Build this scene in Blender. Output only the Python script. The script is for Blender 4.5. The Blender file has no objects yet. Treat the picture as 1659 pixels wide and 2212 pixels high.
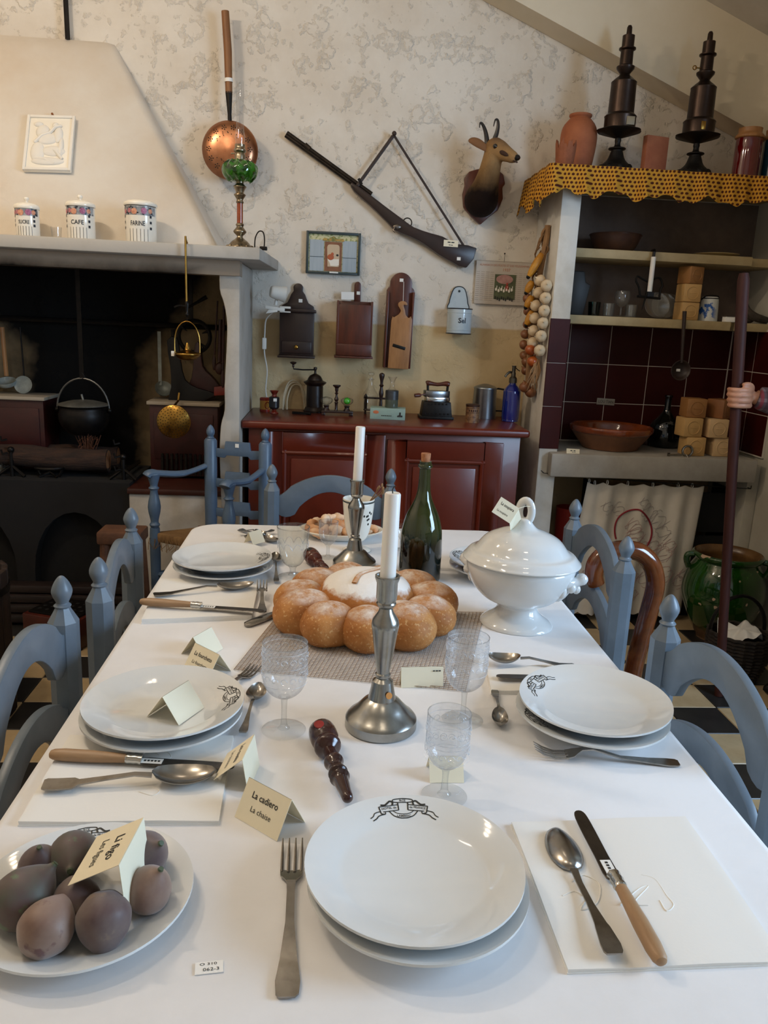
import bpy, bmesh, math, random
from mathutils import Vector, Matrix, Euler
random.seed(7)
SC = bpy.context.scene
COL = SC.collection
PI = math.pi
# ------------------------------------------------------------------ camera
IW, IH, FPX = 1659.0, 2212.0, 1700.0
CAM_H, PITCH, ROLL, YAW = 1.39, math.radians(13.46), math.radians(2.6), math.radians(4.5)
_f = Vector((math.sin(YAW), math.cos(YAW), 0)); _r = Vector((math.cos(YAW), -math.sin(YAW), 0)); _u = Vector((0, 0, 1))
CF = _f * math.cos(PITCH) - _u * math.sin(PITCH)
_u2 = _u * math.cos(PITCH) + _f * math.sin(PITCH)
CR = _r * math.cos(ROLL) + _u2 * math.sin(ROLL)
CU = _u2 * math.cos(ROLL) - _r * math.sin(ROLL)
CP = Vector((0, 0, CAM_H))
cam = bpy.data.cameras.new('camera'); cam_o = bpy.data.objects.new('camera', cam); COL.objects.link(cam_o)
cam.sensor_fit = 'HORIZONTAL'; cam.sensor_width = 36; cam.lens = FPX / IW * 36; cam.clip_start = .02
m = Matrix((CR, CU, -CF)).transposed().to_4x4(); m.translation = CP; cam_o.matrix_world = m
SC.camera = cam_o

def P(x, y, Y=None, Z=None, X=None):
    """the point of the room seen at photograph pixel x, y on the plane Y=, Z= or X="""
    d = CR * ((x - IW / 2) / FPX) - CU * ((y - IH / 2) / FPX) + CF
    if Z is not None: t = (Z - CP.z) / d.z
    elif Y is not None: t = (Y - CP.y) / d.y
    else: t = (X - CP.x) / d.x
    return CP + d * t
# ------------------------------------------------------------------ world, lights, exposure
wd = bpy.data.worlds.new('world'); SC.world = wd; wd.use_nodes = True
wd.node_tree.nodes['Background'].inputs[0].default_value = (.75, .85, 1, 1)
wd.node_tree.nodes['Background'].inputs[1].default_value = .08
SC.view_settings.view_transform = 'Standard'; SC.view_settings.look = 'None'
SC.view_settings.gamma = 1; SC.view_settings.use_curve_mapping = False
SC.view_settings.exposure = -0.30
SC.render.film_transparent = False
def area(name, loc, target, sx, sy, power, col, spread=180):
    l = bpy.data.lights.new(name, 'AREA'); l.shape = 'RECTANGLE'; l.size = sx; l.size_y = sy; l.energy = power; l.color = col; l.spread = math.radians(spread)
    o = bpy.data.objects.new(name, l); COL.objects.link(o); o.location = loc
    o.rotation_euler = (Vector(target) - Vector(loc)).to_track_quat('-Z', 'Y').to_euler(); return o
WARM = (1, .83, .64); COOL = (.50, .72, 1)
# daylight through the window in the right wall, beside the camera
area('window_daylight', (2.92, .55, 1.75), (.3, 1.3, .8), 1.3, 1.5, 140, COOL)
# ceiling lamps of the room: rows of small warm bulbs on the left side
LAMPS = [(-1.55, 2.15, 3.02), (-.9, 1.0, 3.05), (.25, .35, 3.05), (-.2, 2.35, 3.08)]
LAMP_POWER = [62, 26, 6, 4]

# ------------------------------------------------------------------ helpers
class MB:
    """collects shapes; build() links them as one mesh object"""
    def __init__(s): s.v = []; s.f = []
    def add(s, vs, fs, M=None):
        n = len(s.v)
        s.v += [tuple(M @ Vector(v)) if M is not None else tuple(v) for v in vs]
        s.f += [tuple(i + n for i in f) for f in fs]; return s
    def box(s, c, sz, M=None, R=None):
        x, y, z = sz[0] / 2, sz[1] / 2, sz[2] / 2
        vs = [Vector((a * x, b * y, d * z)) for a in (-1, 1) for b in (-1, 1) for d in (-1, 1)]
        if R is not None: vs = [R @ v for v in vs]
        vs = [v + Vector(c) for v in vs]
        return s.add(vs, [(0, 1, 3, 2), (4, 6, 7, 5), (0, 4, 5, 1), (2, 3, 7, 6), (0, 2, 6, 4), (1, 5, 7, 3)], M)
    def lathe(s, prof, n=32, M=None, sx=1, sy=1, closed=False):
        vs, fs, rings = [], [], []
        for r, z in prof:
            if r < 1e-6: rings.append([len(vs)]); vs.append((0, 0, z))
            else:
                rings.append(list(range(len(vs), len(vs) + n)))
                vs += [(r * sx * math.cos(2 * PI * i / n), r * sy * math.sin(2 * PI * i / n), z) for i in range(n)]
        pr = list(zip(rings[:-1], rings[1:]))
        if closed: pr.append((rings[-1], rings[0]))
        for a, b in pr:
            for i in range(n):
                j = (i + 1) % n
                if len(a) == 1 and len(b) == 1: break
                if len(a) == 1: fs.append((a[0], b[j], b[i]))
                elif len(b) == 1: fs.append((a[i], a[j], b[0]))
                else: fs.append((a[i], a[j], b[j], b[i]))
        return s.add(vs, fs, M)
    def tube(s, pts, r, n=8, M=None, caps=True, flat=1.0, up=None, closed=False):
        pts = [Vector(p) for p in pts]; k = len(pts)
        rr = r if isinstance(r, (list, tuple)) else [r] * k
        vs, fs = [], []; nrm = None
        for i, p in enumerate(pts):
            a = pts[i - 1] if (i > 0 or closed) else p; b = pts[(i + 1) % k] if (i < k - 1 or closed) else p
            t = (b - a).normalized()
            if nrm is None:
                nrm = Vector(up) if up is not None else (Vector((0, 0, 1)) if abs(t.z) < .9 else Vector((1, 0, 0)))
            elif up is not None: nrm = Vector(up)
            nrm = (nrm - t * nrm.dot(t)).normalized(); bi = t.cross(nrm)
            vs += [p + (nrm * math.cos(2 * PI * q / n) * flat + bi * math.sin(2 * PI * q / n)) * rr[i] for q in range(n)]
        for i in range(k if closed else k - 1):
            i2 = (i + 1) % k
            for q in range(n): fs.append((i * n + q, i * n + (q + 1) % n, i2 * n + (q + 1) % n, i2 * n + q))
        if caps and not closed: fs += [tuple(range(n))[::-1], tuple(range((k - 1) * n, k * n))]
        return s.add(vs, fs, M)
    def prism(s, poly, d, M=None, y0=0):
        """polygon given in x, z; solid from y0 to y0+d"""
        n = len(poly)
        vs = [(x, y0, z) for x, z in poly] + [(x, y0 + d, z) for x, z in poly]
        fs = [tuple(range(n)), tuple(range(2 * n - 1, n - 1, -1))] + [(i, i + n, (i + 1) % n + n, (i + 1) % n) for i in range(n)]
        return s.add(vs, fs, M)
    def slab(s, poly, d, M=None, z0=0):
        """polygon given in x, y; solid from z0 to z0+d"""
        n = len(poly)
        vs = [(x, y, z0) for x, y in poly] + [(x, y, z0 + d) for x, y in poly]
        fs = [tuple(range(n))[::-1], tuple(range(n, 2 * n))] + [(i, (i + 1) % n, (i + 1) % n + n, i + n) for i in range(n)]
        return s.add(vs, fs, M)
    def ball(s, c, r, n=16, M=None):
        r = r if isinstance(r, (list, tuple)) else (r, r, r)
        k = max(6, n // 2)
        prof = [(math.sin(PI * i / k), -math.cos(PI * i / k)) for i in range(k + 1)]; prof[0] = (0, -1); prof[-1] = (0, 1)
        L = Matrix.Translation(c) @ Matrix.Diagonal((r[0], r[1], r[2], 1))
        return s.lathe(prof, n, (M @ L) if M is not None else L)
    def grid(s, nx, ny, fn, M=None):
        vs = [fn(i / nx, j / ny) for j in range(ny + 1) for i in range(nx + 1)]
        fs = [(j * (nx + 1) + i, j * (nx + 1) + i + 1, (j + 1) * (nx + 1) + i + 1, (j + 1) * (nx + 1) + i) for j in range(ny) for i in range(nx)]
        return s.add(vs, fs, M)
    def sheet(s, nx, ny, fn, th, M=None):
        """grid with thickness th along local -z offset given by fn's normal approximated with z"""
        a = [Vector(fn(i / nx, j / ny)) for j in range(ny + 1) for i in range(nx + 1)]
        N = len(a); vs = a + [v + Vector(th) for v in a]; w = nx + 1
        fs = []
        for j in range(ny):
            for i in range(nx):
                q = (j * w + i, j * w + i + 1, (j + 1) * w + i + 1, (j + 1) * w + i)
                fs += [q, tuple(N + t for t in q[::-1])]
        rim = [i for i in range(w)] + [j * w + nx for j in range(1, ny + 1)] + [ny * w + i for i in range(nx - 1, -1, -1)] + [j * w for j in range(ny - 1, 0, -1)]
        for q in range(len(rim)):
            p2 = rim[(q + 1) % len(rim)]; fs.append((rim[q], N + rim[q], N + p2, p2))
        return s.add(vs, fs, M)
    def build(s, name, mat, parent=None, smooth=35, bevel=0, seg=2, loc=None, sub=0):
        me = bpy.data.meshes.new(name)
        bm = bmesh.new()
        bv = [bm.verts.new(v) for v in s.v]
        for f in s.f:
            try: bm.faces.new([bv[i] for i in f])
            except ValueError: pass
        if bevel or sub: bmesh.ops.remove_doubles(bm, verts=bm.verts, dist=1e-6)
        bmesh.ops.recalc_face_normals(bm, faces=bm.faces)
        if bevel:
            es = [e for e in bm.edges if len(e.link_faces) == 2 and e.calc_face_angle(0) > .5]
            bmesh.ops.bevel(bm, geom=es, offset=bevel, segments=seg, profile=.5, affect='EDGES', clamp_overlap=True)
        bm.to_mesh(me); bm.free()
        if smooth:
            me.polygons.foreach_set('use_smooth', [True] * len(me.polygons)); me.set_sharp_from_angle(angle=math.radians(smooth))
        me.materials.append(mat)
        o = bpy.data.objects.new(name, me); COL.objects.link(o)
        if parent is not None: o.parent = parent
        if loc is not None: o.location = loc
        if sub:
            md = o.modifiers.new('sub', 'SUBSURF'); md.levels = sub; md.render_levels = sub
        return o
def tag(o, label, cat, group=None):
    o['label'] = label; o['category'] = cat
    if group: o['group'] = group
    return o
def thing(name, label, cat, loc=(0, 0, 0), rz=0, group=None, rot=None):
    o = bpy.data.objects.new(name, None); COL.objects.link(o); o.empty_display_size = .05
    o.location = loc; o.rotation_euler = rot if rot is not None else (0, 0, rz)
    return tag(o, label, cat, group)
def struct(o): o['kind'] = 'structure'; return o
def dup(root, loc=None, rz=None, label=None, group=None, rot=None):
    r = root.copy(); COL.objects.link(r)
    if loc is not None: r.location = loc
    if rz is not None: r.rotation_euler = (0, 0, rz)
    if rot is not None: r.rotation_euler = rot
    if label: r['label'] = label
    if group: r['group'] = group
    for ch in [c for c in bpy.data.objects if c.parent == root]:
        c = ch.copy(); COL.objects.link(c); c.parent = r
        for g in [q for q in bpy.data.objects if q.parent == ch]:
            d = g.copy(); COL.objects.link(d); d.parent = c
    return r
def sm(pts, k=4, closed=False):
    """Catmull-Rom through the points"""
    n = len(pts); out = []
    for i in range(n if closed else n - 1):
        g = (lambda j: pts[j % n]) if closed else (lambda j: pts[min(max(j, 0), n - 1)])
        p0, p1, p2, p3 = g(i - 1), g(i), g(i + 1), g(i + 2)
        for q in range(k):
            t = q / k
            out.append(tuple(.5 * (2 * b + (c - a) * t + (2 * a - 5 * b + 4 * c - d) * t * t + (3 * b - a - 3 * c + d) * t ** 3) for a, b, c, d in zip(p0, p1, p2, p3)))
    if not closed: out.append(tuple(pts[-1]))
    return out
def smr(pts, k=4): return [(max(r, 0), z) for r, z in sm(pts, k)]
def T(x=0, y=0, z=0): return Matrix.Translation((x, y, z))
def RX(a): return Matrix.Rotation(a, 4, 'X')
def RY(a): return Matrix.Rotation(a, 4, 'Y')
def RZ(a): return Matrix.Rotation(a, 4, 'Z')
def text_geo(body, size, align='CENTER', shear=0, bold=0):
    cu = bpy.data.curves.new('txt', 'FONT'); cu.body = body; cu.size = size; cu.align_x = align; cu.align_y = 'CENTER'; cu.resolution_u = 2; cu.shear = shear; cu.offset = bold * size
    ob = bpy.data.objects.new('txt', cu); COL.objects.link(ob)
    me = bpy.data.meshes.new_from_object(ob)
    vs = [v.co.copy() for v in me.vertices]; fs = [tuple(p.vertices) for p in me.polygons]
    bpy.data.objects.remove(ob); bpy.data.meshes.remove(me); bpy.data.curves.remove(cu)
    return vs, fs
def lettering(body, size, mat, parent, fn, align='CENTER', name='lettering', bold=0, width=None):
    vs, fs = text_geo(body, size, align, 0, bold)
    k = 1
    if width and vs:
        w = max(v.x for v in vs) - min(v.x for v in vs); k = width / w
    b = MB(); b.add([fn(v.x * k, v.y) for v in vs], fs)
    return b.build(name, mat, parent, smooth=0)
def stroke(pts, w, closed=False):
    """flat ribbon of width w along 2-D points"""
    vs, fs = [], []; n = len(pts)
    for i, p in enumerate(pts):
        a = pts[max(i - 1, 0)]; b = pts[min(i + 1, n - 1)]
        d = Vector((b[0] - a[0], b[1] - a[1])); d = d.normalized() if d.length > 1e-9 else Vector((1, 0)); q = Vector((-d.y, d.x)) * w / 2
        vs += [(p[0] + q.x, p[1] + q.y), (p[0] - q.x, p[1] - q.y)]
    for i in range(n - 1): fs.append((2 * i, 2 * i + 1, 2 * i + 3, 2 * i + 2))
    return vs, fs
# ------------------------------------------------------------------ materials
def lin(c):
    if isinstance(c, str): c = [int(c[i:i + 2], 16) / 255 for i in (0, 2, 4)]
    return tuple((x / 12.92 if x <= .04045 else ((x + .055) / 1.055) ** 2.4) for x in c) + (1,)
def mat(name, col, rough=.5, metal=0, var=None, bump=None, coat=0, spec=.5, stretch=None, sheen=0, sss=0):
    """var = (scale, second colour, low, high); bump = (scale, strength, distance)"""
    M = bpy.data.materials.new(name); M.use_nodes = True; nt = M.node_tree; b = nt.nodes['Principled BSDF']
    b.inputs['Base Color'].default_value = lin(col); b.inputs['Roughness'].default_value = rough; b.inputs['Metallic'].default_value = metal
    b.inputs['Coat Weight'].default_value = coat; b.inputs['Coat Roughness'].default_value = .05; b.inputs['Specular IOR Level'].default_value = spec
    if sheen: b.inputs['Sheen Weight'].default_value = sheen
    if sss: b.inputs['Subsurface Weight'].default_value = sss; b.inputs['Subsurface Scale'].default_value = .01
    if var or bump:
        tc = nt.nodes.new('ShaderNodeTexCoord'); co = tc.outputs['Object']
        if stretch:
            mp = nt.nodes.new('ShaderNodeMapping'); mp.inputs['Scale'].default_value = stretch; nt.links.new(co, mp.inputs[0]); co = mp.outputs[0]
    if var:
        nz = nt.nodes.new('ShaderNodeTexNoise'); nz.inputs['Scale'].default_value = var[0]; nz.inputs['Detail'].default_value = 6; nz.inputs['Roughness'].default_value = .65
        nt.links.new(co, nz.inputs['Vector'])
        rp = nt.nodes.new('ShaderNodeValToRGB'); e = rp.color_ramp.elements
        e[0].position = var[2] if len(var) > 2 else .35; e[1].position = var[3] if len(var) > 3 else .65
        e[0].color = lin(col); e[1].color = lin(var[1])
        nt.links.new(nz.outputs['Fac'], rp.inputs[0]); nt.links.new(rp.outputs[0], b.inputs['Base Color'])
    if bump:
        nb = nt.nodes.new('ShaderNodeTexNoise'); nb.inputs['Scale'].default_value = bump[0]; nb.inputs['Detail'].default_value = 5
        nt.links.new(co, nb.inputs['Vector'])
        bp = nt.nodes.new('ShaderNodeBump'); bp.inputs['Strength'].default_value = bump[1]; bp.inputs['Distance'].default_value = bump[2]
        nt.links.new(nb.outputs['Fac'], bp.inputs['Height']); nt.links.new(bp.outputs[0], b.inputs['Normal'])
    return M
def glass(name, tint=(1, 1, 1), edge=.9, frost=0, refl=1.0):
    """thin-walled glass: clear face on, tinted and mirroring at grazing angles; frost = share of etched white"""
    M = bpy.data.materials.new(name); M.use_nodes = True; nt = M.node_tree
    for n in list(nt.nodes):
        if n.type != 'OUTPUT_MATERIAL': nt.nodes.remove(n)
    out = nt.nodes['Material Output']
    lw = nt.nodes.new('ShaderNodeLayerWeight'); lw.inputs['Blend'].default_value = .5
    t = nt.nodes.new('ShaderNodeBsdfTransparent')
    mx = nt.nodes.new('ShaderNodeMix'); mx.data_type = 'RGBA'
    mx.inputs[6].default_value = (*[c * .97 for c in tint], 1); mx.inputs[7].default_value = (*[c * edge * .72 for c in tint], 1)
    pw = nt.nodes.new('ShaderNodeMath'); pw.operation = 'POWER'; pw.inputs[1].default_value = 2.2
    nt.links.new(lw.outputs['Facing'], pw.inputs[0]); nt.links.new(pw.outputs[0], mx.inputs[0]); nt.links.new(mx.outputs[2], t.inputs[0])
    g = nt.nodes.new('ShaderNodeBsdfGlossy'); g.inputs['Roughness'].default_value = .02; g.inputs['Color'].default_value = (refl, refl, refl, 1)
    p5 = nt.nodes.new('ShaderNodeMath'); p5.operation = 'POWER'; p5.inputs[1].default_value = 4.5; nt.links.new(lw.outputs['Facing'], p5.inputs[0])
    fr = nt.nodes.new('ShaderNodeMath'); fr.operation = 'MULTIPLY_ADD'; fr.inputs[1].default_value = .7; fr.inputs[2].default_value = .06; nt.links.new(p5.outputs[0], fr.inputs[0])
    ms = nt.nodes.new('ShaderNodeMixShader'); nt.links.new(fr.outputs[0], ms.inputs[0]); nt.links.new(t.outputs[0], ms.inputs[1]); nt.links.new(g.outputs[0], ms.inputs[2])
    last = ms
    if frost:
        d = nt.nodes.new('ShaderNodeBsdfDiffuse'); d.inputs[0].default_value = (.85, .87, .9, 1)
        tl = nt.nodes.new('ShaderNodeBsdfTranslucent'); tl.inputs[0].default_value = (.85, .87, .9, 1)
        a = nt.nodes.new('ShaderNodeMixShader'); a.inputs[0].default_value = .5; nt.links.new(d.outputs[0], a.inputs[1]); nt.links.new(tl.outputs[0], a.inputs[2])
        tc = nt.nodes.new('ShaderNodeTexCoord'); nz = nt.nodes.new('ShaderNodeTexNoise'); nz.inputs['Scale'].default_value = 90; nz.inputs['Detail'].default_value = 3; nt.links.new(tc.outputs['Object'], nz.inputs['Vector'])
        mr = nt.nodes.new('ShaderNodeMapRange'); mr.inputs[1].default_value = .3; mr.inputs[2].default_value = .7; mr.inputs[3].default_value = frost * .5; mr.inputs[4].default_value = frost * 1.3
        nt.links.new(nz.outputs['Fac'], mr.inputs[0])
        m2 = nt.nodes.new('ShaderNodeMixShader'); nt.links.new(mr.outputs[0], m2.inputs[0]); nt.links.new(ms.outputs[0], m2.inputs[1]); nt.links.new(a.outputs[0], m2.inputs[2]); last = m2
    nt.links.new(last.outputs[0], out.inputs[0])
    return M
class NT:
    """tiny node helper for the special surfaces"""
    def __init__(s, name, rough=.8, spec=.3):
        s.M = bpy.data.materials.new(name); s.M.use_nodes = True; s.t = s.M.node_tree; s.b = s.t.nodes['Principled BSDF']
        s.b.inputs['Roughness'].default_value = rough; s.b.inputs['Specular IOR Level'].default_value = spec
        s.pos = s.t.nodes.new('ShaderNodeNewGeometry').outputs['Position']; s.obj = s.t.nodes.new('ShaderNodeTexCoord').outputs['Object']
    def n(s, typ, **k):
        q = s.t.nodes.new(typ)
        for a, b in k.items():
            if a.startswith('i_'):
                key = a[2:]; key = int(key) if key.isdigit() else key.replace('_', ' ')
                if hasattr(b, 'is_linked'): s.t.links.new(b, q.inputs[key])
                else: q.inputs[key].default_value = b
            else: setattr(q, a, b)
        return q
    def noise(s, scale, det=5, rough=.6, co=None): return s.n('ShaderNodeTexNoise', i_Vector=co or s.pos, i_Scale=scale, i_Detail=det, i_Roughness=rough).outputs['Fac']
    def math(s, op, a, b=0.0, c=False):
        q = s.n('ShaderNodeMath', operation=op, i_0=a, i_1=b); q.use_clamp = c; return q.outputs[0]
    def rng(s, v, a, b, c=0.0, d=1.0): return s.n('ShaderNodeMapRange', i_0=v, i_1=a, i_2=b, i_3=c, i_4=d).outputs[0]
    def mix(s, f, a, b):
        q = s.t.nodes.new('ShaderNodeMix'); q.data_type = 'RGBA'
        for k, v in (('Factor', f), ('A', a), ('B', b)):
            i = q.inputs[k] if k != 'Factor' else q.inputs[0]
            if k == 'A': i = q.inputs[6]
            if k == 'B': i = q.inputs[7]
            if hasattr(v, 'is_linked'): s.t.links.new(v, i)
            elif isinstance(v, (str, tuple, list)): i.default_value = lin(v)
            else: i.default_value = v
        return q.outputs[2]
    def xyz(s, co=None):
        q = s.n('ShaderNodeSeparateXYZ', i_0=co or s.pos); return q.outputs
    def color(s, c): s.t.links.new(c, s.b.inputs['Base Color']) if hasattr(c, 'is_linked') else setattr(s.b.inputs['Base Color'], 'default_value', lin(c))
    def bump(s, h, st, d):
        q = s.n('ShaderNodeBump', i_Strength=st, i_Distance=d, i_Height=h); s.t.links.new(q.outputs[0], s.b.inputs['Normal'])
# ================================================================== materials of the room
YW = 4.0          # back wall plane
XR = 2.1          # right wall of the sink corner
TZ = .75          # table top
q = NT('rough_plaster', .9, .2)
x, y, z = q.xyz()
n1 = q.noise(7, 7, .62); n2 = q.noise(19, 6, .6); n3 = q.noise(60, 3, .5)
crust = q.math('ADD', q.math('MULTIPLY', q.rng(n1, .55, .60), .6), q.math('MULTIPLY', q.rng(n2, .58, .66), .45))
amt = q.rng(z, 1.3, 1.9, .35, 1.0)
hgt = q.math('ADD', q.math('MULTIPLY', crust, amt), q.math('MULTIPLY', n3, .12))
q.bump(hgt, .8, .009)
wob = q.math('MULTIPLY', q.math('SUBTRACT', q.noise(5, 2), .5), .03)
low = q.rng(q.math('ADD', z, wob), 1.382, 1.392)
white = q.mix(q.rng(q.noise(3), .35, .7), 'dcd5c9', 'cfc4b4')
c = q.mix(low, q.mix(q.rng(q.noise(4), .35, .7), 'cbb48c', 'bda47a'), white)
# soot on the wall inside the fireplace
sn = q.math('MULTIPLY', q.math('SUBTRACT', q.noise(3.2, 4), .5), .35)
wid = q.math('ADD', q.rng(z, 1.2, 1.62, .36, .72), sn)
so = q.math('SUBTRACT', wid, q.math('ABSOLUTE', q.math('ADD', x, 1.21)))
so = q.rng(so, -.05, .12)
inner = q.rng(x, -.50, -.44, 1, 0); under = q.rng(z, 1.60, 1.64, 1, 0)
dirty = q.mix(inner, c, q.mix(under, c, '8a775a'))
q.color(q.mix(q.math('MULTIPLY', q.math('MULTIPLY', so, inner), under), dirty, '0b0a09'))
M_WALL = q.M
q = NT('limewash', .85, .25)
q.color(q.mix(q.rng(q.noise(2.2), .35, .75), 'd9d1c4', 'cdbca6')); q.bump(q.noise(25), .25, .004); M_HOOD = q.M
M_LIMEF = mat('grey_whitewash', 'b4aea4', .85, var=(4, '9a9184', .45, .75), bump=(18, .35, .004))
M_LIME = mat('whitewash', 'd9d5cc', .8, var=(4, 'bdb4a4', .45, .75), bump=(18, .35, .004))
q = NT('sooty_lintel', .9, .2); x, y, z = q.xyz()
f = q.rng(q.math('ADD', q.math('MULTIPLY', q.math('ADD', z, -1.575), 1.0), q.math('MULTIPLY', q.math('SUBTRACT', q.noise(6), .5), .05)), -.03, .02)
f2 = q.rng(x, -.62, -.5)
q.color(q.mix(q.math('MAXIMUM', f, f2), '0c0a09', '9a8a78')); q.bump(q.noise(30), .3, .004); M_LINTEL = q.M
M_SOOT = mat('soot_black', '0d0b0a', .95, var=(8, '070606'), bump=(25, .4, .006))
M_CEIL = mat('ceiling_paint', 'cfc8bb', .9, var=(3, 'c2baac'))
M_BEAM = mat('beam_paint', 'd9cdb6', .7, var=(2, 'cbbd9f', .3, .8), bump=(20, .1, .003))
q = NT('floor_checker', .45, .4); x, y, z = q.xyz()
mp = q.n('ShaderNodeMapping', i_0=q.pos); mp.inputs['Location'].default_value = (1.265 * 5, -2.885 * 5, .5); mp.inputs['Scale'].default_value = (5, 5, .01)
ck = q.n('ShaderNodeTexChecker', i_Vector=mp.outputs[0], i_Scale=1.0)
q.color(q.mix(ck.outputs['Fac'], '1d1c1b', 'b7a17c')); M_FLOOR = q.M
M_TL = mat('cream_tile', 'b8a27e', .35, var=(7, 'a38c68', .35, .7), bump=(40, .05, .002))
M_TD = mat('black_tile', '201f1e', .3, var=(9, '2c2a28'), bump=(40, .05, .002))
M_RED = mat('oxblood_tile', '42100b', .42, var=(5, '330b07', .3, .7), spec=.2)
M_GROUT = mat('grout', 'c9c0b3', .9)
M_SHELF = mat('shelf_cream_paint', 'b9a67e', .6, var=(6, 'a48f66'))
M_SLAB = mat('stone_sink_slab', 'aaa59c', .7, var=(6, '938c80', .4, .75), bump=(15, .25, .004))
q = NT('niche_wall', .9, .2); x, y, z = q.xyz()
q.color(q.mix(q.rng(q.noise(2.5), .35, .7), 'c3bfb2', 'aba494')); q.bump(q.noise(12), .3, .006); M_NICHE = q.M
M_IRON = mat('black_iron', '161413', .45, .7, var=(30, '221e1b'), bump=(60, .1, .001))
M_BRASS = mat('old_brass', 'a8823f', .28, 1, var=(12, '7d5c2a', .4, .8))
M_PEWTER = mat('pewter', 'a3a39f', .25, 1, var=(25, '85847f', .4, .8), bump=(50, .05, .001))
M_CHROME = mat('bright_metal', 'c4c4c0', .15, 1)
M_STEEL = mat('cutlery_steel', '9a9690', .24, 1, var=(40, '77726a', .45, .8), bump=(90, .05, .0005))
M_WHITE = mat('white_porcelain', 'dcdedd', .08, coat=.5, var=(3, 'd4d7d6', .4, .8))
M_INK = mat('black_ink', '23231f', .6)
M_PAPER = mat('card_paper', 'ece2c6', .75); M_PAPER2 = mat('white_paper', 'f0eee8', .75)
M_WOODR = mat('red_brown_wood', '5a2715', .35, var=(6, '3e190d', .35, .7), stretch=(6, 6, 1), bump=(30, .08, .001))
M_WOODD = mat('dark_wood', '2b1712', .35, var=(6, '1c0e0b', .35, .7), stretch=(6, 6, 1))
M_WOODL = mat('beech_wood', 'a67647', .45, var=(8, '8c5f36', .35, .7), stretch=(5, 5, 1))
M_COPPER = mat('copper', 'b5805f', .28, 1, var=(14, '8c583f', .4, .8), bump=(30, .08, .002))
M_TERRA = mat('terracotta', 'a35f3a', .75, var=(8, '8a4a2b', .35, .7), bump=(40, .1, .002))
M_BLUE = mat('blue_grey_paint', '68747f', .38, var=(9, '586570', .4, .75), bump=(25, .08, .001))
M_RUSH = mat('rush_straw', '8b6a40', .8, var=(25, '6a4c2b', .35, .7), stretch=(1, 8, 1), bump=(60, .5, .004))
M_BOX = mat('oxblood_paint', '66220f', .32, var=(4, '55190a', .3, .75), bump=(30, .06, .001), coat=.08)
M_CLOTH = mat('tablecloth_linen', 'e6e5e5', .85, var=(5, 'dcdad8', .4, .8), bump=(220, .12, .0006), sheen=.2)
M_NAPKIN = mat('napkin_linen', 'e8e5de', .85, bump=(260, .15, .0006), sheen=.2)
M_LABEL = mat('inventory_label', 'e9e7e0', .7)

# ================================================================== room shell
fl = struct(MB().box((.2, 1.35, -.03), (5.8, 5.6, .05)).build('floor', M_FLOOR, smooth=0))
def tile_mesh(name, sx, sy, th, m_, bev=.0025):
    o = MB().box((0, 0, -th / 2), (sx, sy, th)).build(name, m_, smooth=0, bevel=bev, seg=1); return o
first = {}
for i in range(-9, 17):
    for j in range(-11, 5):
        X = -1.165 + .2 * i; Yc = 2.985 + .2 * j
        if not ((-1.9 < X < -.5 and 1.3 < Yc < 3.95) or (.6 < X < 2.05 and 1.1 < Yc < 3.95)): continue
        k = (i + j) % 2
        if k not in first:
            o = first[k] = tile_mesh('floor_tile', .1975, .1975, .0105, (M_TL, M_TD)[k])
        else:
            o = first[k].copy(); COL.objects.link(o)
        o.parent = fl; o.location = (X, Yc, .0045 + random.uniform(-.0008, .0004)); o.rotation_euler = (random.uniform(-.002, .002), random.uniform(-.002, .002), 0)
struct(MB().box((-.25, YW + .06, 1.65), (4.7, .12, 3.4)).build('wall_back', M_WALL, smooth=0))
struct(MB().box((-2.66, 1.35, 1.65), (.12, 5.6, 3.4)).build('wall_left', M_HOOD, smooth=0))
struct(MB().box((.2, -1.41, 1.65), (5.8, .12, 3.4)).build('wall_front', M_HOOD, smooth=0))
wr = struct(MB().box((XR + .51, 3.15, 1.65), (1.02, 1.94, 3.4)).build('wall_right', M_NICHE, smooth=0))  # unseen near stretch lengthened to keep window daylight off the niche
b = MB()
b.box((3.06, -.9, 1.65), (.12, 1.0, 3.4)); b.box((3.06, 1.7, 1.65), (.12, 1.0, 3.4)); b.box((3.06, .4, .5), (.12, 1.6, 1.1)); b.box((3.06, .4, 2.95), (.12, 1.6, .8))
struct(b.build('wall_right', M_HOOD, smooth=0))
b = MB()
for yy in (-.36, .4, 1.16): b.box((3.04, yy, 1.8), (.05, .06, 1.5))
for zz in (1.08, 1.8, 2.52): b.box((3.04, .4, zz), (.05, 1.58, .06))
struct(b.build('window_1', M_LIME, smooth=0))
struct(MB().box((.2, 1.35, 3.38), (5.8, 5.6, .06)).build('ceiling', M_CEIL, smooth=0))
# sloping stair beam along the back wall, with the sloping soffit above it
A = P(1040, 0, Y=YW); B_ = P(1590, 300, Y=YW); d = (B_ - A); sl = d.z / d.x
def zb(X): return A.z + sl * (X - A.x)
b = MB(); hx = .40
b.prism([(-.6, zb(-.6)), (2.1, zb(2.1)), (2.1, zb(2.1) + hx), (-.6, zb(-.6) + hx)], .155, y0=YW - .16)
struct(b.build('trim_1', M_BEAM, smooth=0))
b = MB(); b.prism([(.2, zb(.2) + hx), (3.0, zb(3.0) + hx), (3.0, zb(3.0) + hx + .05), (.2, zb(.2) + hx + .05)], 1.9, y0=YW - 2.0)
struct(b.build('ceiling', M_CEIL, smooth=0))
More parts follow.
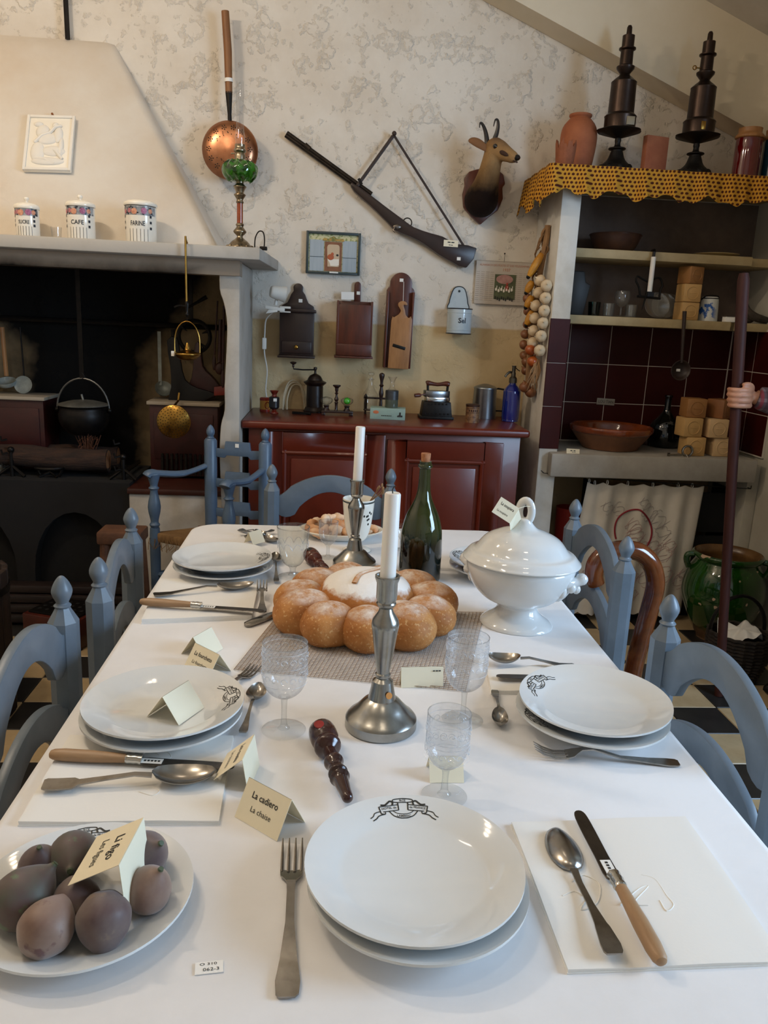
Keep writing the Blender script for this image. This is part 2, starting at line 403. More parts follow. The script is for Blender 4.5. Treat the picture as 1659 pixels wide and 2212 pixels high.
# lamp rails on the ceiling with small warm bulbs
M_BULB = bpy.data.materials.new('lamp_bulb'); M_BULB.use_nodes = True
_b = M_BULB.node_tree.nodes['Principled BSDF']; _b.inputs['Emission Color'].default_value = (1, .82, .6, 1); _b.inputs['Emission Strength'].default_value = 40
for k, (lx, ly, lz) in enumerate(LAMPS):
    t = thing('ceiling_spot_lamp', 'black ceiling rail with four small warm spot bulbs', 'lamp', (lx, ly, lz), group='ceiling spot rails')
    MB().box((0, 0, .12), (.34, .03, .03)).tube([(0, 0, .13), (0, 0, 3.35 - lz)], .012).build('rail', M_IRON, t)
    for i in range(4):
        X = -.12 + .08 * i
        MB().lathe([(.012, .11), (.03, .09), (.034, .03), (.03, .03), (.026, .06)], 12, T(X, 0, 0)).build('spot_can', M_IRON, t)
        MB().ball((X, 0, .04), .024, 10).build('bulb', M_BULB, t)
        l = bpy.data.lights.new('bulb_light', 'POINT'); l.energy = LAMP_POWER[k] / 4 * 1.0; l.color = WARM; l.shadow_soft_size = .025
        o = bpy.data.objects.new('bulb_light', l); COL.objects.link(o); o.location = (lx + X, ly, lz - .02)

# ================================================================== fireplace
fp = thing('fireplace', 'large whitewashed kitchen fireplace with sloping hood and sooty hearth', 'fireplace')
XM = -.262                                   # right end of the mantel shelf
MZ = 1.662                                   # mantel top
ML = -2.55
b = MB(); b.slab([(ML, 3.32), (XM - .02, 3.32), (XM + .012, YW - .002), (ML, YW - .002)], .048, z0=MZ - .048); b.build('mantel_shelf', M_LIMEF, fp, bevel=.006)
def hood_pts(zv):
    t = (zv - MZ) / (2.55 - MZ)
    xr = -.472 - .40 * t - .12 * t * t - .03 * math.sin(t * PI)
    yf = 3.50 + .47 * t
    return xr, yf
b = MB(); N = 14; vs = []; fs = []
for i in range(N + 1):
    zv = MZ + (2.55 - MZ) * i / N; xr, yf = hood_pts(zv)
    vs += [(ML, yf, zv), (xr - .03, yf, zv), (xr, yf + .03, zv), (xr + .0, YW - .001, zv)]
for i in range(N):
    for k in range(3): fs.append((4 * i + k, 4 * i + k + 1, 4 * i + k + 5, 4 * i + k + 4))
fs.append((4 * N, 4 * N + 1, 4 * N + 2, 4 * N + 3)); b.add(vs, fs); b.build('hood', M_HOOD, fp, smooth=60)
MB().box(((ML - .37) / 2, 3.45, 1.583), (-.37 - ML, .10, .06)).build('lintel', M_LINTEL, fp, smooth=0)
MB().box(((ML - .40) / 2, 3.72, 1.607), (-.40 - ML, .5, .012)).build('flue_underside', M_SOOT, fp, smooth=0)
# right pillar with its curved profile (seen from the side in x)
pl = sm([(-.455, 1.612), (-.455, 1.50), (-.437, 1.44), (-.425, 1.36), (-.428, 1.25), (-.436, 1.1), (-.436, 1.0), (-.452, .93), (-.458, .8), (-.452, .6), (-.45, .3), (-.45, 0)], 3)
b = MB(); b.prism([(-.372, 1.612)] + [(-.372, 0)] + pl[::-1], .57, y0=3.42); b.build('pillar', M_LIMEF, fp, bevel=.006)
# raised hearth: dark brick mass with two arched fire openings, and the whitewashed bench at the right
HZ = .64
arch = lambda cx, w, z0, h: [(cx + w * math.cos(a), z0 + h * math.sin(a)) for a in [PI * i / 12 for i in range(13)]]
poly = [(-2.5, 0), (-2.5, HZ), (-.875, HZ), (-.875, 0)]
MB().prism([(-2.5, .0), (-2.5, HZ), (-.875, HZ), (-.875, 0)], .38, y0=3.61).build('hearth_base', M_SOOT, fp, smooth=0)
def arch_front(xs):
    poly = [(-2.5, HZ), (-2.5, .03)]
    for cx in xs:
        poly += [(cx - .19, .03)] + [(cx + .19 * math.cos(a), .22 + .28 * math.sin(a)) for a in [PI - PI * i / 12 for i in range(13)]] + [(cx + .19, .03)]
    return poly + [(-.875, .03), (-.875, HZ)]
MB().prism(arch_front([-2.05, -1.58, -1.12]), .07, y0=3.54).build('hearth_front', mat('dark_hearth_brick', '0e0b0a', .9, var=(10, '080606'), bump=(30, .3, .003)), fp, smooth=0)
M_STEP = mat('hearth_step_stone', '2a1f1c', .45, var=(12, '1b1412'), stretch=(.3, 1, 1))
for k in range(4): MB().box((-1.69, 3.50 - .02 * k, .155 - .04 * k), (1.62, .075, .034)).build('hearth_step', M_STEP, fp, bevel=.004)
MB().box((-.662, 3.75, .30), (.42, .48, .60)).build('hearth_bench', M_LIMEF, fp, bevel=.008)
MB().box((-.662, 3.745, .613), (.43, .49, .025)).build('bench_tile', mat('brown_hearth_tile', '45221a', .35, var=(9, '331812')), fp, bevel=.003)
# iron rail across the back of the hearth for hanging tools
MB().tube([(-2.4, 3.96, 1.335), (-.44, 3.96, 1.335)], .013, 8).build('tool_rail', M_IRON, fp)

# ================================================================== stone sink niche
nk = thing('sink_niche', 'whitewashed alcove with stone sink slab, shelves and red tiles', 'alcove')
NX0, NX1, NY = 1.0, 1.088, 3.60
NT_ = 2.04
b = MB(); b.box(((NX0 + NX1) / 2, (NY + YW) / 2, NT_ / 2), (NX1 - NX0, YW - NY - .002, NT_)); b.build('pillar', M_LIME, nk, bevel=.006)
MB().box(((.93 + XR) / 2, 3.77, NT_ + .02), (XR - .93, .455, .04)).build('top_board', M_SHELF, nk, bevel=.003)
MB().box(((NX1 + XR) / 2, YW - .004, 1.74), (XR - NX1 - .002, .006, .59)).build('plaster_back', mat('shade_brown_plaster', '75655a', .9, var=(4, '5d5048'), bump=(14, .3, .005)), nk, smooth=0)  # back panel coloured darker brown to put the alcove's shade into it
for zt in (1.762, 1.468):
    MB().box(((NX1 + XR) / 2 - (.08 if zt > 1.6 else .11), 3.835, zt - .02), (XR - NX1 - (.16 if zt > 1.6 else .22), .32, .04)).build('shelf', M_SHELF, nk, bevel=.003)
    MB().box((XR - .09, 3.86, zt - .02), (.178, .27, .038)).build('shelf_return', M_SHELF, nk, bevel=.003)
MB().box(((NX0 + .045 + 2.04) / 2, 3.765, .785), (2.04 - NX0 - .045, .45, .11)).build('sink_slab', M_SLAB, nk, bevel=.008)
MB().box((2.07, 3.80, .40), (.058, .38, .8)).build('slab_support', M_NICHE, nk, bevel=.004)
MB().box(((1.0 + XR) / 2, YW - .0072, 1.14), (XR - 1.0, .0125, .60)).build('tile_bed', M_GROUT, nk, smooth=0)
MB().box((XR - .0069, 3.80, 1.14), (.0122, .40, .60)).build('tile_bed', M_GROUT, nk, smooth=0)
tb = MB().box((0, 0, 0), (.2075, .009, .1935)).build('wall_tile', M_RED, nk, bevel=.0015, seg=1)
ts = MB().box((0, 0, 0), (.009, .1975, .1935)).build('wall_tile', M_RED, nk, bevel=.0015, seg=1)
tf = MB().box((0, 0, 0), (.092, .009, .196)).build('wall_tile', M_RED, nk, bevel=.0015, seg=1)
def put(proto, locs, parent):
    for k, l in enumerate(locs):
        o = proto if k == 0 else proto.copy()
        if k: COL.objects.link(o)
        o.parent = parent; o.location = l
rows = [.943, 1.139, 1.335]
put(tb, [(1.109 + .21 * i, YW - .010, r) for i in range(5) for r in rows], nk)
put(ts, [(XR - .0095, 3.90 - .2 * i, r) for i in range(2) for r in rows], nk)
put(tf, [(1.044, NY + .002, .951 + .1985 * i) for i in range(3)], nk)
te = MB().box((0, 0, 0), (.030, .009, .1935)).build('wall_tile', M_RED, nk, bevel=.0015, seg=1)
put(te, [(2.0735, YW - .010, r) for r in rows], nk)
# ================================================================== table and cloth
TX0, TX1, TY0, TY1 = -.407, .592, .575, 2.452
tb_ = thing('dining_table', 'long wooden dining table hidden under the white tablecloth', 'table', (.09, 1.5, 0))
MB().box((0, .012, .728), (TX1 - TX0 - .03, TY1 - TY0 - .03, .036)).build('tabletop', M_WOODR, tb_, bevel=.004)
for sy in (-1, 1):
    MB().box((.02, sy * .62, .39), (.10, .09, .64)).build('leg', M_WOODR, tb_, bevel=.004)
    MB().box((.02, sy * .62, .045), (.40, .09, .08)).build('foot', M_WOODR, tb_, bevel=.004)
MB().box((.02, 0, .2), (.04, 1.2, .08)).build('stretcher', M_WOODR, tb_, bevel=.004)
def rrect(x0, x1, y0, y1, r, n=8):
    out = []
    for cx, cy, a0 in ((x1 - r, y1 - r, 0), (x0 + r, y1 - r, PI / 2), (x0 + r, y0 + r, PI), (x1 - r, y0 + r, 1.5 * PI)):
        out += [(cx + r * math.cos(a0 + PI / 2 * i / n), cy + r * math.sin(a0 + PI / 2 * i / n)) for i in range(n + 1)]
    return out
def dense(poly, step):
    out = []
    for i, p in enumerate(poly):
        q_ = poly[(i + 1) % len(poly)]; L = math.dist(p, q_); k = max(1, int(L / step))
        out += [(p[0] + (q_[0] - p[0]) * t / k, p[1] + (q_[1] - p[1]) * t / k) for t in range(k)]
    return out
ol = dense(rrect(TX0, TX1, TY0, TY1, .09), .02); N = len(ol); cxm, cym = (TX0 + TX1) / 2, (TY0 + TY1) / 2
vs = []; fs = []
def ring(inset, zz, wave=0):
    r0 = len(vs)
    for i, (px, py) in enumerate(ol):
        nx = max(min(px, TX1 - .09), TX0 + .09); ny = max(min(py, TY1 - .09), TY0 + .09)
        dv = Vector((px - nx, py - ny)); dv = dv.normalized() if dv.length > 1e-6 else Vector((0, 0))
        o_ = -inset + wave * (math.sin(i * .55) + .6 * math.sin(i * .23 + 1))
        vs.append((px + dv.x * o_, py + dv.y * o_, zz))
    return r0
rs = [ring(.012, TZ), ring(.004, TZ - .0015), ring(0, TZ - .008), ring(-.002, TZ - .03, .001), ring(-.008, TZ - .1, .005), ring(-.014, TZ - .2, .010), ring(-.016, TZ - .27, .013)]
for a, b_ in zip(rs[:-1], rs[1:]):
    for i in range(N): fs.append((a + i, a + (i + 1) % N, b_ + (i + 1) % N, b_ + i))
fs.append(tuple(range(N)))
tc = MB().add(vs, fs).build('tablecloth', M_CLOTH, smooth=60)
tag(tc, 'white linen tablecloth covering the long dining table', 'tablecloth')

# ================================================================== blue ladder-back chairs
def slat(w, zt, zb_, rise, th=.016):
    a = w / 2; top = []; bot = []
    for i in range(25):
        u = -1 + i / 12; s = abs(u)
        zt_ = zt + rise * (1 - s ** 2) ** 1 - (.010 * math.exp(-((s - .88) / .07) ** 2))
        top.append((u * a, zt_))
        zz = zb_ + rise * .92 * (1 - (s / .66) ** 2) + .012 if s < .66 else zb_ - .012 * math.sin((s - .66) / .34 * PI)
        bot.append((u * a, zz))
    return top + bot[::-1]
def blue_chair(label, loc, rz, w=.43, depth=.38, h=.88, seat=.45, lean=.02, group='blue ladder-back chairs around the table'):
    t = thing('ladder_back_chair', label, 'chair', loc, rz, group)
    for s in (-1, 1):
        X = s * w / 2
        MB().lathe([(0, 0), (.022, 0), (.024, .4), (.030, .5), (.030, h - .095), (.017, h - .072), (.014, h - .066), (0, h - .066)], 8, T(X, 0, 0) @ RZ(PI / 8)).build('back_post', M_BLUE, t, smooth=20)
        MB().lathe(smr([(.012, h - .068), (.017, h - .062), (.012, h - .056), (.018, h - .042), (.020, h - .03), (.014, h - .014), (.006, h - .003), (0, h)], 3), 16, T(X, 0, 0)).build('finial', M_BLUE, t)
        MB().lathe([(0, 0), (.018, 0), (.021, .2), (.023, seat - .005), (0, seat - .005)], 12, T(s * (w / 2 + .015), -depth, 0)).build('front_leg', M_BLUE, t)
        for zz in (.14, .27): MB().tube([(X, -.01, zz), (s * (w / 2 + .015), -depth, zz)], .011, 8).build('stretcher', M_BLUE, t)
    for zt, zb_, rs_ in ((h - .115, h - .182, .082), (h - .272, h - .335, .07)):
        MB().prism(slat(w - .04, zt, zb_, rs_), .018, y0=-.009).build('back_slat', M_BLUE, t, bevel=.003)
    for yy, ww in ((0, w), (-depth, w + .03)): MB().tube([(-ww / 2, yy, .2), (ww / 2, yy, .2)], .011, 8).build('stretcher', M_BLUE, t)
    b = MB(); nx = 10
    def f(u, v):
        ww = (w + .02 + .03 * v) / 2
        return ((u - .5) * 2 * ww, .02 - v * (depth + .03), seat + .012 - .018 * (math.sin(u * PI) * math.sin(v * PI)))
    b.sheet(12, 10, f, (0, 0, -.035)); b.build('rush_seat', M_RUSH, t, bevel=.006)
    return t
blue_chair('blue-grey ladder-back chair by the figs, drawn up beside the rolled napkin', (-.508, 1.296, 0), PI / 2 + .02, .44)
blue_chair('blue-grey ladder-back chair between the foot warmer and the table', (-.497, 1.871, 0), PI / 2 + .09, .456)
blue_chair('blue-grey ladder-back chair at the table end before the red cupboard', (.025, 2.81, 0), -.03, .43)
blue_chair('blue-grey ladder-back chair beside the white tureen, wooden crook behind it', (.792, 2.15, 0), -PI / 2, .44)
blue_chair('blue-grey ladder-back chair drawn up beside the green oil jar', (.715, 1.255, 0), -PI / 2 + .02, .44)

# armchair by the fireplace
ac = thing('rush_armchair', 'darker blue-grey armchair with turned arms and frayed rush seat by the hearth', 'armchair', (0, 0, 0))
p1, p2 = Vector((-.487, 3.36, 0)), Vector((-.252, 3.30, 0)); f1, f2 = Vector((-.70, 3.23, 0)), Vector((-.375, 3.07, 0))
M_BLUE2 = mat('worn_blue_paint', '54687e', .4, var=(8, '475a6f', .4, .75), bump=(25, .08, .001))
SZ = .49
for p in (p1, p2):
    MB().lathe([(0, 0), (.02, 0), (.022, .3), (.027, .6), (.027, .875), (.02, .885), (0, .885)], 14, T(p.x, p.y, 0)).build('back_post', M_BLUE2, ac)
    MB().lathe(smr([(.012, .883), (.016, .888), (.012, .893), (.017, .905), (.017, .92), (.009, .936), (0, .943)], 3), 14, T(p.x, p.y, 0)).build('finial', M_BLUE2, ac)
for p, bk in ((f1, p1), (f2, p2)):
    MB().lathe(smr([(0, 0), (.018, 0), (.02, .2), (.022, SZ), (.016, SZ + .03), (.022, SZ + .045), (.016, SZ + .06), (.027, SZ + .12), (.015, SZ + .185), (.022, SZ + .2), (.015, SZ + .21), (.024, SZ + .245), (.026, SZ + .262), (0, SZ + .262)], 3), 14, T(p.x, p.y, 0)).build('arm_post', M_BLUE2, ac)
    a0 = Vector((bk.x, bk.y, .775)); a1 = Vector((p.x, p.y, SZ + .262)); dd = (a1 - a0); dd.z = 0; mid = (a0 + a1) / 2 - Vector((0, 0, .022))
    MB().tube(sm([tuple(a0), tuple(mid), tuple(a1 + dd * .02), tuple(a1 + dd * .12 + Vector((0, 0, -.012)))], 5), [.016] * 5 + [.02] * 5 + [.026] * 5 + [.02], 10, flat=.7).build('arm', M_BLUE2, ac)
bd = (p2 - p1); bl = bd.length; ang = math.atan2(bd.y, bd.x); Mb = T(*((p1 + p2) / 2)) @ RZ(ang)
for zt in (.865, .735, .605):
    a = bl / 2 - .015
    poly = [(-a, zt - .02), (-a * .55, zt - .022), (-a * .5, zt + .012), (a * .5, zt + .012), (a * .55, zt - .022), (a, zt - .02), (a, zt - .055), (a * .55, zt - .06), (a * .45, zt - .048), (-a * .45, zt - .048), (-a * .55, zt - .06), (-a, zt - .055)]
    MB().prism(poly, .014, Mb, y0=-.007).build('back_slat', M_BLUE2, ac, bevel=.002)
MB().box((0, -.009, .862), (.016, .002, .016), Mb).build('inventory_label', M_LABEL, ac, smooth=0)
b = MB()
def f(u, v):
    e = p1.lerp(p2, u).lerp(f1.lerp(f2, u), v); ctr = (p1 + p2 + f1 + f2) / 4; e = e + (e - ctr) * .08
    return (e.x, e.y, SZ + .012 - .02 * math.sin(u * PI) * math.sin(v * PI))
b.sheet(12, 12, f, (0, 0, -.04)); b.build('rush_seat', M_RUSH, ac, bevel=.008)
for k in range(26):
    pass
b = MB()
for k in range(40):
    u = random.random(); e = f1.lerp(f2, u) + Vector((-.02, -.012, SZ - .01)); b.tube([e, e + Vector((random.uniform(-.01, .01), -.006, -.02)), e + Vector((random.uniform(-.02, .02), -.008, -random.uniform(.035, .05)))], .0012, 4)
b.build('frayed_straw', M_RUSH, ac)
for a, c_ in ((p1, p2), (f1, f2), (p1, f1), (p2, f2)):
    for zz in (.16, .32): MB().tube([(a.x, a.y, zz), (c_.x, c_.y, zz)], .011, 8).build('stretcher', M_BLUE2, ac)

# ================================================================== oxblood cupboard
CX0, CX1, CYF, CZ = -.372, .915, 3.46, .952
cb = thing('low_cupboard', 'oxblood red painted low cupboard with two panelled doors', 'cupboard', ((CX0 + CX1) / 2, 3.72, 0))
ox = (CX0 + CX1) / 2
hw = (CX1 - CX0) / 2
MB().box((0, .01, CZ - .0175), (2 * hw, .54, .035)).build('worktop', M_BOX, cb, bevel=.012, seg=3)
MB().box((0, .03, (CZ - .035) / 2 + .03), (2 * hw - .06, .48, CZ - .035 - .062)).build('body', M_BOX, cb, bevel=.003)
MB().box((0, .04, .04), (2 * hw - .1, .44, .078)).build('plinth', M_BOX, cb, smooth=0)
def panel_door(x0, x1, z0, z1, name='door'):
    yf = -.21
    b = MB(); fw = .085; th = .016
    b.box(((x0 + x1) / 2, yf - .003, (z0 + z1) / 2), (x1 - x0, .006, z1 - z0))
    d = b.build(name, M_BOX, cb, smooth=0)
    b = MB(); yc = yf - .004 - th / 2
    for xx in (x0 + fw / 2, x1 - fw / 2): b.box((xx, yc, (z0 + z1) / 2), (fw, th, z1 - z0))
    for zz in (z0 + fw / 2, z1 - fw / 2): b.box(((x0 + x1) / 2, yc, zz), (x1 - x0 - 2 * fw, th, fw))
    b.build('door_frame', M_BOX, d, bevel=.004)
    b = MB(); i = fw - .004
    for xx in (x0 + i + .012, x1 - i - .012): b.tube([(xx, yf - .012, z0 + i), (xx, yf - .012, z1 - i)], .011, 8)
    for zz in (z0 + i + .012, z1 - i - .012): b.tube([(x0 + i, yf - .012, zz), (x1 - i, yf - .012, zz)], .011, 8)
    b.build('moulding', M_BOX, d)
    MB().box(((x0 + x1) / 2, yf - .008, (z0 + z1) / 2), (x1 - x0 - 2 * fw - .07, .012, z1 - z0 - 2 * fw - .07)).build('raised_panel', M_BOX, d, bevel=.005)
    return d
d1 = panel_door(-.545, -.005, .10, .905); d2 = panel_door(.005, .535, .10, .885)
MB().lathe([(0, 0), (.01, 0), (.008, .012), (.014, .02), (.013, .028), (0, .03)], 12, T(-.03, -.225, .62) @ RX(PI / 2)).build('knob', M_BRASS, d1)
# ================================================================== things on the mantel and hood
def wrap(R, zc, a0=0): return lambda x, y: (R * math.sin(x / R + a0), -R * math.cos(x / R + a0), zc + y)
def strip_on(b, R, x0, x1, z0, z1, n=6):
    b.grid(n, 1, lambda u, v: (R * math.sin((x0 + (x1 - x0) * u) / R), -R * math.cos((x0 + (x1 - x0) * u) / R), z0 + (z1 - z0) * v))
M_CREAMC = mat('cream_ceramic', 'eee8da', .15, coat=.4)
M_NAVY = mat('navy_print', '1e2430', .4)
q = NT('grey_check_print', .3); v = q.n('ShaderNodeTexVoronoi', i_Vector=q.obj, i_Scale=75.0)
q.color(q.mix(q.rng(v.outputs['Color'], .3, .7), 'a9abab', '6c6f74')); M_BAND = q.M
M_ROSE = [mat('rose_print_' + c, c, .4, var=(160, d, .4, .6)) for c, d in (('c98a8a', 'a55a66'), ('d9a183', 'c17a5c'), ('b0708f', '8c4a6a'))]
def canister(px, word, R, H, knob, Y=3.43):
    p = P(px, 500, Y=Y)
    t = thing('storage_canister', f'cream ceramic canister with rose band lettered {word} on the mantel', 'canister', (p.x, Y, MZ), group='kitchen canisters on the mantel')
    MB().lathe([(0, .0), (R * .96, .0), (R, .004), (R, H - .012), (R * .95, H - .010), (0, H - .01)], 40).build('body', M_CREAMC, t)
    l = MB().lathe(smr([(R * .9, H - .011), (R * 1.06, H - .01), (R * 1.07, H), (R * .9, H + .008), (R * .4, H + .015), (0, H + .017)], 3), 40).build('lid', M_CREAMC, t)
    if knob: MB().lathe(smr([(.006, H + .014), (.005, H + .02), (.0105, H + .027), (.009, H + .035), (0, H + .038)], 3), 14).build('knob', M_CREAMC, l)
    b = MB(); strip_on(b, R + .0006, -R * 1.35, R * 1.35, H * .68, H * .90, 20); b.build('rose_band', M_BAND, t)
    b = MB(); strip_on(b, R + .0007, -R * 1.5, R * 1.5, H * .91, H * .925, 20)
    for i in range(16):
        xx = random.uniform(-1.3, 1.2) * R; zz = H * random.choice((.69, .72, .84, .87)); strip_on(b, R + .0012, xx, xx + .007, zz, zz + .005, 1)
    for sx in (-1.2, .82):
        for k in range(4): strip_on(b, R + .001, sx * R, sx * R + .009, H * (.33 + .145 * k), H * (.33 + .145 * k) + .010, 1)
    for k in range(6): strip_on(b, R + .001, -R * .55 + k * R * .24, -R * .55 + k * R * .24 + .0014, .004, H * .34, 1)
    b.build('dark_print', M_NAVY, t, smooth=0)
    for k, (xx, r) in enumerate(((-.55, .009), (-.2, .012), (.42, .012), (-.95, .009), (.85, .009))):
        b = MB(); a = xx; b.lathe([(0, .0012), (r * .5, .0014), (r, .0004)], 12, T((R + .0008) * math.sin(a), -(R + .0008) * math.cos(a), H * (.79 - .02 * (k % 2))) @ RZ(a) @ RX(PI / 2)); b.build('rose', M_ROSE[k % 3], t)
    lettering(word, H * .17, M_NAVY, t, wrap(R + .0012, H * .47), bold=.01, width=R * .95)
    return t
canister(61, 'SUCRE', .045, .118, True); canister(176, 'CAFE', .054, .137, True); canister(305, 'FARINE', .061, .152, False)
p = P(122, 505, Y=3.42)
M_GLASS = glass('clear_glass', edge=1.05)
t = MB().lathe([(0, .003), (.016, .003), (.02, .045), (.0215, .045), (.018, 0), (0, 0)], 18).build('small_tumbler', M_GLASS, loc=(p.x, 3.42, MZ)); tag(t, 'small clear glass tumbler between two canisters', 'glass')
# plaster relief on the hood
th = math.atan2(.47, .888); zc = (P(110, 318, Y=3.73)).z; pc = P(110, 318, Y=hood_pts(zc)[1])
rl = thing('plaster_relief', 'white plaster relief plaque of a seated figure hanging on the hood', 'plaque', (pc.x, hood_pts(zc)[1], zc), rot=Euler((-th, -.035, 0)))
MB().box((0, -.012, 0), (.195, .016, .27)).build('slab', M_CREAMC, rl, bevel=.003)
b = MB()
for sx in (-1, 1): b.box((sx * .093, -.022, 0), (.012, .01, .27))
for sz in (-1, 1): b.box((0, -.022, sz * .129), (.175, .01, .012))
M_PLAST = mat('plaster', 'e2ded5', .8, bump=(60, .1, .002))
b.build('raised_border', M_PLAST, rl, bevel=.002)
b = MB()
for c_, r in (((-.03, .055), (.030, .034)), ((.02, .085), (.014, .017)), ((-.01, .02), (.045, .028)), ((.035, .04), (.02, .04)), ((.02, -.04), (.05, .026)), ((-.045, -.045), (.03, .05)), ((.0, -.09), (.07, .02)), ((.05, -.02), (.012, .05)), ((-.05, .09), (.02, .012))):
    b.ball((c_[0], -.019, c_[1]), (r[0], .012, r[1]), 16)
for a in ((-.05, -.08, .03, -.1), (-.06, .0, .0, .05), (.0, .05, .045, .085), (.01, -.03, .06, -.08)): b.tube([(a[0], -.022, a[1]), ((a[0] + a[2]) / 2, -.028, (a[1] + a[3]) / 2 + .006), (a[2], -.022, a[3])], .007, 8)
b.build('relief_figure', M_PLAST, rl)
MB().tube([(0, -.005, .148), (0, -.02, .148)], .005, 8).build('nail', M_COPPER, rl)
p = P(145, 60, Y=3.965)
tag(MB().tube([(p.x, 3.965, 2.551), (p.x - .006, 3.965, 3.348)], .011, 8).build('iron_rod', M_IRON), 'dark iron rod rising from the hood top to the ceiling', 'rod')

# brass oil lamp with green font
p = P(516, 515, Y=3.44)
ol_ = thing('oil_lamp', 'ornate oil lamp with green glass font and tall clear chimney', 'lamp', (p.x + .004, 3.44, MZ))
M_BRASS2 = mat('silvered_brass', 'a99c86', .28, 1, var=(30, '6d5d45', .4, .7), bump=(80, .25, .002))
b = MB().lathe(smr([(0, 0), (.05, 0), (.052, .008), (.044, .016), (.034, .028), (.018, .04), (.012, .05), (.024, .062), (.026, .07), (.014, .085), (.017, .094), (.013, .1)], 3), 24)
for k in range(8): b.ball((.046 * math.cos(k * PI / 4), .046 * math.sin(k * PI / 4), .008), (.012, .012, .008), 8)
b.build('foot', M_BRASS2, ol_)
MB().lathe([(.0125, .098), (.0125, .178), (.013, .18)], 20).build('onyx_column', mat('amber_onyx', 'a5532c', .15, var=(20, '7c3517'), coat=.5), ol_)
b = MB().lathe(smr([(.014, .177), (.016, .182), (.013, .19), (.022, .205), (.024, .21), (.016, .218), (.024, .236), (.027, .24), (.016, .25), (.015, .258)], 3), 24)
b.build('capital', M_BRASS2, ol_)
q = NT('green_cut_glass', .05, .6); q.color('2f7d16'); q.b.inputs['Coat Weight'].default_value = .6; q.b.inputs['Transmission Weight'].default_value = .35
q.t.links.new(q.mix(q.rng(q.noise(45, 2, .5, q.obj), .4, .6), '0f3606', '357f1c'), q.b.inputs['Base Color']); M_GREENG = q.M
b = MB(); prof = smr([(.016, .256), (.045, .262), (.066, .28), (.072, .298), (.066, .318), (.045, .334), (.022, .342)], 4)
vs0 = len(b.v); b.lathe(prof, 48)
b.v = [tuple(Vector(v) * (1 + .018 * math.cos(math.atan2(v[1], v[0]) * 12 + v[2] * 60)) if .26 < v[2] < .336 else v) for v in b.v]
b.v = [(v[0], v[1], v[2]) for v in b.v]; b.build('green_glass_font', M_GREENG, ol_)
MB().lathe(smr([(.022, .34), (.021, .36), (.018, .366), (.024, .372), (.025, .378), (.02, .386), (.021, .398)], 3), 20).tube([(-.02, 0, .365), (-.036, 0, .363)], .003, 6).build('burner', M_BRASS2, ol_)
MB().lathe(smr([(.016, .392), (.0175, .405), (.0205, .425), (.0165, .445), (.0145, .47), (.0145, .55), (.0145, .63)], 3), 24).build('chimney', M_GLASS, ol_)
# small iron loop beside the lamp
p = P(565, 530, Y=3.44)
t = thing('wick_trimmer', 'small black wire loop tool lying at the mantel end', 'tool', (p.x, 3.44, MZ))
MB().tube(sm([(-.028, 0, .004), (-.026, 0, .045), (-.012, 0, .072), (.006, 0, .07), (.012, 0, .04), (.01, 0, .006)], 4), .0025, 6).build('loop', M_IRON, t)
MB().box((.008, 0, .007), (.03, .03, .014)).build('foot', M_IRON, t, bevel=.003)

# copper warming pan
p = P(497, 325, Y=3.90)
wp = thing('warming_pan', 'copper warming pan with pierced lid and long wooden handle on the wall', 'warming pan', (p.x, 3.90, p.z), rot=Euler((0, -.035, 0)))
FY = RX(PI / 2)
MB().lathe(smr([(0, -.085), (.09, -.08), (.118, -.05), (.122, -.004), (.126, 0), (.122, .004)], 3), 48, FY).build('pan', M_COPPER, wp)
ld = MB().lathe(smr([(.125, .001), (.122, .008), (.10, .026), (.06, .036), (.0, .040)], 4), 48, FY).build('lid', M_COPPER, wp)
b = MB()
def dome(r): return .0420 - .014 * (r / .1) ** 2
for k in range(14):
    a = k * 2 * PI / 14; cx_, cy_ = .092 * math.cos(a), .092 * math.sin(a)
    for j in range(6):
        u, w_ = (cx_ + .009 * math.cos(j * 2 * PI / 5), cy_ + .009 * math.sin(j * 2 * PI / 5)) if j < 5 else (cx_, cy_)
        r = math.hypot(u, w_); b.lathe([(0, .0012), (.0028, .0008)], 8, T(u, -dome(r) - .0005, w_) @ FY)
for k in range(22):
    a = random.uniform(0, 2 * PI); r = random.uniform(.055, .075); b.lathe([(0, .0012), (.0022, .0008)], 8, T(r * math.cos(a), -dome(r) - .0008, r * math.sin(a)) @ FY)
b.build('pierced_holes', M_IRON, ld)
hz = P(490, 197, Y=3.92).z - p.z; ht = P(483, 22, Y=3.92).z - p.z
MB().tube([(0, .03, .11), (0, .03, .16), (0, .03, hz)], [.010, .009, .016], 12).build('ferrule', M_IRON, wp)
h_ = MB().tube([(0, .03, hz - .005), (.002, .03, (hz + ht) / 2), (-.004, .03, ht)], [.0155, .018, .017], 14).build('wooden_handle', mat('bamboo_brown_wood', '8a5a2e', .5, var=(7, '6f4420', .35, .7), stretch=(6, 6, 1), bump=(30, .15, .002)), wp)
MB().lathe([(.0185, hz + .04), (.0185, hz + .055)], 14, T(.001, .03, 0)).build('paper_band', M_LABEL, h_)

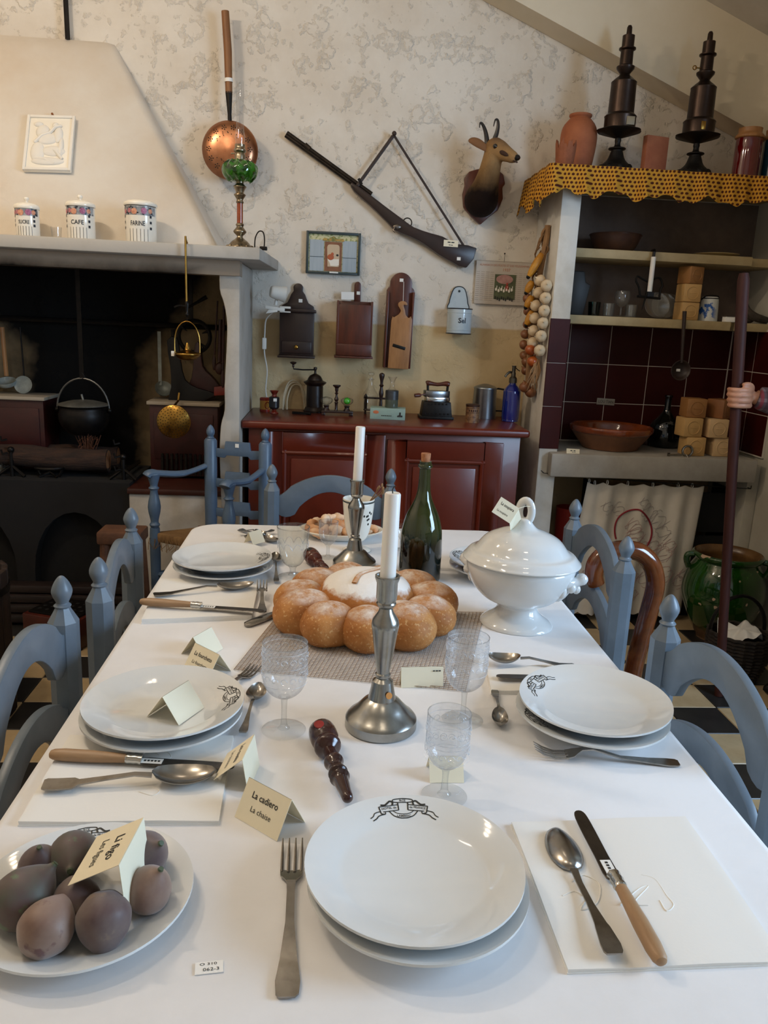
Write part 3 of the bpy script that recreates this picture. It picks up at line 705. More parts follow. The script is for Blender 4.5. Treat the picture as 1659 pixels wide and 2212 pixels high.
# ================================================================== rifle
YR = 3.975
def pw(*pts, Y=YR): return [P(a, b_, Y=Y) for a, b_ in pts]
rf = thing('hunting_rifle', 'old double-barrelled hunting gun hung aslant by its leather strap', 'gun')
M_GUN = mat('dark_gun_steel', '3a322b', .35, .8, var=(30, '2a241f'))
b = MB(); a, c_ = pw((617, 292), (800, 424)); off = Vector((.006, 0, .009))
b.tube([a, c_], .0105, 12); b.tube([a + off + Vector((0, -.004, 0)), c_ + off + Vector((0, -.004, 0))], .0105, 12); b.build('barrels', M_GUN, rf)
e = P(664, 318, Y=YR - .01); MB().tube([e + Vector((-.012, 0, .01)), e + Vector((.012, 0, -.008))], .012, 10).build('barrel_band', M_GUN, rf)
poly = [(757, 398), (772, 402), (830, 446), (868, 474), (893, 492), (930, 505), (955, 512), (985, 528), (1028, 537), (1006, 579), (972, 565), (945, 550), (922, 533), (905, 522), (885, 512), (855, 500), (838, 483), (800, 446), (765, 415)]
pts = sm([(v.x, v.z) for v in pw(*poly)], 2, True)
MB().prism(pts, .036, y0=YR - .026).build('stock', mat('walnut_stock', '2e1b15', .35, var=(8, '1e110d', .35, .7)), rf, bevel=.008)
e = P(880, 481, Y=YR - .012); MB().tube([(e.x + .021 * math.cos(k * PI / 10), e.y, e.z + .021 * math.sin(k * PI / 10)) for k in range(20)], .0028, 6, closed=True).tube([(e.x - .004, e.y, e.z - .018), (e.x + .004, e.y, e.z - .002)], .0022, 6).build('trigger_guard', M_GUN, rf)
e = P(858, 490, Y=YR - .03); MB().ball(e, (.022, .006, .012), 12).tube([e + Vector((-.01, -.006, .0)), e + Vector((-.018, -.012, -.018)), e + Vector((-.008, -.014, -.026))], .005, 8).build('lock', mat('worn_lock_steel', '77706a', .35, 1), rf)
nail, s1_, s2_ = P(851, 292, Y=3.965), P(772, 401, Y=YR - .02), P(1001, 530, Y=YR - .02)
M_LEATH = mat('leather_strap', '35241b', .6, var=(40, '241712'))
MB().tube([s1_, s1_.lerp(nail, .3), nail + Vector((-.004, -.002, -.004))], .008, 8, flat=.25, up=(0, -1, 0)).tube([nail + Vector((.002, -.002, -.004)), s2_.lerp(nail, .3), s2_], .0055, 8, flat=.3, up=(0, -1, 0)).build('strap', M_LEATH, rf)
e = P(778, 392, Y=YR - .022); MB().box(e, (.012, .006, .03), R=Matrix.Rotation(-.6, 3, 'Y')).build('buckle', M_IRON, rf)
MB().box(P(991, 559, Y=YR - .0275), (.018, .002, .015)).build('inventory_label', M_LABEL, rf, smooth=0)
t = MB().tube([nail + Vector((0, .034, 0)), nail + Vector((0, -.015, .004))], .006, 8).ball(nail + Vector((0, -.016, .004)), .011, 10).build('wall_hook', M_LEATH); tag(t, 'dark wall hook carrying the gun strap', 'hook')
def wall_card(pxc, pyc, w, h, Y, lines, label, rot=0, m_=None):
    e = P(pxc, pyc, Y=Y)
    t = thing('label_card', label, 'card', tuple(e), rot=Euler((0, rot, 0)))
    MB().box((0, 0, 0), (w, .0012, h)).build('card', m_ or M_PAPER, t, smooth=0)
    for k, (s_, sz, dz, wd) in enumerate(lines): lettering(s_, sz, M_INK, t, lambda x, y, dz=dz: (x, -.0011, y + dz), width=wd)
    return t
wall_card(974, 526, .070, .030, YR - .03, [], 'cream label card lying against the gun stock', .02)
for dz_, w_, h_, n_ in ((.005, .036, .005, 2), (-.007, .022, .003, 2)):
    b = MB()
    for i in range(n_): b.box((-w_ / 2 + w_ / n_ * (i + .5), -.001, dz_), (w_ / n_ * .8, .0006, h_))
    b.build('print_line', M_INK, bpy.data.objects['label_card'], smooth=0)

# ================================================================== chamois head
ch = thing('chamois_trophy', 'mounted chamois head with hooked black horns on a dark shield', 'trophy')
sp = [(1003, 385), (1013, 371), (1030, 366), (1052, 362), (1076, 368), (1087, 377), (1091, 398), (1085, 405), (1086, 430), (1075, 455), (1055, 470), (1037, 486), (1018, 468), (1001, 448), (999, 420), (1004, 400)]
MB().prism([(v.x, v.z) for v in pw(*sp, Y=3.975)], .028, y0=3.966).build('shield', M_WOODR, ch, bevel=.006)
O = P(1042, 400, Y=3.96)
def hp(x, y, z): return O + Vector((x, y, z))
b = MB()
path = [hp(-.005, .0, -.075), hp(-.005, -.05, -.06), hp(-.002, -.10, -.02), hp(.004, -.135, .035), hp(.010, -.155, .085), hp(.018, -.165, .125)]
b.tube(sm([tuple(v) for v in path], 4), [.078, .079, .08, .079, .077, .074, .07, .066, .062, .058, .055, .052, .05, .048, .047, .046, .045, .045, .045, .045, .044], 18)
b.ball(hp(.014, -.165, .125), (.046, .046, .05), 18)
hd = Vector((.62, -.66, -.42)).normalized()
hb = hp(.018, -.165, .13)
b.tube([hb + hd * s_ for s_ in (-.01, .03, .06, .09, .115, .132)], [.047, .044, .036, .029, .025, .017], 16)
b.ball(hb + hd * .11 + Vector((0, 0, .002)), (.024, .024, .020), 12); b.ball(hb + hd * .10 + Vector((0, 0, -.014)), (.022, .022, .014), 12)
M_FUR = NT('chamois_fur', .85, .2); q = M_FUR; oz = q.xyz(q.obj)[2]
fz = q.math('ADD', oz, q.math('MULTIPLY', q.math('SUBTRACT', q.noise(18), .5), .09))
base = q.mix(q.rng(fz, O.z - .05, O.z + .07), '1c100b', '96754c'); base = q.mix(q.rng(fz, O.z + .11, O.z + .17), base, '6f5238')
q.color(base); q.bump(q.noise(160, 3), .5, .004)
hdo = b.build('head_and_neck', M_FUR.M, ch)
md = hdo.modifiers.new('remesh', 'REMESH'); md.mode = 'VOXEL'; md.voxel_size = .0055; md.use_smooth_shade = True
sm_ = hdo.modifiers.new('smooth', 'SMOOTH'); sm_.iterations = 8; sm_.factor = .5
side = Vector((.66, .62, 0)).normalized()      # the animal's own left-right axis
M_DARKF = mat('dark_face_fur', '3c2417', .85, bump=(150, .4, .002))
fw_ = hb + hd * .03
MB().ball(fw_ - side * .040 + Vector((0, 0, .012)), .011, 12).build('eye', mat('dark_glass_eye', '080605', .05, coat=1), ch)
MB().ball(fw_ + side * .040 + Vector((0, 0, .012)), .011, 12).build('eye', bpy.data.materials['dark_glass_eye'], ch)
for s_ in (-1, 1):
    b = MB(); Mx = Matrix.Translation(hb + hd * .068 + side * s_ * .030 + Vector((0, 0, .0))) @ hd.to_track_quat('X', 'Z').to_matrix().to_4x4(); b.ball((0, 0, 0), (.036, .007, .010), 12, Mx); b.build('cheek_stripe', M_DARKF, ch)
MB().ball(hb + hd * .133 + Vector((0, 0, .006)), (.016, .016, .013), 12).build('nose', mat('nose_leather', '15100e', .4), ch)
MB().tube([hb + hd * .125 - side * .016 + Vector((0, 0, -.012)), hb + hd * .135 + Vector((0, 0, -.013)), hb + hd * .125 + side * .016 + Vector((0, 0, -.012))], .003, 6).build('mouth', M_DARKF, ch)
M_HORN = mat('black_horn', '1a1512', .35, var=(60, '2c231d'))
for (x0, y0), pl_ in (((1052, 307), [(1052, 307), (1050, 290), (1046, 276), (1041, 267), (1037, 266), (1036, 276)]), ((1066, 305), [(1067, 305), (1073, 288), (1076, 272), (1075, 260), (1070, 259), (1066, 273)])):
    yy = hb.y + .01; pts = [P(a, c_, Y=yy - .012 * k / 5) for k, (a, c_) in enumerate(pl_)]
    pts = [pts[0] + Vector((0, 0, -.025))] + pts
    MB().tube(sm([tuple(v) for v in pts], 4), [.0135 - .0115 * (k / 24) for k in range(25)], 10).build('horn', M_HORN, ch)
for s_, tip in ((-1, (1012, 304)), (1, (1092, 318))):
    r0 = hp(.010, -.15, .12) + side * s_ * .04; tp = P(*tip, Y=r0.y - .01)
    pts = sm([tuple(r0), tuple(r0.lerp(tp, .4) + Vector((0, 0, .008))), tuple(r0.lerp(tp, .75) + Vector((0, 0, .008))), tuple(tp)], 4)
    MB().tube(pts, [.010, .013, .016, .018, .019, .0195, .019, .018, .0165, .014, .011, .008, .004], 12, flat=.4, up=(.3, -1, 0)).build('ear', mat('ear_fur', '7d532f', .85, bump=(150, .4, .002)) if s_ < 0 else bpy.data.materials['ear_fur'], ch)

# ================================================================== framed tile picture
p0, p1_, p2_, p3_ = P(662, 498, Y=3.98), P(780, 504, Y=3.98), P(778, 596, Y=3.98), P(660, 590, Y=3.98)
pcx = (p0.x + p1_.x) / 2; w_ = p1_.x - p0.x; h_ = p0.z - p3_.z; pcz = (p0.z + p3_.z) / 2
pf = thing('framed_picture', 'dark framed print of pale blue shutters around an arched table scene', 'picture', (pcx, 3.985, pcz))
M_TEAL = mat('teal_frame', '2c3a3c', .4)
for sx in (-1, 1): MB().box((sx * (w_ / 2 - .006), -.004, 0), (.012, .02, h_)).build('frame_bar', M_TEAL, pf, bevel=.002)
for sz in (-1, 1): MB().box((0, -.004, sz * (h_ / 2 - .006)), (w_ - .024, .02, .012)).build('frame_bar', M_TEAL, pf, bevel=.002)
MB().box((0, .002, 0), (w_ - .02, .008, h_ - .02)).build('print', mat('garland_print', 'c9c49a', .4, var=(90, '7f8a4e', .5, .6)), pf, smooth=0)
M_SHUT = mat('pale_blue_shutter', 'a6b1b8', .5, var=(10, '97a4ad'), stretch=(8, 1, .5))
for sx in (-1, 1):
    s_ = MB().box((sx * .079, -.003, -.012), (.068, .003, h_ - .052)).build('shutter', M_SHUT, pf, smooth=0)
    MB().box((sx * .079, -.005, -.018), (.066, .002, .002)).build('shutter_line', M_TEAL, s_, smooth=0)
MB().box((-.0, -.003, -.015), (.082, .004, h_ - .06)).build('door_print', mat('door_brown', '8a5a3c', .5, var=(30, '744a31')), pf, smooth=0)
arc = [(-.026, -.062), (.026, -.062), (.030, -.055), (.030, .028)] + [(.030 - .012 * (1 - math.cos(a)), .028 + .012 * math.sin(a)) for a in (0.5, 1.0, 1.57)] + [(-.018 - .012 * math.sin(a - 1.57), .04 - .012 * (1 - math.cos(a - 1.57))) for a in (1.57, 2.2, 3.14)]
MB().prism(arc, .002, y0=-.0075).build('arched_scene', mat('beige_scene', 'c3ad90', .5), pf, smooth=0)
MB().prism([(-.027, -.028), (.028, -.026), (.028, -.052), (.02, -.058), (-.012, -.058), (-.016, -.045)], .001, y0=-.0088).build('table_print', mat('white_print', 'e4ded2', .5), pf, smooth=0)
MB().ball((-.012, -.009, -.018), (.016, .001, .014), 12).ball((-.004, -.009, -.004), (.007, .001, .008), 10).build('figure_print', mat('rust_print', 'a9552f', .5), pf, smooth=0)
MB().ball((.020, -.009, -.008), (.006, .001, .005), 10).build('cup_print', M_INK, pf, smooth=0)
b = MB(); b.prism(sm([(-.052, .056), (-.045, .068), (-.02, .066), (0, .078), (.02, .066), (.045, .068), (.052, .056)], 3), .002, y0=-.0068); b.build('pediment_print', mat('ochre_garland', 'b08d45', .5, var=(80, '5d6b36', .45, .6)), pf, smooth=0)
MB().box((.005, -.015, -h_ / 2 + .009), (.042, .002, .007)).build('title_strip', M_LABEL, pf, smooth=0)

# ================================================================== almanac
a0, a1, a3 = P(1030, 562, Y=3.985), P(1152, 567, Y=3.985), P(1025, 656, Y=3.985)
acx = (a0.x + a1.x) / 2; aw = a1.x - a0.x; ah = a0.z - a3.z; acz = (a0.z + a3.z) / 2 + .001
al = thing('wall_almanac', 'faded cardboard post-office almanac of 1937 with a goose-girl picture', 'calendar', (acx, 3.988, acz))
MB().box((0, 0, 0), (aw, .006, ah)).build('board', mat('faded_card', 'c4bbae', .7, var=(6, 'b8ad9f')), al, smooth=0)
M_RUST = mat('rust_ink', 'b5795f', .7)
lettering('ALMANACH DES POSTES ET DES TÉLÉGRAPHES', .014, M_RUST, al, lambda x, y: (x, -.0038, y + ah * .40), width=aw * .88)
lettering('1937', .020, M_RUST, al, lambda x, y: (x + .01, -.0038, y + ah * .30), bold=.01)
b = MB()
for k in range(12):
    xx = -aw * .46 + k * aw * .92 / 11
    if abs(xx - .008) < .05: continue
    for r in range(15): b.box((xx, -.0035, ah * .24 - r * .0095), (aw * .06, .0006, .0016))
for e_ in ((0, ah / 2 - .001, aw, .002), (0, -ah / 2 + .001, aw, .002)): b.box((e_[0], -.0034, e_[1]), (e_[2], .0006, e_[3]))
b.build('month_columns', mat('faint_ink', '9d8f80', .7), al, smooth=0)
pic = MB().box((.008, -.004, -.018), (.105, .002, .118)).build('picture', mat('meadow_print', '5c6240', .5, var=(40, '454a33')), al, smooth=0)
MB().ball((.004, -.0055, .018), (.042, .0006, .022), 16).build('blossom_tree', mat('blossom_print', 'b98f86', .5, var=(60, 'a37670')), pic, smooth=0)
MB().box((.018, -.006, -.022), (.014, .001, .024)).ball((.018, -.006, -.003), (.005, .001, .006), 8).build('goose_girl', mat('red_dress_print', 'a83a2c', .5), pic, smooth=0)
b = MB()
for k in range(7): b.ball((-.035 + .013 * k, -.006, -.03 - .006 * (k % 2)), (.0055, .0008, .008), 8).ball((-.032 + .013 * k, -.006, -.018 - .006 * (k % 2)), (.002, .0008, .006), 6)
b.build('geese', mat('goose_print', 'e6e0d2', .5), pic, smooth=0)
b = MB()
for k in range(9): b.box((-.036 + .0105 * k, -.0055, -.07 - .004 * (k % 3)), (.006, .001, .014))
b.build('fence_silhouette', M_INK, pic, smooth=0)
nl = P(1090, 548, Y=3.99); MB().tube([(nl.x - acx, -.002, ah / 2 - .01), (nl.x - acx, -.004, nl.z - acz)], .001, 5).ball((nl.x - acx, -.002, nl.z - acz), .004, 8).build('hanging_string', M_LEATH, al)

# ================================================================== wall boxes
def px_box(px0, px1, Y): a = P(px0, 700, Y=Y).x; b_ = P(px1, 700, Y=Y).x; return (a + b_) / 2, b_ - a
# dark salt box with drawer
cx_, w_ = px_box(604, 678, 3.87); zt = P(640, 674, Y=3.87).z; zbm = P(640, 768, Y=3.87).z; hh = zt - zbm
sb = thing('salt_box', 'dark wooden salt box with shaped back, sloping lid and small drawer', 'box', (cx_, 3.93, zbm))
MB().box((0, 0, hh / 2), (w_, .12, hh)).build('body', M_WOODD, sb, bevel=.002)
MB().box((0, -.005, hh + .006), (w_ + .018, .145, .014)).build('lid', M_WOODD, sb, bevel=.003)
MB().box((0, -.005, -.006), (w_ + .016, .14, .012)).build('base_board', M_WOODD, sb, bevel=.003)
z2 = P(646, 612, Y=3.98).z - zbm
bp = [(-w_ / 2, hh), (-w_ / 2 + .004, hh + .03), (-w_ / 2 + .03, hh + .045), (-.034, z2 - .052), (-.022, z2 - .036), (-.024, z2 - .018), (-.014, z2 - .004), (0, z2), (.014, z2 - .004), (.024, z2 - .018), (.022, z2 - .036), (.034, z2 - .052), (w_ / 2 - .03, hh + .045), (w_ / 2 - .004, hh + .03), (w_ / 2, hh)]
MB().prism(sm(bp, 2), .014, y0=.052).build('shaped_back', M_WOODD, sb, bevel=.002)
dr = MB().box((0, -.063, .038), (w_ - .02, .008, .056)).build('drawer', M_WOODD, sb, bevel=.003)
MB().lathe(smr([(.004, 0), (.004, .006), (.010, .011), (.009, .018), (0, .021)], 3), 14, T(0, -.066, .04) @ RX(PI / 2)).build('knob', M_BRASS, dr)
MB().box((.012, .049, hh + .055), (.018, .003, .016)).build('inventory_label', M_LABEL, sb, smooth=0)
# reddish hanging box
cx_, w_ = px_box(727, 805, 3.88); zt = P(766, 650, Y=3.88).z; zbm = P(766, 770, Y=3.88).z; hh = zt - zbm
hb_ = thing('hanging_box', 'reddish-brown open-fronted wall box with round-topped hanger', 'box', (cx_, 3.935, zbm))
MB().box((0, .048, hh / 2), (w_, .012, hh)).build('back_board', M_WOODR, hb_, bevel=.001)
for sx in (-1, 1): MB().box((sx * (w_ / 2 - .005), 0, hh / 2), (.010, .10, hh)).build('side_board', M_WOODR, hb_, bevel=.001)
MB().box((0, -.045, .14 + (hh - .155) / 2 - .05), (w_ - .02, .010, hh - .06)).build('front_board', M_WOODR, hb_, bevel=.001)
MB().box((0, -.052, .03), (w_ - .002, .014, .056)).build('lower_front', M_WOODR, hb_, bevel=.003)
MB().box((0, -.004, -.004), (w_ + .014, .125, .010)).build('base_board', M_WOODR, hb_, bevel=.002)
z2 = P(768, 608, Y=3.98).z - zbm
MB().prism([(.016, hh - .01), (.016, z2 - .02)] + [(.016 * math.cos(a) , z2 - .018 + .018 * math.sin(a)) for a in [PI * i / 8 for i in range(9)]] + [(-.016, hh - .01)], .014, T(.012, 0, 0), y0=.045).build('hanger', M_WOODR, hb_, bevel=.002)
MB().box((.016, .042, hh + .04), (.016, .003, .015)).build('inventory_label', M_LABEL, hb_, smooth=0)
wall_card(751, 639, .062, .036, 3.955, [], 'blank white paper card propped on the reddish hanging box', -.03, M_PAPER2)
# mandoline rack
zt = P(862, 588, Y=3.96).z; zbm = P(858, 795, Y=3.96).z; cx_, w_ = px_box(831, 891, 3.96); hh = zt - zbm; r_ = w_ * .39
mr_ = thing('knife_board', 'tall round-topped wooden wall board holding the slicer', 'board', (cx_, 3.975, zbm), rot=Euler((0, .012, 0)))
pr = [(-w_ / 2, 0), (-w_ / 2, hh - .085), (-w_ / 2 + .006, hh - .075), (-r_, hh - .068)] + [(-r_ * math.cos(a), hh - r_ + r_ * math.sin(a)) for a in [PI * i / 14 for i in range(15)]] + [(r_, hh - .068), (w_ / 2 - .006, hh - .075), (w_ / 2, hh - .085), (w_ / 2, 0)]
MB().prism(pr, .022, y0=-.004).build('board', M_WOODR, mr_, bevel=.003)
for sx in (-1, 1): MB().box((sx * (w_ / 2 - .006), -.016, (hh - .09) / 2), (.010, .03, hh - .09)).build('side_rail', M_WOODR, mr_, bevel=.002)
MB().box((0, -.006, hh - .036), (.018, .003, .015)).build('inventory_label', M_LABEL, mr_, smooth=0)
sl_ = thing('vegetable_slicer', 'pale beechwood vegetable slicer with a slanted blade slot', 'slicer', (cx_ + .006, 3.952, zbm - .004), rot=Euler((0, .03, 0)))
sw = .102; sh = P(862, 648, Y=3.95).z - zbm
pr = sm([(-sw / 2, .002), (-sw / 2, sh * .70), (-sw / 2 + .012, sh * .755), (-.018, sh * .80), (-.008, sh * .86), (-.022, sh * .92), (-.022, sh * .97), (-.004, sh), (.016, sh * .985), (.022, sh * .95), (.012, sh * .94), (.008, sh * .95), (.004, sh * .93), (.012, sh * .87), (.018, sh * .80), (.034, sh * .76), (sw / 2, sh * .735), (sw / 2, .002)], 2)
MB().prism(pr, .014, y0=-.012).build('slicing_board', M_WOODL, sl_, bevel=.003)
MB().box((-.004, -.0135, sh * .33), (.064, .004, .015), R=Matrix.Rotation(.22, 3, 'Y')).build('blade_slot', M_IRON, sl_, bevel=.0015)
MB().tube([(0, -.01, sh - .005), (-.004, -.004, sh + .09)], .0012, 5).build('cord', M_LABEL, sl_)

# enamel salt pot
cx_, w_ = px_box(965, 1018, 3.93); zt = P(992, 667, Y=3.93).z; zbm = P(992, 722, Y=3.93).z; hh = zt - zbm; R_ = w_ / 2
M_ENAM = mat('pale_blue_enamel', 'b5c1c6', .15, coat=.5, var=(12, 'a6b4bb', .45, .7)); M_EDGE = mat('black_enamel_edge', '1d2126', .3)
sp_ = thing('enamel_salt_pot', 'pale grey-blue enamel salt pot lettered Sel with arched back plate', 'salt pot', (cx_, 3.993 - R_, zbm))
MB().lathe([(0, 0), (R_ * .97, 0), (R_, .006), (R_, hh), (R_ * .96, hh), (R_ * .94, .008), (0, .006)], 36).build('pot', M_ENAM, sp_)
for zz in (.003, hh): MB().lathe([(R_ + .0015, zz - .0025), (R_ + .003, zz), (R_ + .0015, zz + .0025), (R_ * .98, zz + .0025)], 36).build('dark_rim', M_EDGE, sp_)
for zz in (.02, hh - .02): MB().lathe([(R_, zz - .002), (R_ + .0015, zz), (R_, zz + .002)], 36).build('rolled_band', M_ENAM, sp_)
z2 = P(993, 619, Y=3.985).z - zbm
bk = sm([(-R_ * .86, hh - .005), (-R_ * .88, hh + .012), (-R_ * .76, hh + .028), (-R_ * .7, hh + .05), (-R_ * .45, z2 - .012), (0, z2), (R_ * .45, z2 - .012), (R_ * .7, hh + .05), (R_ * .76, hh + .028), (R_ * .88, hh + .012), (R_ * .86, hh - .005)], 3)
MB().prism(bk, .004, y0=R_ - .006).build('back_plate', M_ENAM, sp_)
MB().tube([(x_, R_ - .005, z_) for x_, z_ in bk], .0028, 6).build('plate_edge', M_EDGE, sp_)
MB().lathe([(0, 0), (.006, 0)], 10, T(0, R_ - .0075, z2 - .022) @ RX(PI / 2)).build('hanging_hole', M_EDGE, sp_)
lettering('Sel', .034, M_NAVY, sp_, wrap(R_ + .002, hh * .53, .08), bold=.02)

# clip lamp and cord at the mantel corner
cl = P(600, 650, Y=3.80)
M_PLAS = mat('white_plastic', 'dedbd2', .4)
clp = thing('clip_lamp', 'white plastic clip lamp fixed under the mantel end', 'lamp', tuple(cl))
MB().lathe(smr([(0, -.035), (.022, -.034), (.028, -.02), (.03, .0), (.035, .03), (.037, .035), (.033, .032), (.024, 0)], 3), 24, T(0, -.02, .035) @ RZ(.3) @ RY(PI / 2 + .15)).build('lamp_head', M_PLAS, clp)
MB().tube([(-.005, 0, .01), (-.01, 0, -.02)], .008, 10).box((-.012, 0, -.035), (.09, .03, .016), R=Matrix.Rotation(.12, 3, 'Y')).prism([(-.055, -.06), (-.04, -.04), (.0, -.042), (.0, -.05)], .03, y0=-.015).build('clip', M_PLAS, clp, bevel=.003)
MB().box((.035, 0, -.028), (.05, .022, .01)).box((.035, 0, -.048), (.05, .022, .006)).build('clip_jaw', M_PLAS, clp, bevel=.002)
cpts = [P(575, 690, Y=3.86), P(572, 720, Y=3.9), P(571, 760, Y=3.92), P(577, 800, Y=3.92), P(574, 840, Y=3.93), P(577, 862, Y=3.93)]
cpts = [cl + Vector((-.02, .01, -.05))] + cpts
MB().tube(sm([tuple(v - cl) for v in cpts], 4), .0032, 6).build('cord', M_PLAS, clp)
MB().box(P(571, 742, Y=3.905) - cl, (.02, .016, .055)).build('cord_switch', M_PLAS, clp, bevel=.004)
# ================================================================== inside the fireplace
# brass hanging oil lamp on its hooked rod, hung from the mantel edge
a = P(401, 516, Y=3.30)
cal = thing('hanging_oil_lamp', 'small brass oil lamp hanging by a hooked rod from the mantel', 'lamp', (a.x, 3.30, 1.0))
def zl(px, py, Y=3.30): v = P(px, py, Y=Y); return (v.x - a.x, 0, v.z - 1.0)
t0 = Vector(zl(401, 516)); t1 = Vector(zl(403, 655)); t2 = Vector(zl(404, 684)); t3 = Vector(zl(405, 698))
MB().tube(sm([(t0.x, .03, MZ - 1.0 + .004), (t0.x, .004, MZ - 1 + .012), tuple(t0 + Vector((0, -.004, -.01))), tuple(t1)], 3), .0042, 8).build('rod', M_BRASS, cal)
MB().lathe(smr([(.004, 0), (.008, .008), (.005, .02), (.008, .05), (.004, .06)], 3), 10, T(*t2) ).tube([t3, t2], .002, 6).tube(sm([tuple(t2 + Vector((0, 0, .04))), tuple(t2 + Vector((-.03, 0, .042))), tuple(t2 + Vector((-.05, 0, .034)))], 3), .004, 6).build('hook', M_IRON, cal)
dsk = Vector(zl(405, 768)); hw_ = .050
MB().tube(sm([tuple(dsk + Vector((-hw_, 0, .012))), tuple(dsk + Vector((-hw_ * .96, 0, .075))), tuple(dsk + Vector((-hw_ * .6, 0, .118))), tuple(dsk + Vector((0, 0, .135))), tuple(dsk + Vector((hw_ * .6, 0, .118))), tuple(dsk + Vector((hw_ * .96, 0, .075))), tuple(dsk + Vector((hw_, 0, .012)))], 5), .0042, 8, flat=.6).build('bail_handle', M_BRASS, cal)
MB().lathe(smr([(0, -.018), (.03, -.016), (.050, .0), (.053, .008), (.046, .012), (.03, .016), (.014, .022), (.01, .034), (.004, .05), (0, .052)], 3), 28, T(*dsk)).build('lamp_bowl', M_BRASS, cal)
MB().box(dsk + Vector((-.057, -.01, .006)), (.012, .002, .02)).build('inventory_label', M_LABEL, cal, smooth=0)
# iron trivet ring hanging on its bar
a = P(413, 700, Y=3.90)
tv = thing('iron_pot_hanger', 'black iron pot hanger bar ending in a large spiked ring', 'pot hanger', (a.x, 3.90, a.z))
zt = P(413, 600, Y=3.9).z - a.z
rc = P(420, 727, Y=3.90); rc = Vector((rc.x - a.x, 0, rc.z - a.z)); rr = .074
MB().box((0, 0, zt / 2), (.018, .012, zt)).build('bar', M_IRON, tv, bevel=.002)
MB().tube([rc + Vector((rr * math.cos(k * PI / 16), 0, rr * math.sin(k * PI / 16))) for k in range(32)], .0095, 8, closed=True).build('ring', M_IRON, tv)
e1 = P(446, 641, Y=3.88) - a; e2 = P(406, 665, Y=3.9) - a
MB().tube([(e2.x, -.01, e2.z), (e1.x, -.012, e1.z)], [.004, .01], 8).build('cross_bar', M_IRON, tv)
for ang_ in (.4, 2.5, 5.5):
    dv = Vector((math.cos(ang_), 0, math.sin(ang_))); MB().tube([rc + dv * rr, rc + dv * rr * .55 + Vector((0, -.01, 0))], [.009, .002], 6).build('spike', M_IRON, tv)
# grey ladle on the rail
def rail_tool(name, label, cat, pxt, pyt, pxb, pyb, Y=3.93): a = P(pxt, pyt, Y=Y); b_ = P(pxb, pyb, Y=Y); return thing(name, label, cat, (a.x, Y, a.z)), b_ - Vector((a.x, Y, a.z))
M_ZINC = mat('grey_enamel', '9aa09a', .4, .2, var=(15, '7d827c'))
t, e = rail_tool('ladle', 'grey enamelled ladle hanging from the rail beside the shovel', 'ladle', 343, 716, 347, 832)
MB().box((e.x / 2, 0, e.z / 2), (.016, .006, -e.z)).build('handle', M_ZINC, t)
MB().lathe(smr([(0, -.03), (.025, -.026), (.038, -.008), (.042, .004), (.037, -.004), (.022, -.02), (0, -.025)], 3), 24, T(e.x + .018, -.02, e.z - .015) @ RX(.9) @ RY(.3)).build('bowl', M_ZINC, t)
# dark ash shovel
t, e = rail_tool('ash_shovel', 'blackened sheet-iron ash shovel with wide flared pan', 'shovel', 374, 726, 385, 820, Y=3.86)
def loc(px, py, Y): v = P(px, py, Y=Y); return (v.x - t.location.x, v.z - t.location.z)
poly = [loc(*p_, 3.86) for p_ in ((363, 735), (385, 730), (392, 775), (402, 820), (430, 838), (468, 850), (448, 862), (410, 878), (366, 878), (372, 835), (370, 790))]
MB().prism(sm(poly, 2, True), .02, y0=-.03).build('pan', mat('sooty_sheet_iron', '141313', .5, .4), t, bevel=.003)
MB().tube([(0, 0, .03), (.006, -.01, -.03)], .01, 8).build('handle', M_IRON, t)
# red bellows
M_MAROON = mat('maroon_leather', '3a0f0b', .45, var=(14, '2a0a08'))
t, e = rail_tool('hearth_bellows', 'dark maroon hearth bellows hung point-up by the pillar', 'bellows', 430, 742, 440, 830, Y=3.89)
poly = [loc(*p_, 3.89) for p_ in ((424, 742), (434, 742), (440, 790), (455, 808), (478, 835), (470, 856), (430, 862), (404, 850), (416, 815), (420, 780))]
MB().prism(sm(poly, 2, True), .05, y0=-.035).build('board', M_MAROON, t, bevel=.005)
poly = [loc(*p_, 3.80) for p_ in ((462, 836), (492, 832), (500, 838), (500, 853), (462, 855))]
MB().prism(poly, .03, y0=-.09).build('handle_block', mat('red_painted_wood', '6b1f14', .4), t, bevel=.003)
M_UTW = mat('dark_red_utensil_wood', '40190f', .5, var=(15, '2b0f09'))
for k, (x0, y0, x1, y1, r0, r1, lb) in enumerate(((470, 650, 462, 795, .004, .010, 'slim dark wooden spoon hanging next to the pillar'), (477, 690, 474, 805, .010, .022, 'dark red wooden paddle hanging next to the pillar'), (484, 660, 481, 832, .006, .009, 'long dark red wooden rod hanging close to the pillar'))):
    v0 = P(x0, y0, Y=3.86 - .03 * k); v1 = P(x1, y1, Y=3.86 - .03 * k)
    t = thing('hanging_utensil', lb, 'utensil', tuple(v0)); dv = v1 - v0
    MB().tube([(0, 0, 0), tuple(dv * .8)], r0, 8).build('handle', M_UTW, t); MB().ball(dv * .92, (r1, r1 * .5, dv.length * .12), 12).build('head', M_UTW, t)
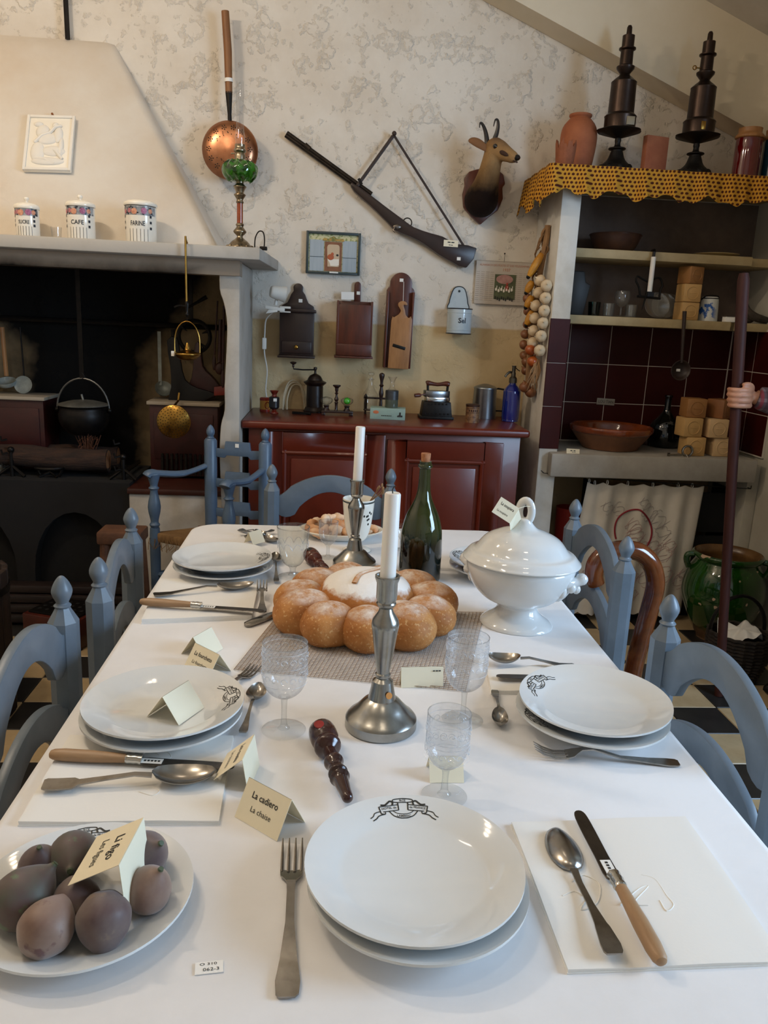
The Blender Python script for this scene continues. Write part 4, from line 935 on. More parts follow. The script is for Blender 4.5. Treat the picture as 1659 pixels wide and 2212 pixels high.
# brass skimmer
c_ = P(375, 911, Y=3.62); sk = thing('brass_skimmer', 'round perforated brass skimmer hanging below the shovel', 'skimmer', (c_.x, 3.62, c_.z))
MB().lathe(smr([(0, .012), (.03, .009), (.06, .0), (.072, -.006), (.076, -.004), (.073, -.001), (.06, .005), (.03, .014), (0, .017)], 3), 40, RX(PI / 2)).build('dish', M_BRASS, sk)
b = MB()
for r in range(1, 7):
    n = 5 * r
    for k in range(n):
        aa = 2 * PI * k / n + r; R2 = .0115 * r; b.lathe([(0, .0035), (.0022, .003)], 8, T(R2 * math.cos(aa), -.0145 + .0165 * (R2 / .072) ** 2, R2 * math.sin(aa)) @ RX(PI / 2))
b.build('holes', M_IRON, sk)
MB().tube([(0, .002, .068), (.004, .10, .085), (.006, .115, .12)], .005, 8).build('handle', M_BRASS, sk)
b = MB(); b.prism([(-.016, .012), (0, -.004), (.016, .012), (.010, .018), (0, .008), (-.01, .018)], .003, y0=-.022); b.build('riveted_plate', M_BRASS, sk)
# left ladles
t, e = rail_tool('wooden_handled_ladle', 'ladle with long brown wooden handle and round grey bowl on the left rail', 'ladle', 5, 716, 14, 812, Y=3.9)
MB().tube([(0, 0, .02), tuple(e)], .010, 8).build('handle', M_WOODL, t)
MB().lathe(smr([(0, -.03), (.035, -.02), (.045, .004), (.03, -.014), (0, -.024)], 3), 22, T(e.x, -.01, e.z - .025) @ RX(.35)).build('bowl', M_ZINC, t)
t, e = rail_tool('skimming_ladle', 'pale round flat skimmer leaning by the wooden-handled ladle', 'skimmer', 44, 716, 52, 812, Y=3.92)
MB().tube([(0, 0, .02), tuple(e)], .004, 8).build('handle', M_IRON, t)
MB().lathe(smr([(0, -.012), (.03, -.01), (.042, .0), (.03, -.004), (0, -.006)], 3), 24, T(e.x, -.02, e.z - .04) @ RX(PI / 2 - .2)).build('bowl', M_ZINC, t)
# red cabinets standing on hearth
def cabinet(label, x0, x1, ytop, Y, zb):
    A_, B2 = P(x0, ytop, Y=Y), P(x1, ytop, Y=Y); w_ = B2.x - A_.x; h_ = A_.z - zb
    t = thing('hearth_cabinet', label, 'cabinet', ((A_.x + B2.x) / 2, 3.86, zb))
    MB().box((0, .0, h_ / 2), (w_, .20, h_ - .02)).build('body', M_MAROON, t, bevel=.003)
    MB().box((0, -.005, h_ - .008), (w_ + .02, .215, .016)).build('top', mat('pale_stone_top', '9c8f7c', .6) if 'pale_stone_top' not in bpy.data.materials else bpy.data.materials['pale_stone_top'], t, bevel=.002)
    MB().box((0, -.103, h_ * .55), (w_ - .04, .01, h_ * .6)).build('door', M_MAROON, t, bevel=.003)
    return t, w_, h_
cabinet('maroon painted stove cabinet with dark slatted grille beside the pillar', 322, 470, 866, 3.76, .627)
t2, w2, h2 = cabinet('maroon painted cabinet under the hanging ladles', -70, 92, 852, 3.76, HZ)
gr = bpy.data.objects['hearth_cabinet']
for k in range(11): MB().box((-.10 + .022 * k, -.115, .07), (.010, .012, .10)).build('grille_slat', M_IRON, gr, smooth=0)
# cauldron with lid hanging from a chimney rack
c_ = P(180, 876, Y=3.76); R_ = P(233, 876, Y=3.76).x - c_.x
cd_ = thing('cauldron', 'black iron cauldron with grey lid and bail hanging in the hearth', 'cauldron', (c_.x, 3.76, c_.z))
MB().lathe(smr([(0, -.135), (R_ * .6, -.13), (R_ * .92, -.09), (R_ * 1.0, -.045), (R_ * .93, -.01), (R_ * .98, 0), (R_ * .9, 0)], 3), 36).build('pot', M_IRON, cd_)
l_ = MB().lathe(smr([(R_ * 1.02, .002), (R_ * .98, .008), (R_ * .5, .022), (0, .028)], 3), 36).build('lid', mat('dull_tin', '8d8a80', .4, .6, var=(10, '6b685f')), cd_)
MB().tube([(0, 0, .026), (-.006, 0, .052)], .005, 8).build('lid_handle', bpy.data.materials['dull_tin'], l_)
MB().tube([(R_ * 1.06 * math.cos(aa), 0, -.02 + .145 * math.sin(aa)) for aa in [PI * i / 20 for i in range(21)]], .0045, 8).build('bail', mat('worn_iron', '6a6a68', .35, .9), cd_)
MB().ball((R_ * 1.06, 0, -.02), .012, 10).ball((-R_ * 1.06, 0, -.02), .012, 10).build('bail_lug', M_IRON, cd_)
MB().box((0, 0, (1.60 - c_.z + .125) / 2), (.02, .008, 1.60 - c_.z - .125)).tube([(0, 0, .12), (.012, 0, .135), (0, 0, .15)], .005, 8).build('pot_rack', M_IRON, cd_)
# logs
M_BARK = mat('log_bark', '3a2416', .9, var=(14, '1f130c', .35, .65), stretch=(1, 4, 4), bump=(30, .6, .01)); M_CUT = mat('cut_log', '8f5d35', .8, var=(20, '6d4324'))
def log(label, a, b_, r):
    a, b_ = Vector(a), Vector(b_); t = thing('firewood_log', label, 'log', tuple(a)); dv = b_ - a
    MB().tube(sm([(0, 0, 0), tuple(dv * .33 + Vector((0, 0, .008))), tuple(dv * .66 - Vector((0, 0, .004))), tuple(dv)], 3), [r * (1 + .05 * math.sin(k * 2.1)) for k in range(10)], 14).build('bark', M_BARK, t)
    M_ = dv.to_track_quat('Z', 'Y').to_matrix().to_4x4()
    MB().lathe([(0, .002), (r * .92, .001)], 14, Matrix.Translation(dv) @ M_).lathe([(0, -.002), (r * .92, -.001)], 14, M_).build('cut_end', M_CUT, t)
log('long brown log lying across the firedogs', (-1.60, 3.668, HZ + .085), (-1.0, 3.672, HZ + .08), .050)
log('thick log resting behind the first log', (-1.36, 3.82, HZ + .06), (-1.0, 3.85, HZ + .06), .055)
log('split pale log end poking out in front of the firedog', (-1.30, 3.762, HZ + .04), (-1.02, 3.755, HZ + .035), .030)
v0 = P(195, 1050, Y=3.72)
t = thing('brushwood_bundle', 'small bundle of dry brown brushwood on the logs', 'kindling', (v0.x, 3.72, HZ + .10))
b = MB()
for k in range(60):
    aa = random.uniform(0, 2 * PI); rr = random.uniform(.01, .07); b.tube([(0, 0, random.uniform(-.02, .04)), (rr * .5 * math.cos(aa), rr * .4 * math.sin(aa) - .01, random.uniform(0, .09)), (rr * math.cos(aa), rr * .5 * math.sin(aa) - .01, random.uniform(-.03, .10))], .0016, 4)
b.build('twigs', mat('dry_twigs', '54301b', .9), t); t0 = P(195, 980, Y=3.72)
MB().tube([(0, 0, 0), (t0.x - v0.x, 0, t0.z - HZ - .10)], .010, 8).build('stick', M_CUT, t)
# firedogs and forked iron rest
for px, py, lb in ((265, 982, 'black iron firedog with knob beside the whitewashed bench'), (22, 966, 'black iron firedog with knob beside the maroon cabinet')):
    v0 = P(px, py, Y=3.62); t = thing('firedog', lb, 'firedog', (v0.x, 3.625, HZ)); h_ = v0.z - HZ
    MB().tube([(0, 0, 0), (0, 0, h_ - .012)], .010, 8).build('upright', M_IRON, t); MB().ball((0, 0, h_ - .012), .015, 12).build('knob', M_IRON, t)
    MB().tube([(0, .0, .03), (0, .3, .03)], .010, 8).tube([(-.06, -.015, 0.004), (0, 0, .05), (.06, -.015, .004)], .008, 8).build('feet', M_IRON, t)
    for k in range(3): MB().tube([(-.01, -.01, .05 + .06 * k), (-.03, -.02, .045 + .06 * k), (-.035, -.02, .065 + .06 * k)], .005, 6).build('spit_hook', M_IRON, t)
v0 = P(106, 1010, Y=3.63); t = thing('iron_pan_rest', 'black iron ring rest on a forked stem before the logs', 'pan rest', (v0.x, 3.64, HZ)); h_ = v0.z - HZ
MB().tube([(.062 * math.cos(k * PI / 12), .05 * math.sin(k * PI / 12), h_) for k in range(24)], .008, 8, closed=True).build('ring', M_IRON, t)
MB().tube(sm([(-.058, 0, h_), (-.04, 0, h_ - .04), (0, 0, h_ - .06), (.04, 0, h_ - .04), (.058, 0, h_)], 3), .007, 8).tube([(0, 0, 0), (0, 0, h_ - .055)], .010, 8).tube([(-.04, -.03, .004), (0, 0, .02), (.04, -.03, .004)], .006, 6).build('stem', M_IRON, t)
# grey crock on the far side of the left firedog
v0 = P(4, 1075, Y=3.66); t = MB().lathe(smr([(0, 0), (.035, 0), (.045, .04), (.043, .09), (.03, .11), (.033, .12), (.028, .12)], 3), 20).build('stoneware_jug', mat('pale_stoneware', '8f897c', .5), loc=(v0.x - .03, 3.68, HZ)); tag(t, 'pale stoneware jar standing beside the firedog and cabinet', 'jar')

# ================================================================== things on the cupboard
def cz(px, py):
    v = P(px, py, Z=CZ)
    if v.y > 3.89: v = P(px, py, Y=3.89); v.z = CZ
    return v
def smudge(parent, cx, cz_, w, h, y, n=4, m_=None):
    """a line of print too small to read: a row of dark dashes"""
    b = MB(); k = w / n
    for i in range(n): b.box((cx - w / 2 + k * (i + .45), y, cz_), (k * random.uniform(.6, .8), .0006, h))
    return b.build('print_line', m_ or M_INK, parent, smooth=0)
M_TINR = mat('red_yellow_tin', 'c08a2e', .35, var=(60, 'a9371f', .55, .6))
v = cz(572, 888); t = thing('red_yellow_tin', 'small red and yellow printed tin at the cupboard end', 'tin', tuple(v))
MB().lathe([(0, 0), (.024, 0), (.024, .062), (0, .062)], 24).build('body', mat('ochre_tin', 'bd8a35', .35), t)
MB().lathe([(.0248, 0), (.0248, .01)], 24).build('red_base_band', mat('tin_red', '8e2b1a', .35), t); MB().lathe([(.0248, .052), (.0252, .062), (.02, .066), (0, .066)], 24).build('red_lid', bpy.data.materials['tin_red'], t)
b = MB(); b.tube([(.0252 * math.sin(.6 + .5 * math.cos(k * PI / 8)), -.0252 * math.cos(.6 + .5 * math.cos(k * PI / 8)), .03 + .016 * math.sin(k * PI / 8)) for k in range(16)], .002, 6, closed=True); b.build('ring_print', bpy.data.materials['tin_red'], t)
v = cz(592, 893); t = thing('turned_vase', 'small red and black turned wooden vase', 'vase', tuple(v))
M_LACQ = mat('red_lacquer', '6c2012', .2, coat=.5)
MB().lathe(smr([(0, 0), (.020, 0), (.019, .006), (.010, .014), (.012, .022)], 3), 24).build('lacquered_foot', M_LACQ, t); MB().lathe(smr([(.016, .078), (.011, .086), (.012, .092), (.021, .106), (.019, .106), (.008, .09)], 3), 24).build('lacquered_mouth', M_LACQ, t)
MB().lathe([(.0, .02), (.018, .022), (.0245, .03), (.0245, .076), (.018, .08), (0, .08)], 24).build('black_belly', mat('black_lacquer', '201c1e', .3), t)
MB().box((.006, -.0245, .066), (.016, .003, .014)).build('inventory_label', M_LABEL, t, smooth=0)
v = P(637, 845, Y=3.95); t = thing('cable_coil', 'coil of pale cable leaning on the wall behind the coffee mill', 'cable', (v.x, 3.95, CZ))
for k, (w_, h_, o) in enumerate(((.052, .135, 0), (.045, .125, .008), (.05, .145, -.006))):
    MB().tube(sm([(-w_ + o, -.02 * k, .003), (-w_ * .98 + o, -.01, h_ * .45), (-w_ * .6 + o, .01, h_ * .88), (o, .015, h_), (w_ * .6 + o, .01, h_ * .86), (w_ * .98 + o, -.01, h_ * .42), (w_ * 1.15 + o, -.02 * k, .003)], 4), .004, 6).build('cable_loop', mat('cream_cable', 'b8a98c', .5) if k == 0 else bpy.data.materials['cream_cable'], t)
# coffee mill
v = cz(679, 890); cm = thing('coffee_mill', 'black cylindrical coffee mill with domed top and crank', 'coffee mill', tuple(v))
M_BLK = mat('dark_japanned_tin', '1c1512', .35, .3, var=(14, '2a1d16'))
MB().lathe([(0, 0), (.054, 0), (.054, .008), (.049, .014), (.046, .022), (.041, .026), (.040, .128), (.044, .132), (.055, .142), (.056, .146), (.048, .150)], 36).build('body', M_BLK, cm)
MB().lathe(smr([(.049, .149), (.038, .155), (.035, .162), (.026, .176), (.012, .184), (.006, .188), (.006, .205), (.008, .206), (.008, .216), (0, .218)], 3), 30).build('dome', M_BLK, cm)
cr_ = MB().tube([(0, 0, .205), (-.06, -.01, .203), (-.104, -.018, .206), (-.106, -.018, .218)], .0035, 8).build('crank', M_IRON, cm)
MB().lathe(smr([(.004, 0), (.006, .006), (.005, .012), (.014, .018), (.015, .024), (0, .027)], 3), 14, T(-.106, -.018, .214)).build('crank_knob', M_WOODD, cr_)
v = cz(648, 895); t = MB().box((0, 0, .006), (.075, .012, .012), R=Matrix.Rotation(-.25, 3, 'Z')).tube([(.03, -.008, .006), (.05, -.02, .006)], .007, 8).build('iron_bar', M_IRON, loc=tuple(v)); tag(t, 'short rusty iron bar lying before the coffee mill', 'iron bar')
# inkstand with glass knobs
v = cz(728, 897); ik = thing('inkstand', 'dark wooden inkstand with turned stem and two glass inkwells', 'inkstand', tuple(v))
MB().box((0, 0, .018), (.15, .055, .010)).build('tray', M_WOODD, ik, bevel=.003)
for sx in (-1, 1): MB().box((sx * .066, 0, .007), (.018, .05, .014)).build('foot', M_WOODD, ik, bevel=.003)
MB().lathe(smr([(.010, .022), (.007, .028), (.007, .055), (.010, .06), (.006, .066), (.011, .076), (.006, .088), (.005, .1), (.010, .104), (.005, .109), (.008, .118), (.009, .130), (.018, .138), (.019, .142), (.017, .144), (0, .144)], 2), 20, T(-.005, 0, 0)).build('stem', M_WOODD, ik)
for sx, mm in ((-.052, M_GLASS), (.046, None)):
    MB().lathe(smr([(.018, .022), (.016, .026), (.011, .034), (.012, .042), (.015, .046), (0, .048)], 3), 20, T(sx, 0, 0)).build('well_base', M_WOODD, ik)
    kn = MB().lathe(smr([(.006, .046), (.022, .056), (.03, .068), (.026, .08), (.010, .086), (0, .088)], 2), 10, T(sx, 0, 0)).build('glass_knob', glass('cut_glass', edge=.5), ik, smooth=0)
MB().ball((.046, 0, .070), .017, 14).build('green_marble', mat('bright_green_glass', '3fae2c', .1, coat=.6), ik)
# cruet stand with decanters
v = cz(822, 884); cs = thing('cruet_stand', 'dark turned cruet stand with tall central handle', 'cruet stand', tuple(v))
MB().box((-.0, 0, .022), (.16, .06, .006)).build('lower_tray', M_WOODD, cs, bevel=.002)
MB().tube([(-.085, 0, .080), (.085, 0, .078)], .005, 8).build('upper_bar', M_WOODD, cs)
for sx in (-.075, .075): MB().lathe(smr([(.0, 0), (.006, 0), (.005, .015), (.011, .02), (.007, .026), (.008, .05), (.006, .075), (.009, .085), (.004, .096), (0, .1)], 2), 12, T(sx, 0, 0)).build('corner_post', M_WOODD, cs)
MB().lathe(smr([(.008, .02), (.008, .055), (.007, .078), (.012, .1), (.009, .12), (.007, .135), (.012, .142), (.007, .148), (.008, .165), (.013, .185), (.012, .198), (0, .204)], 2), 16, T(.0, .0, 0)).build('handle', M_WOODD, cs)
v1 = cz(799, 884)
t = thing('glass_decanter', 'clear glass decanter with stopper standing in the cruet stand', 'decanter', (v1.x, v.y, v.z + .026))
MB().lathe(smr([(0, 0), (.030, 0), (.033, .006), (.034, .03), (.038, .06), (.036, .075), (.022, .095), (.014, .115), (.012, .14), (.018, .143), (.017, .146), (.010, .142)], 3), 28).build('bottle', M_GLASS, t)
MB().lathe(smr([(.008, .135), (.009, .15), (.006, .156), (.016, .166), (.014, .176), (0, .18)], 3), 18).build('stopper', M_GLASS, t)
# green cardboard box with a jar
v = cz(838, 905); w_, d_, h_ = .165, .095, .052
bx = thing('pale_green_box', 'pale green printed cardboard box lying before the cruet stand', 'box', (v.x, v.y + .02, CZ), rz=-.10)
MB().box((0, 0, h_ / 2), (w_, d_, h_)).build('carton', mat('pale_green_card', '8fa79a', .6, var=(10, '84998d')), bx, bevel=.001)
MB().ball((-.055, -.048, .033), (.014, .001, .008), 12).build('red_oval', mat('orange_print', 'b8683f', .6), bx, smooth=0)
smudge(bx, -.005, .018, .05, .004, -.0482, 6)
MB().prism([(.045, .014), (.07, .014), (.07, .022), (.062, .022), (.062, .036), (.054, .036), (.054, .024), (.045, .02)], .0008, y0=-.0484).build('house_print', M_INK, bx, smooth=0)
v2 = P(846, 868, Y=v.y + .02)
jr = thing('lidded_jar', 'glass jar in a dark grey metal sleeve standing on the green box', 'jar', (v2.x, v.y + .022, CZ + h_ + .0005))
MB().lathe([(0, 0), (.030, 0), (.031, .004), (.031, .04), (.0, .04)], 28).build('glass_base', mat('smoky_green_glass', '4b5145', .1, coat=.4), jr)
MB().lathe([(.0315, .038), (.0315, .078), (.029, .081), (.0, .081)], 28).build('metal_sleeve', mat('dark_zinc', '4a4c4e', .4, .5, var=(20, '3a3c3d')), jr)
MB().lathe(smr([(.022, .081), (.012, .095), (.010, .115), (.014, .13), (.022, .142), (.020, .142), (.009, .118)], 3), 20).build('glass_flare', M_GLASS, jr)
# charcoal iron stove with flat iron
v = cz(942, 905); st = thing('iron_heater', 'small black cast-iron heater with a polished flat iron on top', 'iron heater', (v.x, v.y + .03, CZ))
b = MB()
def fr(w0, w1, d0, d1, z0, z1): b.add([(sx * (w0 if k == 0 else w1), sy * (d0 if k == 0 else d1), z0 if k == 0 else z1) for k in (0, 1) for sx, sy in ((-1, -1), (1, -1), (1, 1), (-1, 1))], [(0, 1, 2, 3), (4, 5, 6, 7), (0, 1, 5, 4), (1, 2, 6, 5), (2, 3, 7, 6), (3, 0, 4, 7)])
fr(.082, .082, .055, .055, 0, .014); b.build('base_plate', M_IRON, st, bevel=.002)
b = MB(); fr(.074, .066, .048, .042, .012, .082); b.build('fire_box', M_IRON, st, bevel=.002)
b = MB()
for k in range(7): b.box((-.056 + .0187 * k, -.0495, .026), (.007, .004, .007))
for k in range(6): b.prism([(-.045 + .018 * k - .005, .07), (-.045 + .018 * k + .005, .07), (-.045 + .018 * k, .079)], .003, y0=-.0465)
b.build('vent_holes', M_SOOT, st, smooth=0)
fi = MB().add(*(lambda o: ([(x_, y_, z_) for z_ in (.084, .104) for x_, y_ in o], [tuple(range(len(o))), tuple(range(len(o), 2 * len(o)))] + [(i, (i + 1) % len(o), (i + 1) % len(o) + len(o), i + len(o)) for i in range(len(o))]))(sm([(-.052, -.035), (.0, -.036), (.055, -.02), (.066, 0), (.055, .02), (0, .036), (-.052, .035)], 3, True))).build('iron_sole', M_CHROME, st, bevel=.002)
MB().add(*(lambda o: ([(x_, y_, z_) for z_ in (.104, .134) for x_, y_ in o], [tuple(range(len(o))), tuple(range(len(o), 2 * len(o)))] + [(i, (i + 1) % len(o), (i + 1) % len(o) + len(o), i + len(o)) for i in range(len(o))]))(sm([(-.058, -.032), (.0, -.034), (.05, -.02), (.064, 0), (.05, .02), (0, .034), (-.058, .032)], 3, True))).build('iron_body', mat('grey_steel', '8c8e8f', .3, 1, var=(12, '6f7172')), st, bevel=.003)
MB().tube([(-.044, 0, .13), (-.046, 0, .165)], .006, 8).tube([(.05, 0, .13), (.052, 0, .165)], .006, 8).build('handle_bracket', M_IRON, st)
MB().tube(sm([(-.054, 0, .165), (-.04, 0, .168), (0, 0, .163), (.04, 0, .168), (.06, 0, .165)], 3), [.010, .012, .013, .012, .010, .009, .009, .009, .010, .012, .013, .012, .010], 12).build('wooden_handle', M_WOODR, st)
MB().tube([(-.055, -.03, .118), (-.085, -.04, .112)], .003, 6).tube([(-.083, -.04, .112), (-.092, -.043, .112), (-.112, -.048, .11)], [.008, .010, .009], 10).build('side_handle', M_WOODR, st)
# little tin, aluminium coffee pot, siphon
v = cz(1019, 912); t = thing('label_tin', 'small brown paper-labelled tin before the coffee pot', 'tin', tuple(v))
MB().lathe([(0, 0), (.032, 0), (.032, .078), (0, .078)], 28).build('can', mat('brown_label_tin', '84603e', .5, var=(60, '5d3d26', .45, .6)), t)
MB().lathe([(.0325, .074), (.0335, .084), (.03, .086), (0, .085)], 28).build('lid', mat('dark_rust_lid', '3d2417', .5, .4), t)
b = MB()
for i in range(5): strip_on(b, .0326, -.024 + .010 * i, -.018 + .010 * i, .052, .062, 2)
for zz in (.046, .067): strip_on(b, .0326, -.04, .04, zz, zz + .002, 12)
b.build('worn_print', bpy.data.materials['dark_rust_lid'], t)
v = cz(1044, 902); t = thing('coffee_pot', 'tall tapered aluminium coffee pot with hinged lid', 'coffee pot', tuple(v))
M_ALU = mat('aluminium', '9fa2a4', .33, 1, var=(9, '8b8e90'))
MB().lathe([(0, 0), (.060, 0), (.061, .004), (.056, .145), (.057, .148), (.053, .148), (.056, .01), (0, .008)], 40).build('body', M_ALU, t)
l_ = MB().lathe(smr([(.058, .147), (.057, .153), (.045, .160), (.03, .165), (.012, .170), (0, .171)], 3), 40).build('lid', M_ALU, t)
MB().tube([(.052, -.01, .148), (.062, -.012, .15), (.095, -.018, .146), (.115, -.02, .144)], .0045, 8).tube([(.058, -.01, .04), (.10, -.018, .04)], .004, 8).build('handle_bracket', M_IRON, t)
v = cz(1101, 910); t = thing('soda_siphon', 'cobalt blue glass soda siphon with metal spout head', 'siphon', tuple(v))
q = NT('cobalt_glass', .04, .6); q.color('0e1f78'); q.b.inputs['Coat Weight'].default_value = .8; q.b.inputs['Transmission Weight'].default_value = .15
MB().lathe(smr([(0, 0), (.036, 0), (.040, .006), (.038, .014), (.042, .022), (.042, .135), (.040, .15), (.028, .168), (.018, .178), (.016, .19)], 3), 40).build('bottle', q.M, t)
MB().lathe([(.019, .186), (.019, .208), (.015, .213), (.011, .218), (.011, .232), (.008, .240), (.009, .246), (.009, .262), (.011, .264), (.011, .268), (0, .268)], 24).tube(sm([(-.008, 0, .236), (-.022, -.004, .236), (-.034, -.006, .226), (-.042, -.008, .214)], 3), [.006] * 7 + [.0055] * 3, 10).build('spout_head', mat('dull_pewter_head', '5e5a52', .35, .9), t)
MB().tube(sm([(.008, 0, .26), (.018, 0, .25), (.03, 0, .244)], 3), .002, 6).build('lever', M_IRON, t)
# ================================================================== cloth valance and things on top of the niche
q = NT('mustard_dotted_cotton', .85, .2); x, y, z = q.xyz()
u = q.math('MULTIPLY', q.math('SUBTRACT', x, y), 50.0); v_ = q.math('MULTIPLY', z, 58.0)
row = q.math('FLOOR', v_); u2 = q.math('ADD', u, q.math('MULTIPLY', q.math('FLOORED_MODULO', row, 2.0), .5))
fu = q.math('SUBTRACT', q.math('FRACT', u2), .5); fv = q.math('SUBTRACT', q.math('FRACT', v_), .5)
dd = q.math('SQRT', q.math('ADD', q.math('MULTIPLY', fu, fu), q.math('MULTIPLY', fv, fv)))
q.color(q.mix(q.rng(dd, .28, .36), '4a1f10', 'c08a2e')); M_DOT = q.M
L1_, L2_ = .44, 1.17
def vf(s_, v):
    d = s_ * (L1_ + L2_)
    w = (.015 * math.sin(d * 46) + .008 * math.sin(d * 97 + 1)) * (.25 + .75 * v)
    drop = .118 + .012 * math.sin(d * 30 + 2) + .008 * math.sin(d * 71)
    zz = NT_ + .043 - v * drop
    out = .004 + .02 * v
    if d < L1_: drop *= 1.25; zz = NT_ + .043 - v * drop; return (.922 - out - w * .7, 3.985 - d, zz)
    return (.922 + (d - L1_), 3.538 - out - w, zz)
t = MB().sheet(260, 8, vf, (0, .002, 0)).build('shelf_valance', M_DOT, smooth=80); tag(t, 'gathered mustard cotton valance with dark dots along the top shelf', 'valance')
t = MB().box(((.93 + XR) / 2 - .004, 3.765, NT_ + .0425), (XR - .935, .445, .003)).build('shelf_cloth', M_DOT, smooth=0); tag(t, 'mustard dotted cloth covering the top board of the alcove', 'cloth')
NZ = NT_ + .0442
def nt(px, Y): v = P(px, 350, Y=Y); return (v.x, Y, NZ)
t = thing('clay_jar', 'tall unglazed terracotta jar with narrow rolled mouth', 'jar', nt(1245, 3.80))
MB().lathe(smr([(0, 0), (.060, 0), (.064, .01), (.078, .10), (.082, .16), (.074, .205), (.052, .235), (.044, .243), (.050, .250), (.050, .258), (.043, .258), (.040, .245)], 3), 36).build('body', M_TERRA, t)
t = thing('terracotta_shard', 'broken terracotta pot standing before the tall clay jar', 'pot', nt(1219, 3.66))
b = MB(); N = 28; vs = []; fs = []
for k in range(N + 1):
    aa = PI * (1.0 + k / N); top = .10 + .012 * math.sin(k * .9) + .01 * math.sin(k * 2.3)
    for r_, zz in ((.038, 0), (.046, top), (.040, top), (.032, .006)): vs.append((r_ * math.cos(aa), r_ * math.sin(aa), zz))
for k in range(N):
    for j in range(4): fs.append((4 * k + j, 4 * k + (j + 1) % 4, 4 * k + 4 + (j + 1) % 4, 4 * k + 4 + j))
fs += [(0, 1, 2, 3), (4 * N + 3, 4 * N + 2, 4 * N + 1, 4 * N)]; b.add(vs, fs); b.build('shard', mat('rough_terracotta', '94583a', .85, var=(12, '7a4529'), bump=(40, .2, .003)), t)
M_BRONZE = mat('dark_bronze', '3d3029', .35, .85, var=(12, '271f1b', .4, .75)); M_BRON2 = mat('blackened_base', '1c1917', .5, .6, bump=(30, .2, .003))
def mod_lamp(px, Y, label, key):
    t = thing('bronze_lamp', label, 'lamp', nt(px, Y), group='bronze oil lamps on the alcove top')
    b = MB().lathe(smr([(0, 0), (.078, 0), (.08, .012), (.066, .035), (.04, .06), (.028, .09), (.026, .1), (.037, .104), (.036, .11), (.016, .116), (.012, .13), (.014, .14), (.012, .155)], 3), 28)
    for k in range(8): b.ball((.064 * math.cos(k * PI / 4), .064 * math.sin(k * PI / 4), .02), (.018, .018, .02), 8)
    b.build('scrolled_foot', M_BRON2, t)
    N = 40; b = MB()
    b.lathe(smr([(.012, .15), (.05, .162), (.092, .176), (.093, .183), (.07, .186), (0, .186)], 2), N); b.v = [(vx * (1 + .03 * math.cos(8 * math.atan2(vy, vx))), vy * (1 + .03 * math.cos(8 * math.atan2(vy, vx))), vz) for vx, vy, vz in b.v]; b.build('drip_tray', M_BRON2, t)
    MB().lathe([(0, .184), (.068, .185), (.068, .232), (.070, .238), (.062, .246), (.056, .25), (.054, .37), (.055, .376), (.042, .388), (.024, .402), (.020, .412)], 36).build('reservoir', M_BRONZE, t)
    MB().lathe([(.020, .408), (.038, .43), (.039, .438), (.028, .444), (.027, .50), (.036, .506), (.036, .511), (.026, .514), (.026, .56), (.012, .562), (.011, .592), (.007, .600), (0, .600)], 28).build('burner', M_BRONZE, t)
    if key: MB().tube([(-.026, 0, .455), (-.05, 0, .455)], .0025, 6).tube([(-.052 + .008 * math.cos(k * PI / 6), 0, .455 + .008 * math.sin(k * PI / 6)) for k in range(12)], .0025, 6, closed=True).build('winding_key', M_BRASS, t)
    MB().box((.024 if not key else -.01, -.068, .21), (.036 if not key else .02, .004, .034)).build('brass_plate', mat('dull_plate', '8d8168', .5) if not key else M_BRASS, t, bevel=.001)
    return t
mod_lamp(1330, 3.71, 'dark bronze oil lamp standing between the clay jar and the brick', False)
mod_lamp(1500, 3.71, 'dark bronze oil lamp with winding key standing past the brick', True)
t = thing('terracotta_brick', 'flat terracotta brick standing on end between two bronze lamps', 'brick', nt(1412, 3.72), rz=.25)
MB().box((0, 0, .085), (.115, .032, .17)).build('brick_body', mat('brick_clay', 'a5674a', .85, var=(9, '8c5038'), bump=(30, .3, .003)), t, bevel=.003)
M_REDG = NT('ruby_glass', .06, .6); M_REDG.color('5a0808'); M_REDG.b.inputs['Coat Weight'].default_value = .7
for px, col, lb in ((1612, None, 'ruby red glass jar with wooden lid beside the bronze lamp'), (1672, '0d2a38', 'dark blue glass jar with wooden lid beside the ruby jar')):
    t = thing('lidded_glass_jar', lb, 'jar', nt(px, 3.70)); m_ = M_REDG.M if col is None else mat('dark_blue_glass', col, .06, coat=.7)
    MB().lathe(smr([(0, 0), (.052, 0), (.056, .01), (.056, .165), (.05, .18), (.05, .19)], 3), 36).build('glass', m_, t)
    MB().lathe(smr([(.048, .178), (.060, .182), (.062, .19), (.054, .2), (.05, .205), (.05, .22), (.046, .224), (0, .224)], 2), 32).build('wooden_lid', M_WOODL, t)

